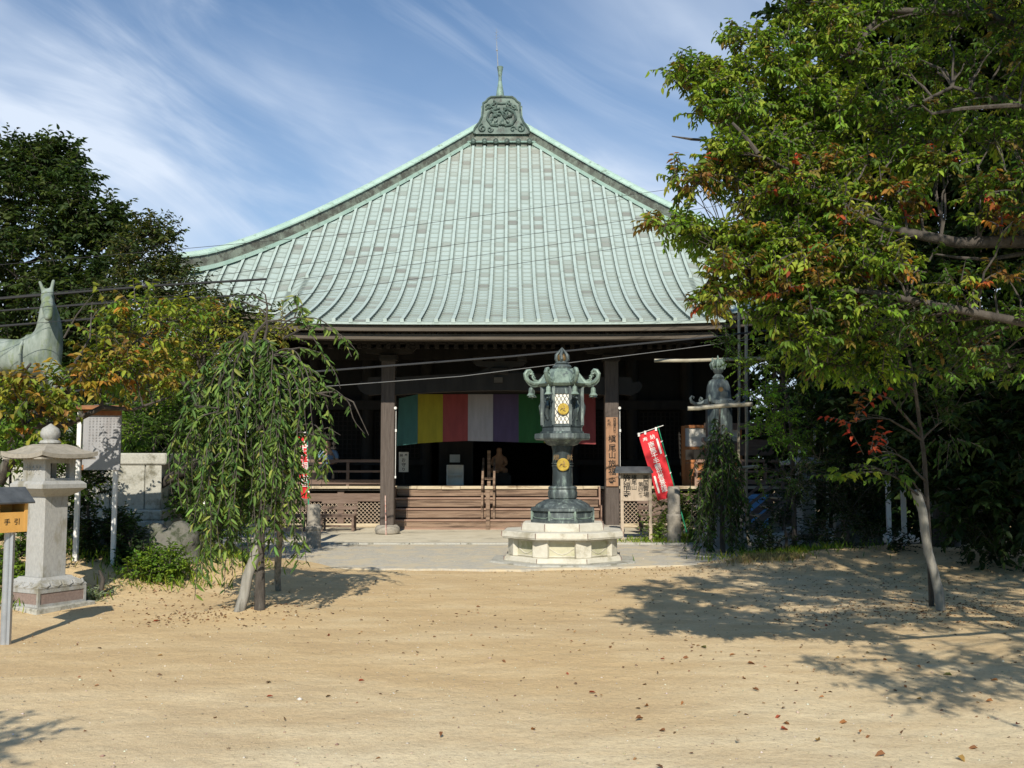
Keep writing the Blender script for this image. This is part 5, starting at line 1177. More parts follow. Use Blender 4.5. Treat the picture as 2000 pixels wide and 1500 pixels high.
# stone bollard posts
for px, py, t_, lab in ((612, 1072, 985, 'grey round stone post with a ring, behind the left red banner'), (1317, 1062, 950, 'grey round stone post with a ring, behind the right red banner pole')):
    x, y, _ = G(px, py); top = P(px, t_, y)[2]; b = MB(); r = .125
    b.lathe([(r*1.12, -.02), (r*1.1, top*.42), (r*1.22, top*.44), (r*1.22, top*.50), (r, top*.52), (r*.98, top*.97), (r*.9, top)], x, y, 20, smooth=True); tag(b.build('stone_post', MATS['roofstone'], origin=(x, y, 0)), lab, 'post', 'stone posts beside the path')

# notice board with little roof
x, y, _ = G(1242, 1061)
zz = lambda py: P(1242, py, y)[2]; X = lambda px: P(px, 950, y)[0]
nb = thing('notice_board', 'weathered wooden board with small grey roof standing beside the right canopy post', 'notice board', (x, y, 0))
for px in (1215, 1270): b = MB(); b.box(X(px)-.032, X(px)+.032, y, y+.07, 0.0, zz(922), bev=.006); b.build('post', MATS['wood_board'], nb)
b = MB(); b.box(X(1218.2), X(1267), y+.01, y+.04, zz(976), zz(921)); b.box(X(1213), X(1272), y-.012, y+.0, zz(978), zz(974.5)); bd = b.build('board', MATS['wood_board'], nb)
b = MB(); b.add([(X(1200), y-.16, zz(921)), (X(1274), y-.16, zz(921)), (X(1270), y+.03, zz(911)), (X(1204), y+.03, zz(911)), (X(1274), y+.24, zz(921)), (X(1200), y+.24, zz(921)), (X(1200), y-.16, zz(924)), (X(1274), y-.16, zz(924)), (X(1274), y+.24, zz(924)), (X(1200), y+.24, zz(924))], [(0, 1, 2, 3), (3, 2, 4, 5), (0, 6, 7, 1), (1, 7, 8, 4, 2), (5, 9, 6, 0, 3), (6, 9, 8, 7), (4, 8, 9, 5)]); fix_normals(b.build('roof', MATS['slate'], nb))
it = []
for chs, px, py0, st_, sz in (('西国霊場', 1262, 934, 10.6, .125), ('第四番', 1251.5, 946, 10.5, .105), ('槇尾山', 1238.5, 932, 10, .115), ('施福寺', 1224, 934, 15.5, .17)):
    for i, ch in enumerate(chs): it.append((ch, X(px), zz(py0+i*st_), sz))
b = MB(); glyphs(b, it, board_T((0, y+.008, 0)), depth=.001, bold=.012); b.build('lettering', MATS['ink'], bd)

# banners
def banner(base, top, w_top, corners, label, D, text=True, wavy=.02):
    """corners: tl,tr,br,bl px"""
    x, y, _ = base; root = thing('nobori_banner', label, 'banner', (x, y, 0)); tp = P(*top, D)
    b = MB(); b.tube([(x, y, 0), ((x*.5+tp[0]*.5), (y+D)/2, tp[2]*.5)], .014, 8); b.build('pole', MATS['pole_green'], root)
    b = MB(); b.tube([((x*.5+tp[0]*.5), (y+D)/2, tp[2]*.5), tp], [.012, .009], 8); b.build('upper_pole', MATS['pole_green'], root)
    c = [Vector(P(px, py, D-.02)) for px, py in corners]; nx_, nz_ = 10, 26; V = []
    def S_(u, v, dy=0):
        p = (c[0]*(1-u)+c[1]*u)*(1-v)+(c[3]*(1-u)+c[2]*u)*v
        return Vector((p.x, p.y+wavy*math.sin(v*7+u*3)*(.3+v)+dy, p.z-.02*math.sin(PI*u)*v))
    for j in range(nz_+1):
        for k in range(nx_+1): V.append(S_(k/nx_, j/nz_))
    b = MB(); b.add(V, [(j*(nx_+1)+k, (j+1)*(nx_+1)+k, (j+1)*(nx_+1)+k+1, j*(nx_+1)+k+1) for j in range(nz_) for k in range(nx_)], 0, True); cl_ = b.build('cloth', MATS['flag_red'], root)
    W = (c[1]-c[0]).length; H = (c[3]-c[0]).length
    b = MB()
    def lay(b, it):
        g_ = MB(); glyphs(g_, it, Matrix.Identity(4), depth=.0, bold=.006); b.add([tuple(S_(min(1, max(0, p[0]/W)), min(1, max(0, -p[1]/H)), -.008)) for p in g_.v], g_.f)
    it = [('奉', W*.27, -H*.095, .105), ('納', W*.66, -H*.085, .105)] + [(ch, W*.50, -H*(.19+i*.083), .135) for i, ch in enumerate('南無千手観世音菩薩')]
    if text:
        lay(b, it)
        for u0, v0, v1 in ((.80, .13, .36), (.13, .64, .90)):
            n = 8; V = []
            for i in range(n+1): v = v0+(v1-v0)*i/n; V += [S_(u0, v, -.007), S_(u0+.10, v, -.007)]
            b.add(V, [(i*2, i*2+2, i*2+3, i*2+1) for i in range(n)])
    else: lay(b, [(ch, W*.5, -H*(.15+i*.12), .19) for i, ch in enumerate('納千手観世音')])
    b.build('lettering', MATS['flag_white'], cl_)
    b = MB(); a0 = c[0]+(c[0]-c[1])*.06+Vector((0, -.01, .03)); a1 = c[1]+(c[1]-c[0])*(.35 if text else .1)+Vector((0, -.01, .03)); b.tube([a0, a1], .007, 6); b.build('crossbar', MATS['flag_white'], root)
    b = MB()
    for u in (.02, .36, .94): q = S_(u, 0); b.box(q.x-.02, q.x+.02, q.y-.03, q.y+.01, q.z-.03, q.z+.045)
    for v in (.2, .42, .68, .92): q = S_(1, v); t = Vector(tp)+(Vector((x, y, 0))-Vector(tp))*((tp[2]-q.z)/tp[2]); b.tube([q, (t.x, t.y-.01, q.z+.02)], .014, 6)
    b.build('loop_tab', MATS['flag_white'], root)
banner(G(1346, 1058), (1285, 832), 0, [(1247, 850), (1283, 838), (1321, 966), (1285, 977)], 'leaning red banner with white characters on a green pole, by the small roofed notice board', 20.3)
banner(G(604, 1070), (600, 842), 0, [(583, 848), (598, 848), (605, 972), (588, 972)], 'narrow furled red banner on a green pole, half behind the weeping tree', 19.1, text=False, wavy=.05)

# benches
def bench(px0, px1, Y, label):
    x0, x1 = P(px0, 1000, Y)[0], P(px1, 1000, Y)[0]; root = thing('bench', label, 'bench', ((x0+x1)/2, Y, .034), 'wooden benches under the veranda edge'); g0 = .034
    b = MB()
    for k in range(3): b.box(x0, x1, Y-.22+k*.13, Y-.11+k*.13, .40, .425, bev=.004)
    b.build('seat', MATS['wood_bench'], root)
    for x in (x0+.04, x1-.09):
        for yy_, h in ((Y-.2, .40), (Y+.16, .74)): b = MB(); b.box(x, x+.05, yy_, yy_+.045, g0, h); b.build('leg', MATS['wood_bench'], root)
    b = MB(); b.box(x0, x1, Y+.135, Y+.158, .52, .60, bev=.004); b.box(x0, x1, Y+.135, Y+.158, .66, .74, bev=.004); b.build('backrest', MATS['wood_bench'], root)
    b = MB(); b.box(x0+.09, x1-.09, Y-.195, Y-.16, .14, .18); b.box(x0+.09, x1-.09, Y-.195, Y-.16, .35, .398); b.build('stretcher', MATS['wood_bench'], root)
bench(626, 697, 23.3, 'brown slatted bench before the lattice, between stone post and left canopy post')
bench(540, 603, 23.3, 'brown slatted bench mostly hidden behind the weeping tree and the left banner')
bench(1246, 1335, 23.3, 'brown slatted bench behind the small roofed notice board')

# candy-striped stick leaning on left canopy post
b = MB(); q0 = P(754, 1046, 22.0); b.tube([(q0[0], 22.0, .035), P(752.5, 968, 22.17)], [.013, .011], 6); tag(b.build('walking_stick', MATS['candy'], origin=(q0[0], 22.0, .034)), 'thin reddish stick leaning upright on the left canopy post', 'stick')
# blue sheet and stairs at right
b = MB(); p0, p1 = P(1466, 995, 24.2), P(1500, 966, 24.2); b.box(p0[0], p1[0], 24.2, 24.9, .034, p1[2]-.12, bev=.02); b.box(p0[0]-.02, p1[0]+.02, 24.15, 24.95, p1[2]-.10, p1[2]); tag(b.build('blue_crate', MATS['blue_sheet'], origin=(p0[0], 24.5, .034)), 'light blue plastic bin standing against the hall veranda at the right', 'bin')
b = MB(); sx0 = P(1450, 1050, 22.8)[0]
ss = thing('side_stair', 'low wooden side stair with sloping rails behind the saplings at the right', 'stairs', (sx0+.6, 22.9, .034))
for i in range(4): b.box(sx0+.1+i*.24, sx0+.36+i*.24, 22.5, 23.5, .18+i*.2, .22+i*.2)
b.build('treads', MATS['wood_bleached'], ss)
for yy_ in (22.48, 23.52): b = MB(); b.bar((sx0, yy_, .06), (sx0+1.15, yy_, 1.0), .05, .14); b.bar((sx0, yy_, .60), (sx0+1.15, yy_, 1.5), .05, .06); b.box(sx0, sx0+.07, yy_-.03, yy_+.03, .034, .75); b.box(sx0+1.1, sx0+1.17, yy_-.03, yy_+.03, .034, 1.6); b.build('side_rail', MATS['wood_bench'], ss)

# supports: stakes, bamboo frame
def stake(p, q, r, label, mt='stake', group='support stakes of the young trees'):
    p, q = Vector(p), Vector(q); b = MB(); n = 6; pts = [p.lerp(q, i/n)+Vector((random.uniform(-.3, .3)*r, random.uniform(-.3, .3)*r, 0)) for i in range(n+1)]
    b.tube(pts, [r*random.uniform(.92, 1.06) for _ in pts], 10); tag(b.build('tree_stake', MATS[mt], origin=tuple(p)), label, 'stake', group)
def GP(px, py): q = G(px, py); return (q[0], q[1], gz(q[0], q[1])-.03)
stake(GP(468, 1207), P(520, 985, 10.7), .055, 'pale round stake leaning right, in front of the weeping tree trunk')
stake(GP(407, 1112), P(403, 985, 13.3), .05, 'pale upright stake at the left edge of the weeping tree', 'white_paint')
stake(GP(543, 1155), P(548, 960, 11.5), .04, 'grey stake standing just right of the weeping tree trunk')
stake(GP(1840, 1202), P(1791, 958, 10.5), .048, 'thick grey stake leaning left against the thin trunk at the right')
for px, py, top in ((1447, 1068, 560), (1462, 1066, 570)):
    q = GP(px, py); D_ = q[1]; b = MB(); pts = [(q[0], q[1], q[2])]+[(P(px-4+random.uniform(-1, 1), yy_, D_)) for yy_ in (950, 850, 750, 660, top)]
    b.tube(pts, .026 if px < 1455 else .032, 8); tag(b.build('bamboo_pole', MATS['bamboo'], origin=tuple(q)), ('thinner left' if px < 1455 else 'thicker right')+' one of two upright poles among the saplings right of the banner', 'pole', 'poles among the saplings')
for (a, c, D_, r, lab) in (((1278, 705), (1640, 697), 19.5, .035, 'long pale horizontal pole high behind the ribbed bronze lantern'), ((1343, 799), (1470, 789), 17.8, .04, 'short pale horizontal pole just below the ribbed lantern canopy'), ((1425, 914), (1482, 912), 18.2, .03, 'pale horizontal pole tied low between the upright poles')):
    b = MB(); p, q = Vector(P(*a, D_)), Vector(P(*c, D_)); b.tube([p.lerp(q, t)+Vector((0, 0, random.uniform(-.01, .01))) for t in np.linspace(0, 1, 7)], r, 8); tag(b.build('horizontal_pole', MATS['bamboo'], origin=tuple(p)), lab, 'pole', 'poles among the saplings')
for px, py, top, lab in ((1591, 1045, 690, 'thin pale upright at the hall corner'), (1616, 1045, 690, 'thin pale upright right of the hall corner one')):
    q = GP(px, py); b = MB(); b.tube([q, P(px, top, q[1])], .03, 8); tag(b.build('scaffold_pole', MATS['bamboo'], origin=tuple(q)), lab+', rising into the leaves', 'pole', 'poles among the saplings')
# signboard on two posts in the shade at the right
q = G(1750, 1085); sg_ = thing('shaded_notice_board', 'weathered board on two white posts in deep shade under the trees at the right', 'notice board', (q[0], q[1], 0))
for px, py in ((1738, 1085), (1768, 1095)): a = G(px, py); b = MB(); b.box(a[0]-.035, a[0]+.035, a[1]-.03, a[1]+.03, -.05, P(px, 830, a[1])[2]); b.build('post', MATS['rusty_white'], sg_)
b = MB(); a, c = P(1722, 905, q[1]-.1), P(1785, 835, q[1]-.1); b.box(a[0], c[0], q[1]-.1, q[1]-.07, a[2], c[2]); b.build('panel', MATS['granite_old'], sg_)
for px, py, w, tp, lab in ((1845, 1075, .26, 960, 'rough grey upright stone slab in deep shade, left of a darker one'), (1905, 1068, .3, 985, 'darker low stone slab in deep shade at far right'), (1680, 1062, .45, 985, 'broad dark stone block in shade left of the shaded board')):
    a = G(px, py); b = MB(); b.box(a[0]-w, a[0]+w, a[1], a[1]+.3, -.1, P(px, tp, a[1])[2], bev=.05); tag(b.build('stone_slab', MATS['granite_old'], origin=(a[0], a[1], 0)), lab, 'stone slab', 'stone slabs in the shade')

# overhead cables
def cable(pts, r, m, lab):
    Q = [Vector(P(*p)) for p in pts]; out_ = []
    for i in range(len(Q)-1):
        for k in range(8): out_.append(Q[i].lerp(Q[i+1], k/8))
    out_.append(Q[-1]); n = len(out_)
    for i, p in enumerate(out_): p.z -= .0
    b = MB(); b.tube(out_, r, 5); tag(b.build('overhead_cable', MATS[m]), lab, 'cable', 'cables strung across the yard')
cable([(-300, 800, 14), (600, 727, 18), (1000, 696, 18.6), (1400, 657, 19.2), (1700, 622, 19.6)], .019, 'cable_grey', 'thick dark grey cable, the upper one passing behind the lantern finial')
cable([(-300, 830, 14), (590, 758, 18), (900, 735, 18.5), (1340, 680, 19), (1700, 630, 19.4)], .007, 'cable_white', 'thin twisted pale cable just under the thick grey one')
cable([(-300, 555, 13), (0, 517, 14), (345, 487, 15), (700, 455, 16), (1320, 368, 17.5), (1700, 310, 18)], .004, 'cable_grey', 'highest thin wire, from the left trees across the upper roof')
cable([(-200, 600, 14), (340, 548, 15.5), (800, 490, 16.5), (1160, 440, 17.5), (1700, 355, 18.5)], .004, 'cable_grey', 'second wire from the top across the copper roof')
cable([(-200, 625, 14), (340, 577, 15.5), (900, 504, 16.8), (1300, 446, 17.8), (1700, 385, 18.5)], .004, 'cable_grey', 'third wire from the top across the copper roof')
cable([(-200, 655, 14), (400, 602, 15.5), (900, 532, 16.8), (1230, 481, 17.6), (1700, 410, 18.4)], .004, 'cable_grey', 'lowest thin wire across the copper roof')
cable([(-200, 597, 15), (0, 583, 15.5), (300, 558, 16.5), (520, 545, 17.5)], .022, 'cable', 'upper black cable before the dark trees at the left')
cable([(-200, 622, 15), (0, 607, 15.5), (220, 591, 16.2), (500, 575, 17.3)], .016, 'cable', 'middle black cable before the dark trees at the left')
cable([(-200, 652, 15), (0, 637, 15.5), (225, 619, 16.2), (500, 598, 17.3)], .020, 'cable', 'lowest black cable before the dark trees at the left')
# ================================================================= TREES AND PLANTS
LG, MG, DG, YG = (.20, .30, .03), (.10, .185, .025), (.042, .085, .02), (.27, .31, .04)
RD, OR, RU, YL = (.40, .05, .03), (.40, .17, .035), (.20, .115, .035), (.42, .33, .04)
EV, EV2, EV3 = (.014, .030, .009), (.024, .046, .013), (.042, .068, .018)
def C(px, py, D, rx, rz, ry, n, cols, w=None):
    p = P(px, py, D); k = D/FPX; return (p[0], p[1], p[2], rx*k, ry, rz*k, n, cols, w)
def tree(name, label, cat, base, nodes, clusters, leaf=(.08, .04), spray=(.45, 10), r=.04, group=None, material='leaf', bark='bark', droop=.25, hang=.25, extra=None, flat=0., twig=True, shell=.55, kmin=5):
    root = thing(name, label, cat, (base[0], base[1], gz(base[0], base[1])), group)
    b = MB(); allnodes = []
    for nd in nodes: trunk_tube(b, nd); allnodes += densify(nd)
    connect(b, allnodes, clusters, r, kmin)
    if extra:
        for pts, rs in extra: b.tube(pts, rs, 6)
    tw = crown(root, clusters, leaf, spray, material, droop, hang, shell, twig, flat=flat)
    b.add(tw.v, tw.f); b.build('trunk', MATS[bark], root); return root
# --- A: the near cherry whose branches reach in from the right
A = []
gpal, gw = [LG, MG, YG, DG, RU], [5, 4, 2, 1.2, .5]
rpal, rw = [RU, MG, OR, RD, YG, LG], [4, 3, 1.2, .8, 1.5, 2]
def finger(pts, D_, th0, th1, red=0., dens=1.0, dark=0.):
    """a leafy bough: small flattened clusters strung along a branch line, thinning to the tip"""
    P_ = [Vector((x, y)) for x, y in pts]; L_ = [0.]
    for i in range(1, len(P_)): L_.append(L_[-1]+(P_[i]-P_[i-1]).length)
    s_ = 0.
    while s_ <= L_[-1]:
        k = max(i for i in range(len(L_)) if L_[i] <= s_+1e-6); k = min(k, len(P_)-2); t = (s_-L_[k])/max(1e-6, L_[k+1]-L_[k]); q = P_[k].lerp(P_[k+1], min(1, t)); f = s_/L_[-1]; th = th0*(1-f)+th1*f
        if red and random.random() < red: cols, w = rpal, [2.6, 3.2, .5, .45, 1.5, 1.2]
        else: cols, w = [LG, MG, YG, DG, RU], [5*(1-dark)+.3, 4, 2*(1-dark)+.1, 1+4*dark, .4]
        A.append(C(q.x+random.uniform(-8, 8), q.y+random.uniform(-8, 8), D_+random.uniform(-.25, .25), th*1.25, th*.62, random.uniform(.16, .30), max(3, int(th*1.12*dens)), cols, w)); s_ += th*1.15
for args in (
    (((1640, 215), (1500, 205), (1400, 175), (1300, 148)), 6.8, 46, 18), (((1620, 160), (1500, 150), (1400, 150), (1345, 142)), 6.9, 44, 20), (((1640, 100), (1540, 95), (1435, 75)), 7.0, 42, 16), (((1700, 40), (1610, 35), (1540, 8)), 7.1, 42, 20),
    (((1640, 262), (1520, 262), (1430, 215), (1365, 205)), 6.7, 36, 18), (((1600, 300), (1500, 290), (1440, 300), (1405, 298)), 6.6, 26, 12), (((1600, 345), (1480, 352), (1390, 350), (1325, 352)), 6.3, 28, 10, .75), (((1500, 325), (1440, 305), (1398, 302)), 6.4, 16, 9),
    (((1660, 400), (1580, 394), (1500, 388), (1450, 384)), 6.4, 30, 10, .2), (((1640, 480), (1500, 470), (1380, 460), (1282, 438)), 6.3, 26, 10, .1), (((1520, 490), (1450, 482), (1392, 482)), 6.3, 26, 12), (((1700, 480), (1580, 500), (1480, 520), (1385, 535)), 6.1, 30, 12, .7), (((1680, 570), (1560, 560), (1440, 576), (1362, 592)), 6.2, 28, 10, .6), (((1680, 610), (1580, 600), (1500, 618)), 6.2, 34, 16, .2), (((1720, 670), (1620, 655), (1520, 668)), 6.4, 34, 16), (((1720, 720), (1640, 705), (1560, 712)), 6.6, 26, 12),
    # inner boughs with dark gaps between them
    (((2060, 40), (1900, 45), (1780, 30), (1680, 20)), 7.2, 32, 27, 0, 0.58, .3), (((2060, 120), (1960, 95), (1880, 120)), 6.8, 27, 19, .1, 0.58, .2), (((1900, 150), (1780, 120), (1660, 120)), 7.1, 27, 27, 0, 0.65, .1), (((2060, 190), (1920, 200), (1800, 215), (1700, 180)), 6.9, 25, 27, 0, 0.58, .2), (((2060, 275), (1930, 262), (1820, 280), (1700, 250)), 6.6, 27, 27, 0, 0.65, .1),
    (((1860, 330), (1740, 310), (1620, 320)), 6.4, 28, 25, .25, 0.65), (((2060, 345), (1960, 360), (1900, 400)), 6.0, 28, 19, .55, 0.58, .2), (((1800, 390), (1700, 385), (1600, 375)), 6.2, 27, 25, .5, 0.65), (((2060, 430), (1980, 425), (1920, 430)), 5.9, 27, 16, .6, 0.58, .1), (((1760, 450), (1660, 430), (1580, 425)), 6.1, 22, 22, .5, 0.65),
    (((2060, 560), (1960, 545), (1850, 560)), 6.0, 28, 21, .2, 0.50, .3), (((1800, 520), (1700, 530), (1600, 520)), 6.1, 27, 25, .4, 0.58, .3), (((2040, 640), (1900, 620), (1780, 590)), 6.1, 24, 22, .1, 0.43, .5), (((1900, 690), (1800, 660), (1720, 620)), 6.3, 22, 21, 0, 0.43, .6), (((2060, 740), (1940, 720), (1840, 740)), 6.4, 24, 18, 0, 0.36, .7)):
    args = list(args)+[0., 1., 0.][len(args)-4:] if len(args) < 7 else list(args)
    mx_ = sum(p[0] for p in args[0])/len(args[0])  # right and lower boughs take darker leaf colours in place of shade
    if mx_ > 1750: args[6] = min(.95, args[6]+.5)
    elif mx_ > 1560 and args[0][0][1] > 540: args[6] = .6
    finger(*args)
# crown above and beside the frame, throwing the dappled shade
for (x, y, z, r_, n) in ((4.4, 6.0, 5.0, .8, 150), (5.4, 6.6, 5.0, .9, 160), (6.6, 7.0, 5.0, 1.0, 160), (7.6, 7.6, 5.2, 1.0, 150), (5.0, 4.6, 4.2, .7, 110), (6.2, 5.0, 4.4, .9, 120), (3.8, 5.2, 4.3, .75, 110), (4.8, 5.8, 4.4, .85, 120), (5.8, 6.2, 4.4, .9, 120), (4.3, 6.8, 5.0, .6, 100), (5.6, 7.4, 4.8, .9, 120), (2.8, 3.0, 3.3, .42, 60), (3.3, 3.5, 3.4, .45, 80), (2.5, 3.6, 3.7, .26, 40), (3.9, 3.4, 3.5, .5, 70), (3.2, 4.9, 4.0, .5, 90), (3.7, 5.7, 4.4, .5, 90), (4.0, 8.6, 6.6, 1.0, 260), (4.6, 7.2, 6.0, 1.0, 260), (5.6, 8.2, 6.6, 1.2, 300), (6.6, 6.8, 6.2, 1.2, 300), (7.6, 8.6, 7.0, 1.3, 300), (5.2, 5.8, 5.6, 1.0, 240), (8.4, 6.4, 6.0, 1.3, 260), (9.4, 8.4, 7.2, 1.4, 260), (3.0, 10.2, 8.0, 1.2, 200), (4.6, 10.4, 8.6, 1.4, 220), (6.4, 10.6, 8.8, 1.5, 220), (8.2, 10.4, 8.4, 1.5, 220), (3.8, 9.0, 7.4, 1.2, 200), (7.2, 9.2, 7.6, 1.4, 220), (9.2, 9.6, 7.4, 1.5, 220), (8.6, 7.4, 6.0, 1.5, 200), (9.6, 11.6, 9.0, 1.5, 200), (5.6, 9.0, 9.0, 1.4, 200), (7.4, 11.4, 7.2, 1.3, 180), (2.9, 8.2, 6.0, 1.0, 110), (4.2, 8.8, 6.6, 1.1, 120), (3.4, 6.9, 6.2, .9, 90), (5.6, 8, 6.5, 1.2, 120), (5.0, 6.4, 5.6, 1.1, 100), (4.6, 5.0, 4.4, .9, 80), (3.35, 1.9, 3.2, .45, 40), (4.0, 2.8, 3.5, .6, 60), (4.8, 2.2, 3.6, .7, 60), (3.9, 3.6, 3.6, .45, 40), (5.0, 3.8, 4.0, .9, 80), (5.6, 2.4, 3.8, .7, 50), (6.4, 6.0, 4.8, 1.2, 90), (6.8, 8.4, 5.4, 1.3, 110), (6.2, 10.2, 5.8, 1.3, 110), (4.8, 10.2, 7.2, 1.2, 110), (6.0, 9.2, 7.8, 1.2, 110), (7.6, 10.4, 7.0, 1.4, 110), (8.2, 8.2, 6.5, 1.3, 90), (7.8, 6.4, 4.2, 1.2, 70), (5.3, 7.6, 3.5, .9, 80), (6.2, 7.0, 3.0, .9, 70), (3.6, 9.6, 7.6, 1.0, 100)):
    if z > 5.1: x = max(x-1.3, 3.1); n = int(n*1.3)
    else: x -= .2; y -= .6
    A.append((x, y, z, r_, r_, r_*.7, n, gpal, gw))
Pn = lambda px, py, D_, r_: (*P(px, py, D_), r_)
tA = [[(5.3, 7.2, -.1, .2), (5.2, 7.1, 1.2, .16), (5.0, 7.0, 2.3, .14), (4.9, 7.0, 3.6, .12), (4.7, 7.1, 5.0, .09), (4.3, 8.0, 6.8, .05)],
      [(5.0, 7.0, 2.4, .065), Pn(2040, 470, 6.00, 0.048), Pn(1870, 474, 6.08, 0.034), Pn(1740, 448, 6.08, 0.028), Pn(1660, 410, 6.16, 0.024), Pn(1590, 370, 6.24, 0.019), Pn(1520, 325, 6.40, 0.015), Pn(1440, 270, 6.64, 0.011), Pn(1370, 225, 6.79, 0.006)],
      [(4.9, 7.0, 3.5, .045), Pn(1990, 205, 6.64, 0.015), Pn(1860, 170, 6.79, 0.014), Pn(1700, 250, 6.71, 0.011), Pn(1580, 190, 6.79, 0.008), Pn(1480, 170, 6.79, 0.006)],
      [(4.8, 7.0, 4.2, .035), (3.6, 7.3, 5.0, .028), Pn(1720, 20, 7.03, 0.025), Pn(1660, 120, 6.87, 0.017)],
      [(5.1, 7.0, 2.0, .045), Pn(2050, 640, 5.85, 0.028), Pn(1850, 600, 5.85, 0.022), Pn(1700, 570, 6.00, 0.017), Pn(1560, 560, 6.16, 0.013), Pn(1440, 530, 6.24, 0.007)],
      [(5.0, 7.0, 3.2, .09), (5.0, 6.4, 4.3, .07), (5.0, 5.6, 4.7, .05), (4.4, 4.6, 4.2, .04), (4.4, 3.2, 3.8, .03), (4.2, 2.2, 3.4, .015)], [(4.7, 7.1, 4.5, .08), (6.2, 7.8, 5.4, .05), (7.8, 8.6, 6.2, .03)]]
bare = []
for pts in (((1440, 270), (1400, 275), (1350, 272), (1312, 266)), ((1990, 205), (1880, 212), (1820, 222), (1800, 205)), ((2000, 495), (1930, 507), (1870, 503), (1820, 495)), ((1570, 480), (1530, 498), (1490, 505)), ((1480, 300), (1450, 260), (1430, 240))):
    D_ = 6.1 if pts[0][0] != 1440 else 6.7; bare.append(([P(a, c, D_) for a, c in pts], [.016, .012, .009, .004][:len(pts)]))
cherry = tree('cherry_tree', 'large cherry tree reaching in from the right with green and reddening leaves over the yard', 'tree', (5.3, 7.2), tA, A, (.047, .023), (.135, 9), .009, extra=bare, hang=.5, flat=.08, kmin=1)

# --- B: staked sapling at the right with dim foliage and red leaves
q = GP(1820, 1195)
Bc = [C(1790, 760, 10.2, 60, 40, .4, 30, [DG, MG]), C(1730, 700, 10.2, 70, 50, .4, 36, [DG, MG, LG]), C(1850, 820, 10.4, 50, 60, .4, 26, [EV2, DG]), C(1700, 640, 10, 60, 40, .4, 30, [MG, LG]),
      C(1665, 825, 9.9, 20, 12, .12, 4, [RD, RU]), C(1695, 885, 9.9, 24, 20, .15, 4, [RD, RU, DG]), C(1660, 745, 10.0, 34, 36, .2, 12, [MG, LG]), C(1655, 930, 9.9, 22, 22, .15, 6, [MG, YG]), C(1890, 690, 10.2, 60, 50, .4, 30, [DG, MG]), C(1750, 930, 10.3, 30, 40, .2, 9, [DG, MG])]
tree('sapling', 'thin staked sapling with a few bright red leaves in the shade at the right', 'tree', (q[0], q[1]), [[(q[0], q[1], q[2], .03), Pn(1815, 1060, 10.6, .026), Pn(1806, 900, 10.5, .022), Pn(1785, 740, 10.3, .016), Pn(1760, 640, 10.2, .01)], [Pn(1800, 850, 10.5, .018), Pn(1740, 780, 10.1, .012), Pn(1690, 760, 10, .007)]], Bc, (.085, .04), (.32, 8), .014, hang=.5)

# --- C: tall dark evergreens behind
def blob_tree(name, label, base, h, clusters, leaf, spray, cols, w=None, n=110, group=None, r0=.22, cat='tree', material='leaf', r=.06, **k):
    cl = [(x, y, z, rx, ry, rz, int(n*s), cols, w) for (x, y, z, rx, ry, rz, s) in clusters]
    x, y = base; g0 = gz(x, y)-.1
    nd = [(x, y, g0, r0), (x+.1, y, h*.3, r0*.75), (x-.05, y+.1, h*.6, r0*.5), (x+.05, y, h*.92, r0*.15)]
    return tree(name, label, cat, base, [nd], cl, leaf, spray, r, group, material, **k)
def CC(px, py, D_, r_, s=1.0, fz=.8, fy=1.0): p = P(px, py, D_); return (p[0], p[1], p[2], r_, r_*fy, r_*fz, s)
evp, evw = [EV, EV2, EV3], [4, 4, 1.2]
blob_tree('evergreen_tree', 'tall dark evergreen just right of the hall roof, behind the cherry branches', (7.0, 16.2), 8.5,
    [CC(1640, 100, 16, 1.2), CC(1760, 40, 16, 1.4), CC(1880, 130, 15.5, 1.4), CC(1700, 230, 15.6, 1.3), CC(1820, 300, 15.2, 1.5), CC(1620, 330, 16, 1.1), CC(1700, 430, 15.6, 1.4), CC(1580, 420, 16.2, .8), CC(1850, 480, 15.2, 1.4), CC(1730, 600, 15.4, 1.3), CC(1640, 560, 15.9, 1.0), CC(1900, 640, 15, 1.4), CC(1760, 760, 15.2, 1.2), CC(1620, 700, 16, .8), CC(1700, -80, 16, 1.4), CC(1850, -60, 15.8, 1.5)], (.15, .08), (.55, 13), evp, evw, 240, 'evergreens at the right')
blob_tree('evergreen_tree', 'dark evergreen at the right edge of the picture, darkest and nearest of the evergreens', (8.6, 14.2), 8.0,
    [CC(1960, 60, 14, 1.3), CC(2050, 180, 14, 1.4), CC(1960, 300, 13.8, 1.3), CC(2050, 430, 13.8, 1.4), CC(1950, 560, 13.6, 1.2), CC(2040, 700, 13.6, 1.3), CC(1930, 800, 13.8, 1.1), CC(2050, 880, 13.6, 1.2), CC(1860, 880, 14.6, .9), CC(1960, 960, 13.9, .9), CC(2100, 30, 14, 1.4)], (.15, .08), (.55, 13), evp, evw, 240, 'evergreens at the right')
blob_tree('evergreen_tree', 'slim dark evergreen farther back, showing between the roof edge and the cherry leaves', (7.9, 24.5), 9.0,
    [CC(1510, 400, 25, 1.0), CC(1560, 330, 25, 1.1), CC(1540, 470, 24.6, 1.1), CC(1600, 420, 24.6, 1.3), CC(1620, 540, 24.2, 1.5), CC(1560, 600, 24.4, 1.1), CC(1660, 650, 24, 1.5), CC(1610, 740, 24, 1.3), CC(1580, 830, 23.6, 1.0), CC(1680, 850, 23.6, 1.5), CC(1640, 950, 23.6, 1.1), CC(1490, 700, 29, 1.2), CC(1520, 780, 28.5, 1.4), CC(1500, 860, 28.5, 1.3), CC(1540, 660, 28, 1.2), CC(1530, 930, 28, 1.3), CC(1600, 900, 26, 1.5)], (.15, .08), (.6, 12), evp, evw, 150, 'evergreens at the right')
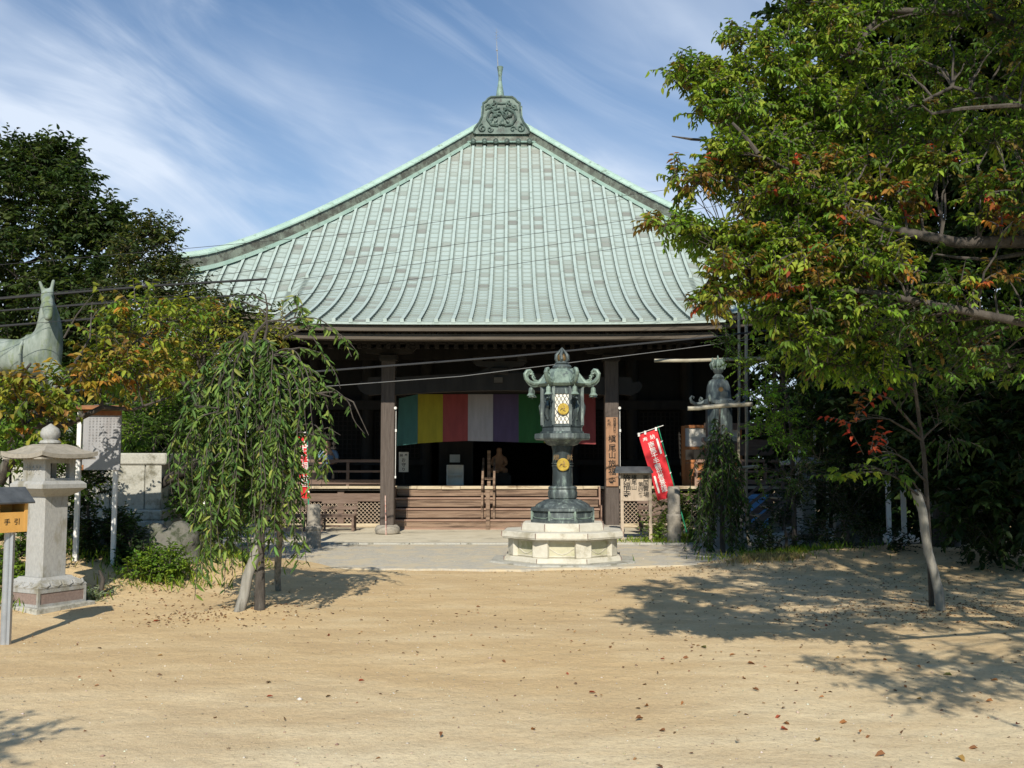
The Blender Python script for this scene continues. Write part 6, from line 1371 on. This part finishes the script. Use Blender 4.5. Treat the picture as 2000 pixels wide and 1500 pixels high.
blob_tree('evergreen_tree', 'broad dark evergreen filling the gap behind the shaded stone slabs', (8.6, 19.5), 6.0,
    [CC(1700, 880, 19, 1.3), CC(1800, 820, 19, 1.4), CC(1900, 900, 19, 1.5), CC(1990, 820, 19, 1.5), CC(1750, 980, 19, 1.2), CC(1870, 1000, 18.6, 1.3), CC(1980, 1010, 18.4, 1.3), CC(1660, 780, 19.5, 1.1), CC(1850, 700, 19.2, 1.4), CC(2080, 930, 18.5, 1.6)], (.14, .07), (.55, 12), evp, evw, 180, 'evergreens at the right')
# --- D: low shade shrubs at the right
def shrub(label, cl, leaf=(.06, .03), spray=(.28, 9), cols=(DG, MG), w=None, n=50, group='shrubs', mt='leaf', hang=.1):
    x, y = cl[0][0], cl[0][1]; cls = [(a, b_, c_, rx, ry, rz, int(n*s), list(cols), w) for (a, b_, c_, rx, ry, rz, s) in cl]
    g0 = gz(x, y); nd = [[(x, y, g0-.05, .035), (x+.05, y, g0+.2, .025), (x, y, max(cl[0][2], g0+.3), .012)]]
    return tree('shrub', label, 'shrub', (x, y), nd, cls, leaf, spray, .015, group, mt, hang=hang)
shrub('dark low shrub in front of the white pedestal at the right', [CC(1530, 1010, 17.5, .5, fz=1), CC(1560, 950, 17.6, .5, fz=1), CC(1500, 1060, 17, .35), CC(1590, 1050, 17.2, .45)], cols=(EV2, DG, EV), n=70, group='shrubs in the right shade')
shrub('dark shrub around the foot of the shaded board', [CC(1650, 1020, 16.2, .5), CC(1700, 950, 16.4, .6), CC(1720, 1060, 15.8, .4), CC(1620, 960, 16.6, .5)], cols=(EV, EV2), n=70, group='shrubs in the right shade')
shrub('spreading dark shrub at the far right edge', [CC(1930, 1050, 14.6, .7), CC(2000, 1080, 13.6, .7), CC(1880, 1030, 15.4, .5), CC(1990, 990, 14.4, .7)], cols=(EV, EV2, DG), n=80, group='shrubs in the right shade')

# --- weeping trees
def weeping(name, label, base, trunk, strands, leaf, cols, w=None, nl=44, sup=None, r0=.05, extra=()):
    """strands: (start, outward point, end) world triples"""
    root = thing(name, label, 'tree', (base[0], base[1], gz(base[0], base[1]))); b = MB(); trunk_tube(b, trunk, 12)
    for pts, rs in extra: b.tube(pts, rs, 6)
    PP, DD, UU, LL, WW, CL = [], [], [], [], [], []
    for (s, o, e, dens) in strands:
        s, o, e = Vector(s), Vector(o), Vector(e); pts = []; n = 14
        for i in range(n+1):
            t = i/n; p = s*(1-t)**2+o*2*t*(1-t)+e*t*t
            p += Vector((.035*math.sin(t*9+s.x*50), .035*math.cos(t*8+s.y*60), .02*math.sin(t*13+s.x*40))); pts.append(p)
        b.tube(pts, [.009*(1-.8*i/n)+.0015 for i in range(n+1)], 4)
        m = max(4, int(nl*dens*((s-o).length+(o-e).length)/2)); t = RNG.uniform(.10, 1.0, m)**.85
        A_ = np.array([tuple(p) for p in pts]); idx = np.clip(t*n, 0, n-1e-3); i0 = idx.astype(int); fr = (idx-i0)[:, None]
        p = A_[i0]*(1-fr)+A_[i0+1]*fr; tg = nrm(A_[i0+1]-A_[i0]); rd = RNG.normal(size=(m, 3)); rd[:, 2] *= .3
        dv = nrm(tg*.45+nrm(rd)*.85+np.array([0, 0, -.40])); s_ = RNG.uniform(.45, 1.25, m)
        PP.append(p); DD.append(dv); UU.append(nrm(RNG.normal(size=(m, 3))*.6+np.array([0, -.5, .5]))); LL.append(leaf[0]*s_); WW.append(leaf[1]*s_); CL.append(palette(m, cols, w))
    leaves_mesh('crown', *[np.concatenate(q) for q in (PP, DD, UU, LL, WW, CL)], root, MATS['leaf_glossy'], droop=.18, fold=.18)
    b.build('trunk', MATS['bark'], root); return root
W0 = GP(507, 1205); D0 = W0[1]+.05; st_ = []
wp = lambda px, py, dy=0.: Vector(P(px, py, D0+dy))
def wstrand(hx, top, bot, src=None, dens=1.0, arch=None):
    dy = random.uniform(-.55, .55); sx_ = src[0] if src else 505+(hx-505)*random.uniform(.1, .35); sy_ = src[1] if src else top+random.uniform(-15, 30)
    o = wp(hx+(hx-505)*.08, (arch if arch is not None else top-25), dy); st_.append((wp(sx_, sy_, dy*.3), o, wp(hx+random.uniform(-10, 10), bot, dy), dens))
for hx0, top0, bot0, k in ((375, 720, 1040, 6), (402, 850, 1190, 6), (420, 700, 1080, 8), (450, 655, 980, 8), (440, 890, 1150, 7), (480, 675, 1050, 8), (520, 650, 900, 7), (545, 820, 1130, 6), (560, 700, 1000, 7), (590, 680, 960, 6), (578, 850, 1100, 5), (618, 720, 850, 4), (640, 830, 955, 3), (500, 850, 1080, 6), (355, 790, 985, 5), (470, 950, 1165, 4), (535, 960, 1130, 3), (395, 700, 950, 6), (430, 800, 1000, 6)):
    cdy = random.uniform(-.45, .45); src = (505+(hx0-505)*.3, top0+random.uniform(-10, 40))
    for i in range(k):
        hx = hx0+random.gauss(0, 13); top = top0+random.uniform(-20, 40); bot = top+(bot0-top)*random.uniform(.45, 1.05); dy = cdy+random.uniform(-.16, .16)
        o = wp(hx+(hx-505)*.12, top-30, dy); st_.append((wp(src[0], src[1], cdy*.3), o, wp(hx+random.uniform(-14, 14), bot, dy), random.uniform(.7, 1.1)))
for i in range(70):
    hx = random.uniform(385, 578); top = 670+abs(hx-500)*.5+random.uniform(0, 200); bot = top+random.uniform(120, 260); dy = random.choice((random.uniform(-.6, -.15), random.uniform(-.6, .5)))
    st_.append((wp(505+(hx-505)*.4, top+20, dy*.4), wp(hx+(hx-505)*.1, top-25, dy), wp(hx+random.gauss(0, 12), min(bot, 1120), dy), 1.0))
for pts in (((545, 640), (620, 575), (688, 700)), ((560, 660), (640, 600), (696, 690)), ((540, 700), (640, 640), (660, 760)), ((560, 640), (600, 590), (640, 720)), ((560, 750), (640, 730), (680, 790))): st_.append((wp(*pts[0]), wp(*pts[1]), wp(*pts[2]), .9))
st_.append((wp(600, 775), wp(680, 750), wp(712, 850), .18)); st_.append((wp(520, 620), wp(470, 560), wp(430, 620), .6)); st_.append((wp(525, 600), wp(500, 560), wp(452, 590), .7)); st_.append((wp(570, 620), wp(600, 560), wp(545, 590), 1.0)); st_.append((wp(560, 620), wp(600, 575), wp(590, 640), 1.2)); st_.append((wp(500, 680), wp(430, 640), wp(365, 760), 1.1)); st_.append((wp(500, 700), wp(400, 660), wp(350, 830), 1.1))
weeping('weeping_cherry_tree', 'small weeping cherry with long hanging green leaves, propped by stakes, left of centre', (W0[0], W0[1]),
    [(W0[0], W0[1], W0[2], .06), (*wp(508, 1090), .045), (*wp(512, 980), .038), (*wp(500, 880), .03), (*wp(515, 780), .024), (*wp(508, 700), .018), (*wp(522, 640), .013), (*wp(520, 600), .006)], st_, (.115, .030), [(.10, .17, .035), (.045, .09, .022), (.17, .24, .05), (.07, .125, .03), (.24, .26, .06)], [5, 4, 3, 4, .8], nl=56,
    extra=[([wp(495, 740), wp(490, 690), wp(500, 650), wp(520, 628), wp(545, 626), wp(575, 628)], [.022, .02, .017, .014, .011, .007]), ([wp(520, 628), wp(522, 600), wp(518, 575), wp(500, 562)], [.014, .010, .008, .004]), ([wp(560, 790), wp(600, 770), wp(650, 765), wp(690, 785), wp(720, 850)], [.014, .012, .010, .008, .003]), ([wp(600, 850), wp(640, 835), wp(665, 850)], [.008, .006, .003]), ([wp(505, 800), wp(450, 740), wp(420, 760)], [.025, .016, .008]), ([wp(512, 780), wp(570, 720), wp(600, 720)], [.022, .016, .008])])
# mound of soil and dead leaves at its foot comes from the ground shape
Wr = GP(1412, 1082); D1 = Wr[1]; st2 = []; wq = lambda px, py, dy=0.: Vector(P(px, py, D1+dy))
for i in range(85):
    hx = random.gauss(1405, 34); hx = max(1345, min(1475, hx)); top = 790+abs(hx-1405)*1.3+random.uniform(0, 140); bot = min(1075, top+random.uniform(90, 230)); dy = random.uniform(-.5, .4)
    st2.append((wq(1405+(hx-1405)*.3, top+20, dy*.3), wq(hx, top-10, dy), wq(hx+random.uniform(-8, 8), bot, dy), 1))
weeping('weeping_tree', 'slender dark weeping sapling in front of the ribbed bronze lantern', (Wr[0], Wr[1]), [(Wr[0], Wr[1], Wr[2], .05), (*wq(1410, 980), .04), (*wq(1404, 880), .03), (*wq(1406, 795), .015)], st2, (.11, .034), [DG, EV3, MG, EV2], [4, 3, 2, 2], nl=46)
# light green maple among the poles
q = GP(1552, 1085)
tree('maple_tree', 'young maple with bright yellow-green feathery leaves beside the upright poles', 'tree', (q[0], q[1]), [[(q[0], q[1], q[2], .05), Pn(1550, 960, q[1], .042), Pn(1545, 830, q[1]-.3, .035), Pn(1530, 740, q[1]-.5, .022), Pn(1500, 690, q[1]-.6, .01)], [Pn(1545, 860, q[1]-.2, .02), Pn(1500, 790, q[1]-.5, .014), Pn(1450, 760, q[1]-.7, .007)]],
    [C(1460, 715, 15.4, 36, 22, .4, 34, [MG, LG]), C(1480, 770, 15.2, 34, 18, .4, 36, [(.19, .34, .03), (.13, .26, .03)]), C(1510, 815, 15.2, 34, 20, .4, 40, [(.19, .34, .03), (.13, .26, .03)]), C(1495, 850, 15.2, 30, 16, .3, 30, [(.15, .30, .03), MG]), C(1540, 870, 15.2, 34, 22, .4, 30, [(.10, .22, .03), MG]), C(1430, 670, 15.6, 30, 22, .4, 26, [MG, DG]), C(1550, 760, 15.4, 40, 26, .4, 34, [MG, DG]), C(1530, 700, 15.6, 40, 24, .4, 30, [MG, LG]), C(1590, 830, 15.6, 40, 30, .4, 34, [DG, MG]), C(1560, 930, 15.4, 40, 34, .4, 30, [DG, EV3]), C(1600, 900, 15.8, 40, 40, .4, 30, [DG, EV3]), C(1480, 930, 15.8, 26, 20, .3, 14, [MG, DG])], (.055, .022), (.28, 13), .014, hang=.3, flat=.2)

# --- left side
dk, dkw = [(.035, .062, .018), (.058, .088, .024), (.085, .115, .03), (.022, .044, .014)], [4, 4, 2, 2]
blob_tree('broadleaf_tree', 'tall dark broadleaf tree at the left edge, highest of the left trees', (-11.0, 21.5), 7.4,
    [CC(20, 330, 21, .8), CC(-40, 380, 21, 1.2), CC(110, 350, 20.5, .75), CC(60, 420, 20.6, 1.0), CC(150, 430, 20.4, .8), CC(195, 470, 20.4, .55), CC(0, 520, 20.5, 1.2), CC(110, 520, 20.2, 1.0), CC(190, 560, 20.2, .75), CC(-60, 640, 20.5, 1.4), CC(60, 640, 20.2, 1.1), CC(160, 650, 20, 1.0), CC(-20, 760, 20.5, 1.4), CC(100, 780, 20, 1.2), CC(210, 740, 20, 1.0), CC(75, 325, 20.8, .45, .7), CC(215, 440, 20.6, .35, .6), CC(120, 310, 20.8, .3, .6), CC(-20, 900, 20.2, 1.2), CC(120, 900, 20, 1.2), CC(-60, 480, 20.2, 1.2), CC(60, 560, 19.8, 1.0), CC(150, 600, 19.8, .8), CC(20, 700, 19.8, 1.1), CC(170, 690, 19.8, .8)], (.13, .065), (.5, 12), dk, dkw, 150, 'trees beyond the left planting bed')
blob_tree('broadleaf_tree', 'lower dark broadleaf tree touching the left roof corner', (-7.3, 18.3), 5.4,
    [CC(290, 470, 18.2, .3, .5), CC(318, 470, 18.2, .34, .6), CC(270, 500, 18.2, .45, .7), CC(330, 530, 18, .36, .6), CC(300, 560, 18, .75), CC(230, 580, 18, .7), CC(375, 590, 17.8, .36, .7), CC(340, 620, 17.8, .7), CC(250, 650, 17.9, .8), CC(410, 640, 17.6, .6), CC(470, 640, 17.6, .5), CC(300, 710, 17.8, .8), CC(400, 700, 17.6, .7), CC(330, 790, 17.8, .9), CC(240, 780, 18, .8), CC(430, 780, 17.6, .8)], (.09, .045), (.42, 11), [EV3, (.09, .11, .03), (.13, .12, .03), EV2], [4, 3, 1.5, 3], 105, 'trees beyond the left planting bed')
ylp, ylw = [YG, (.22, .20, .04), MG, OR, YL], [3, 4, 3, .6, .8]
yc = [C(*a[:2], a[2], *a[3:5], .5, a[5], ylp, ylw) for a in ((330, 620, 14.5, 60, 30, 40), (420, 640, 14.5, 60, 34, 44), (490, 650, 14.4, 50, 30, 36), (380, 690, 14.3, 70, 36, 48), (460, 700, 14.2, 60, 36, 44), (300, 680, 14.4, 50, 30, 34), (340, 740, 14.2, 60, 30, 36), (540, 650, 14.6, 30, 20, 14))]
q = GP(385, 1040); tree('maple_tree', 'bushy maple with yellowing olive leaves above the weeping tree, below the left roof corner', 'tree', (q[0], 14.8), [[(q[0], 14.8, 0, .09), Pn(390, 900, 14.7, .07), Pn(385, 780, 14.5, .05), Pn(400, 680, 14.4, .02)]], yc, (.065, .035), (.34, 12), .03, hang=.3)
orp = [OR, YL, RU, YG, MG, (.34, .22, .05)]
oc = []
for px, py, D_, rx, rz, n, w in ((30, 735, 11.2, 60, 22, 12, [3, 1, 3, 2, 2, 2]), (95, 722, 11.2, 50, 16, 9, [3, 2, 2, 2, 1, 2]), (60, 765, 11.2, 80, 26, 34, [2, 2, 2, 4, 3, 2]), (150, 755, 11.4, 50, 24, 22, [3, 2, 3, 3, 2, 3]), (200, 700, 11.6, 50, 24, 24, [2, 2, 2, 4, 2, 3]), (255, 720, 11.8, 50, 26, 26, [2, 1, 3, 3, 2, 3]), (220, 650, 11.8, 34, 20, 12, [1, 1, 1, 4, 3, 3]), (270, 610, 12.0, 50, 26, 24, [.5, 1, .5, 5, 4, 2]), (310, 650, 12.2, 46, 26, 22, [1, 1, 2, 4, 3, 3]), (190, 790, 11.6, 60, 22, 28, [.5, 1, 1, 4, 5, 2]), (90, 800, 11.2, 70, 26, 34, [.5, .5, 1, 4, 6, 1]), (20, 820, 11.2, 60, 30, 34, [.2, .3, .5, 3, 7, 1]), (290, 790, 12, 50, 22, 18, [1, 1, 2, 3, 3, 2]), (330, 700, 12.2, 40, 30, 20, [1, 1, 3, 3, 2, 3]), (210, 590, 12, 18, 16, 5, [0, 2, 0, 5, 3, 0]), (380, 620, 12.4, 34, 22, 14, [.3, .5, 1, 5, 4, 2]), (345, 620, 12.2, 30, 20, 12, [.3, .5, 1, 5, 4, 2])):
    w = [w[0]*.6, w[1]*.8, w[2]*.8, w[3]*1.3, w[4]*1.3, w[5]]; py += (22 if px < 140 else 6); py = min(py, 752) if 130 < px < 300 else py
    oc.append(C(px, py, D_, rx, rz, .35, n, orp, w))
tree('cherry_tree', 'cherry tree with yellow and orange autumn leaves in front of the horse statue', 'tree', (-6.6, 12.3), [[(-6.6, 12.3, -.1, .10), (-6.5, 12.2, .9, .085), Pn(40, 860, 11.9, .07), Pn(90, 790, 11.7, .045), Pn(170, 740, 11.6, .03), Pn(240, 690, 11.8, .016)], [Pn(60, 830, 11.8, .05), Pn(130, 830, 11.7, .035), Pn(200, 795, 11.7, .03), Pn(260, 800, 11.9, .02), Pn(335, 775, 12.1, .010)], [Pn(80, 800, 11.7, .04), Pn(140, 720, 11.6, .02), Pn(176, 660, 11.7, .012), Pn(180, 590, 11.9, .005)], [Pn(50, 840, 11.8, .05), Pn(20, 760, 11.3, .03), Pn(60, 710, 11.2, .012)]], oc, (.095, .045), (.34, 9), .02, hang=.5,
    extra=[([P(a, c, 11.7) for a, c in ((125, 660), (150, 615), (170, 590), (182, 575))], [.012, .009, .006, .003]), ([P(a, c, 11.9) for a, c in ((195, 745), (230, 720), (262, 712))], [.016, .011, .005])])
gb = [MG, (.075, .14, .03), LG, DG]; gbw = [4, 4, 2, 3]
def bigshrub(label, cl, cols=gb, w=gbw, n=80, leaf=(.075, .035), spray=(.32, 11), group='bushes behind the planting bed'): return shrub(label, cl, leaf, spray, cols, w, n, group)
bigshrub('tall green bush behind the white notice board', [CC(300, 860, 15.6, .8), CC(240, 820, 15.8, .7), CC(360, 850, 15.6, .8), CC(330, 930, 16.2, .8), CC(400, 920, 15.4, .7), CC(210, 890, 16.6, .7), CC(280, 780, 15.8, .6), CC(380, 780, 15.6, .7), CC(440, 880, 15.4, .6)], leaf=(.09, .03))
bigshrub('green bush behind the granite lantern at the left edge', [CC(20, 890, 12.6, .5), CC(70, 850, 12.8, .6), CC(-20, 820, 12.6, .6), CC(120, 860, 13.2, .5), CC(140, 930, 13.4, .45), CC(10, 960, 12.4, .4)], n=80)
bigshrub('green bush behind the weeping tree at the left of the steps', [CC(390, 980, 15.6, .6), CC(450, 940, 15.6, .7), CC(350, 1000, 15.0, .4), CC(440, 1010, 15.8, .5), CC(500, 900, 16.5, .6), CC(480, 980, 16.8, .5)], n=75)
bigshrub('dark glossy shrub between the lantern and the white notice board', [CC(170, 960, 13.5, .30, fz=1.2), CC(180, 1020, 13.5, .36, fz=1.1), CC(145, 1050, 13.4, .34), CC(190, 1080, 13.3, .28), CC(165, 1105, 13.2, .24)], cols=[EV2, DG, EV], w=None, n=75, leaf=(.06, .03), spray=(.22, 10), group='shrubs of the planting bed')
bigshrub('dark spreading shrub right of the white notice board post', [CC(250, 1060, 13.3, .26), CC(262, 1095, 13.1, .24), CC(235, 1110, 13.1, .22), CC(232, 1030, 13.4, .22)], cols=[DG, EV2], w=None, n=65, leaf=(.06, .03), spray=(.22, 10), group='shrubs of the planting bed')
bigshrub('low bright green shrub before the mottled rocks', [CC(300, 1095, 12.7, .2, fz=.6), CC(335, 1098, 12.7, .17, fz=.6), CC(275, 1118, 12.4, .16, fz=.6), CC(325, 1115, 12.5, .12, fz=.6)], cols=[LG, MG], w=None, n=60, leaf=(.05, .028), spray=(.2, 10), group='shrubs of the planting bed')
bigshrub('leafy green clump on the soil at the far left behind the leaflet box', [CC(30, 1090, 11.6, .25), CC(10, 1130, 11.2, .22), CC(50, 1120, 11.6, .18), CC(20, 1040, 11.8, .25)], cols=[LG, MG, DG], w=None, n=60, leaf=(.06, .03), spray=(.2, 10), group='shrubs of the planting bed')
bigshrub('silvery grey-green ground shrub at the foot of the white post', [CC(192, 1168, 11.6, .14, fz=.5), CC(215, 1160, 12.0, .12, fz=.5), CC(240, 1150, 12.3, .14, fz=.4), CC(180, 1178, 11.4, .10, fz=.5)], cols=[(.30, .34, .24), (.22, .28, .18)], w=None, n=36, leaf=(.06, .014), spray=(.12, 8), group='shrubs of the planting bed')
bigshrub('fresh green shrub growing right of the small roofed notice board', [CC(1285, 1020, 20.4, .25, fz=1.1), CC(1300, 985, 20.5, .22, fz=1.2), CC(1275, 1045, 20.3, .2, fz=.7), CC(1300, 1045, 20.3, .2, fz=.7)], cols=[LG, MG], w=None, n=34, leaf=(.06, .02), spray=(.25, 9), group='small plants by the path')
bigshrub('low green tuft at the foot of the leaning banner pole', [CC(1350, 1052, 20.1, .16, fz=.6), CC(1335, 1055, 20.0, .14, fz=.5), CC(1368, 1056, 19.9, .14, fz=.5)], cols=[LG, MG, YG], w=None, n=30, leaf=(.07, .014), spray=(.16, 9), group='small plants by the path')
bigshrub('green shrub behind the leaning red banner', [CC(1345, 985, 21.0, .3), CC(1360, 1020, 20.8, .3), CC(1330, 1010, 21, .22)], cols=[MG, DG, LG], w=None, n=50, leaf=(.07, .03), spray=(.25, 9), group='small plants by the path')
# grass on the bank
def tufts(name, areas, cols, h):
    PP, DD, LL, WW, CL = [], [], [], [], []
    for (px, py, D_, rx, n) in areas:
        p = P(px, py, D_); xy = RNG.normal(size=(n, 2))*np.array([rx, rx*.7])+np.array([p[0], p[1]])
        PP.append(np.array([[a, c, gz(a, c)] for a, c in xy])); d = RNG.normal(size=(n, 3))*.35; d[:, 2] = 1; DD.append(nrm(d)); LL.append(h*RNG.uniform(.5, 1.3, n)); WW.append(np.full(n, .012)); CL.append(palette(n, cols))
    PP, DD, LL, WW, CL = [np.concatenate(q) for q in (PP, DD, LL, WW, CL)]
    o = leaves_mesh(name, PP, DD, nrm(RNG.normal(size=PP.shape)), LL, WW, CL, None, MATS['leaf'], droop=.35, fold=.1); return tag(o, kind='stuff')
tag(tufts('grass', [(240, 1000, 13.6, .5, 900), (290, 1040, 13.6, .5, 900), (370, 1030, 14, .5, 900), (330, 1120, 12.6, .35, 300), (110, 1150, 11.6, .3, 60), (20, 1160, 10.8, .2, 80), (1330, 1055, 20.2, .4, 500), (1260, 1058, 20.3, .3, 200), (1560, 1080, 16.6, .8, 500), (1500, 1080, 16.6, .5, 200)], [LG, MG, YG], .13), 'green grass on the bank and beside the path', 'grass')
tag(tufts('dry_grass', [(1497, 1092, 15.6, .18, 500), (1530, 1092, 15.6, .16, 400), (1450, 1100, 15.4, .14, 150)], [(.45, .36, .18), (.36, .28, .14)], .10), 'dry straw-coloured grass clumps in the right shade', 'grass')
# tree standing beyond the left of the frame whose shade falls on the yard
blob_tree('offscreen_shade_tree', 'tree standing just outside the left of the picture, shading its lower left corner', (-5.4, 1.6), 4.6, [(-3.9, 1.1, 3.4, .6, .6, .4, 1), (-3.4, 1.5, 3.1, .35, .35, .25, .5), (-4.3, .3, 3.5, .8, .8, .5, 1), (-5.2, 1.2, 4.0, .8, .8, .6, 1), (-3.3, .5, 3.0, .35, .35, .25, .5)], (.085, .042), (.4, 10), gpal, gw, 60)
cl_ = []  # unseen crown added on the right, its clusters set along sun lines for shade
for x in (3.5, 4.5, 5.5, 6.6, 7.8):
    for c_, y_ in ((13.0, 5.0), (14.4, 5.6), (15.8, 6.2), (17.2, 6.6), (18.8, 7.2)):
        cl_.append((x+random.uniform(-.3, .3), y_, (c_-y_)/1.42, .75, .6, .42, random.uniform(.8, 1.2)))
for x in (2.9, 3.9, 5.0, 6.1):
    for c_, y_ in ((10.5, 4.0), (11.8, 4.2)): cl_.append((x+random.uniform(-.3, .3), y_, (c_-y_)/1.42, .6, .5, .35, random.uniform(.3, .55)))
for x, c_ in ((2.75, 7.4), (3.4, 7.9), (4.1, 7.3), (3.1, 8.4), (4.0, 8.7), (5.0, 8.2)): cl_.append((x, 2.6, (c_-2.6)/1.42, .42, .35, .28, random.uniform(.2, .4)))
blob_tree('offscreen_shade_tree', 'unseen tree crown added outside the right of the picture to shade the right of the yard', (6.2, 4.4), 7.5, cl_, (.085, .045), (.35, 10), gpal, gw, 115, r=.03)
# far wood behind everything
def wood():
    PP, CL = [], []
    for (x0, x1, y, z1, n) in ((8.5, 24, 27, 3.6, 5000), (-24, -9.5, 27, 3.4, 5000), (-42, -13, 42, 5.5, 9000), (13, 42, 42, 6.5, 9000), (-75, 75, 75, 5.0, 9000)):
        x = RNG.uniform(x0, x1, n); z = RNG.uniform(0, 1, n)**.8*(z1+1.6*np.sin(x*.35)+.9*np.sin(x*1.1+1)); PP.append(np.stack([x, y+RNG.uniform(-4, 4, n)*(1 if y > 30 else .5), z], 1)); CL.append(palette(n, [EV2, EV3, DG]))
    P_, C_ = np.concatenate(PP), np.concatenate(CL); n = len(P_); d = RNG.normal(size=(n, 3)); d[:, 2] += .3
    o = leaves_mesh('wood', P_, nrm(d), nrm(RNG.normal(size=(n, 3))), RNG.uniform(.5, 1.0, n), RNG.uniform(.3, .55, n), C_, None, MATS['leaf']); tag(o, 'dark green wood far behind the temple yard', 'wood', kind='stuff')
wood()
# litter and pebbles
def scatter(n, xr, yr): return RNG.uniform(*xr, n), yr[0]+(yr[1]-yr[0])*RNG.random(n)**1.5
x, y = scatter(15000, (-6, 6.5), (4.6, 19.4)); m_ = ~((np.abs(x-LX) < 1.25) & (np.abs(y-LY) < 1.25)); x, y = x[m_], y[m_]; n = len(x); b = MB()
V = np.zeros((n, 6, 3)); s_ = RNG.lognormal(-5.35, .42, n); an = RNG.uniform(0, 2*PI, n)
zz_ = np.array([max(gz(a, c), .022 if c > 15.9 else -1) for a, c in zip(x, y)])
for k in range(4): V[:, k, 0] = x+s_*np.cos(an+k*PI/2)*RNG.uniform(.7, 1.3, n); V[:, k, 1] = y+s_*np.sin(an+k*PI/2)*RNG.uniform(.7, 1.3, n); V[:, k, 2] = zz_+s_*.2
V[:, 4] = np.stack([x, y, zz_+s_*RNG.uniform(.5, .9, n)], 1); V[:, 5] = np.stack([x, y, zz_-s_*.3], 1)
me = bpy.data.meshes.new('pebbles'); base = (np.arange(n)*6)[:, None, None]; F = (base+np.array([[0, 1, 4], [1, 2, 4], [2, 3, 4], [3, 0, 4], [1, 0, 5], [2, 1, 5], [3, 2, 5], [0, 3, 5]])[None]).reshape(-1).astype(np.int32)
me.vertices.add(n*6); me.vertices.foreach_set('co', V.reshape(-1).astype(np.float32)); me.loops.add(len(F)); me.loops.foreach_set('vertex_index', F); nf = len(F)//3
me.polygons.add(nf); me.polygons.foreach_set('loop_start', np.arange(nf, dtype=np.int32)*3); me.polygons.foreach_set('loop_total', np.full(nf, 3, dtype=np.int32)); me.update(calc_edges=True)
ca = me.color_attributes.new('Col', 'FLOAT_COLOR', 'POINT'); cc = np.ones((n*6, 4), np.float32); cc[:, :3] = np.repeat(palette(n, [(.50, .42, .32), (.38, .30, .22), (.66, .62, .55), (.28, .22, .17)], [4, 3, 2, 2]), 6, 0); ca.data.foreach_set('color', cc.ravel())
tag(link_mesh('pebbles', me, MATS['dry_leaf'], None), 'small pebbles strewn over the sand', 'pebbles', kind='stuff')
def litter(name, areas, cols, ln, lab):
    PP, n_ = [], 0
    for (cx, cy, rx, ry, k) in areas: a = RNG.normal(size=(k, 2))*np.array([rx, ry])+np.array([cx, cy]); PP += [(q[0], q[1], gz(q[0], q[1])+.006) for q in a if q[1] > 4.5]
    P_ = np.array(PP); n = len(P_); d = RNG.normal(size=(n, 3)); d[:, 2] *= .25; up = RNG.normal(size=(n, 3))*.3; up[:, 2] = 1
    s = RNG.uniform(.5, 1.3, n); o = leaves_mesh(name, P_, nrm(d), nrm(up), ln*s, ln*.5*s, palette(n, cols), None, MATS['dry_leaf'], droop=.3); tag(o, lab, 'litter', kind='stuff')
litter('leaf_litter', [(-2.8, 10.6, .5, .35, 220), (-3.3, 10.4, .3, .2, 120), (4.5, 10.7, .9, .5, 700), (5.5, 12.5, 1.6, 1.2, 900), (0, 10, 4, 4, 350), (3, 9, 2.5, 2.5, 350), (-4.3, 12.2, .8, .6, 400), (3.2, 15.2, 2.0, .5, 500)], [(.22, .12, .06), (.14, .08, .045), (.30, .17, .08)], .035, 'small bits of dry leaf and twig on the sand')
# larger fallen leaves, each an object
fl_cols = [(.30, .07, .035), (.32, .14, .05), (.22, .10, .045), (.36, .22, .07), (.12, .12, .04)]
protos = []
for i, c in enumerate(fl_cols):
    o = leaves_mesh('fallen_leaf', np.zeros((1, 3)), np.array([[1., 0, .1]]), np.array([[0, .25, 1.]]), np.array([.085]), np.array([.05]), np.array([c]), None, MATS['dry_leaf'], droop=.3, fold=.3)
    tag(o, 'single curled dry leaf lying on the sandy yard', 'leaf', 'fallen leaves on the yard'); protos.append(o)
spots = [(520, 1362), (1335, 1372), (1729, 1472), (1273, 1173), (1380, 1265), (1360, 1262), (1460, 1295), (1290, 1290), (1105, 1313), (1190, 1267), (1300, 1430), (1440, 1450), (1595, 1448), (1655, 1410), (1530, 1412), (1525, 1398), (1525, 1425), (1680, 1432), (1700, 1437), (1765, 1337), (1800, 1365), (1940, 1370), (1910, 1456), (1990, 1412), (1740, 1395), (1610, 1360), (1470, 1345), (1450, 1325), (1460, 1293), (1425, 1280), (845, 1245), (300, 1215), (640, 1240), (212, 1310), (150, 1255), (1255, 1405), (1870, 1475), (1260, 1380), (1345, 1285), (1585, 1230), (1615, 1220), (1760, 1245), (1690, 1280), (1725, 1290), (1860, 1320), (1950, 1330), (930, 1185), (700, 1330), (1150, 1350), (1045, 1425), (860, 1440), (1555, 1333), (1640, 1285), (1790, 1300), (980, 1290)]
for i, (px, py) in enumerate(spots):
    k = [0, 1, 2, 2, 3, 1, 2, 0][i % 8] if i != 44 else 4; o = protos[i] if i < 5 else protos[k].copy()
    if i >= 5: COL.objects.link(o)
    q = G(px, py); o.location = (q[0], q[1], gz(q[0], q[1])+.012); o.rotation_euler = (random.uniform(-.5, .5), random.uniform(-.4, .4), random.uniform(0, 6.28)); s = random.uniform(.4, .8); o.scale = (s, s*random.uniform(.6, 1.1), s)
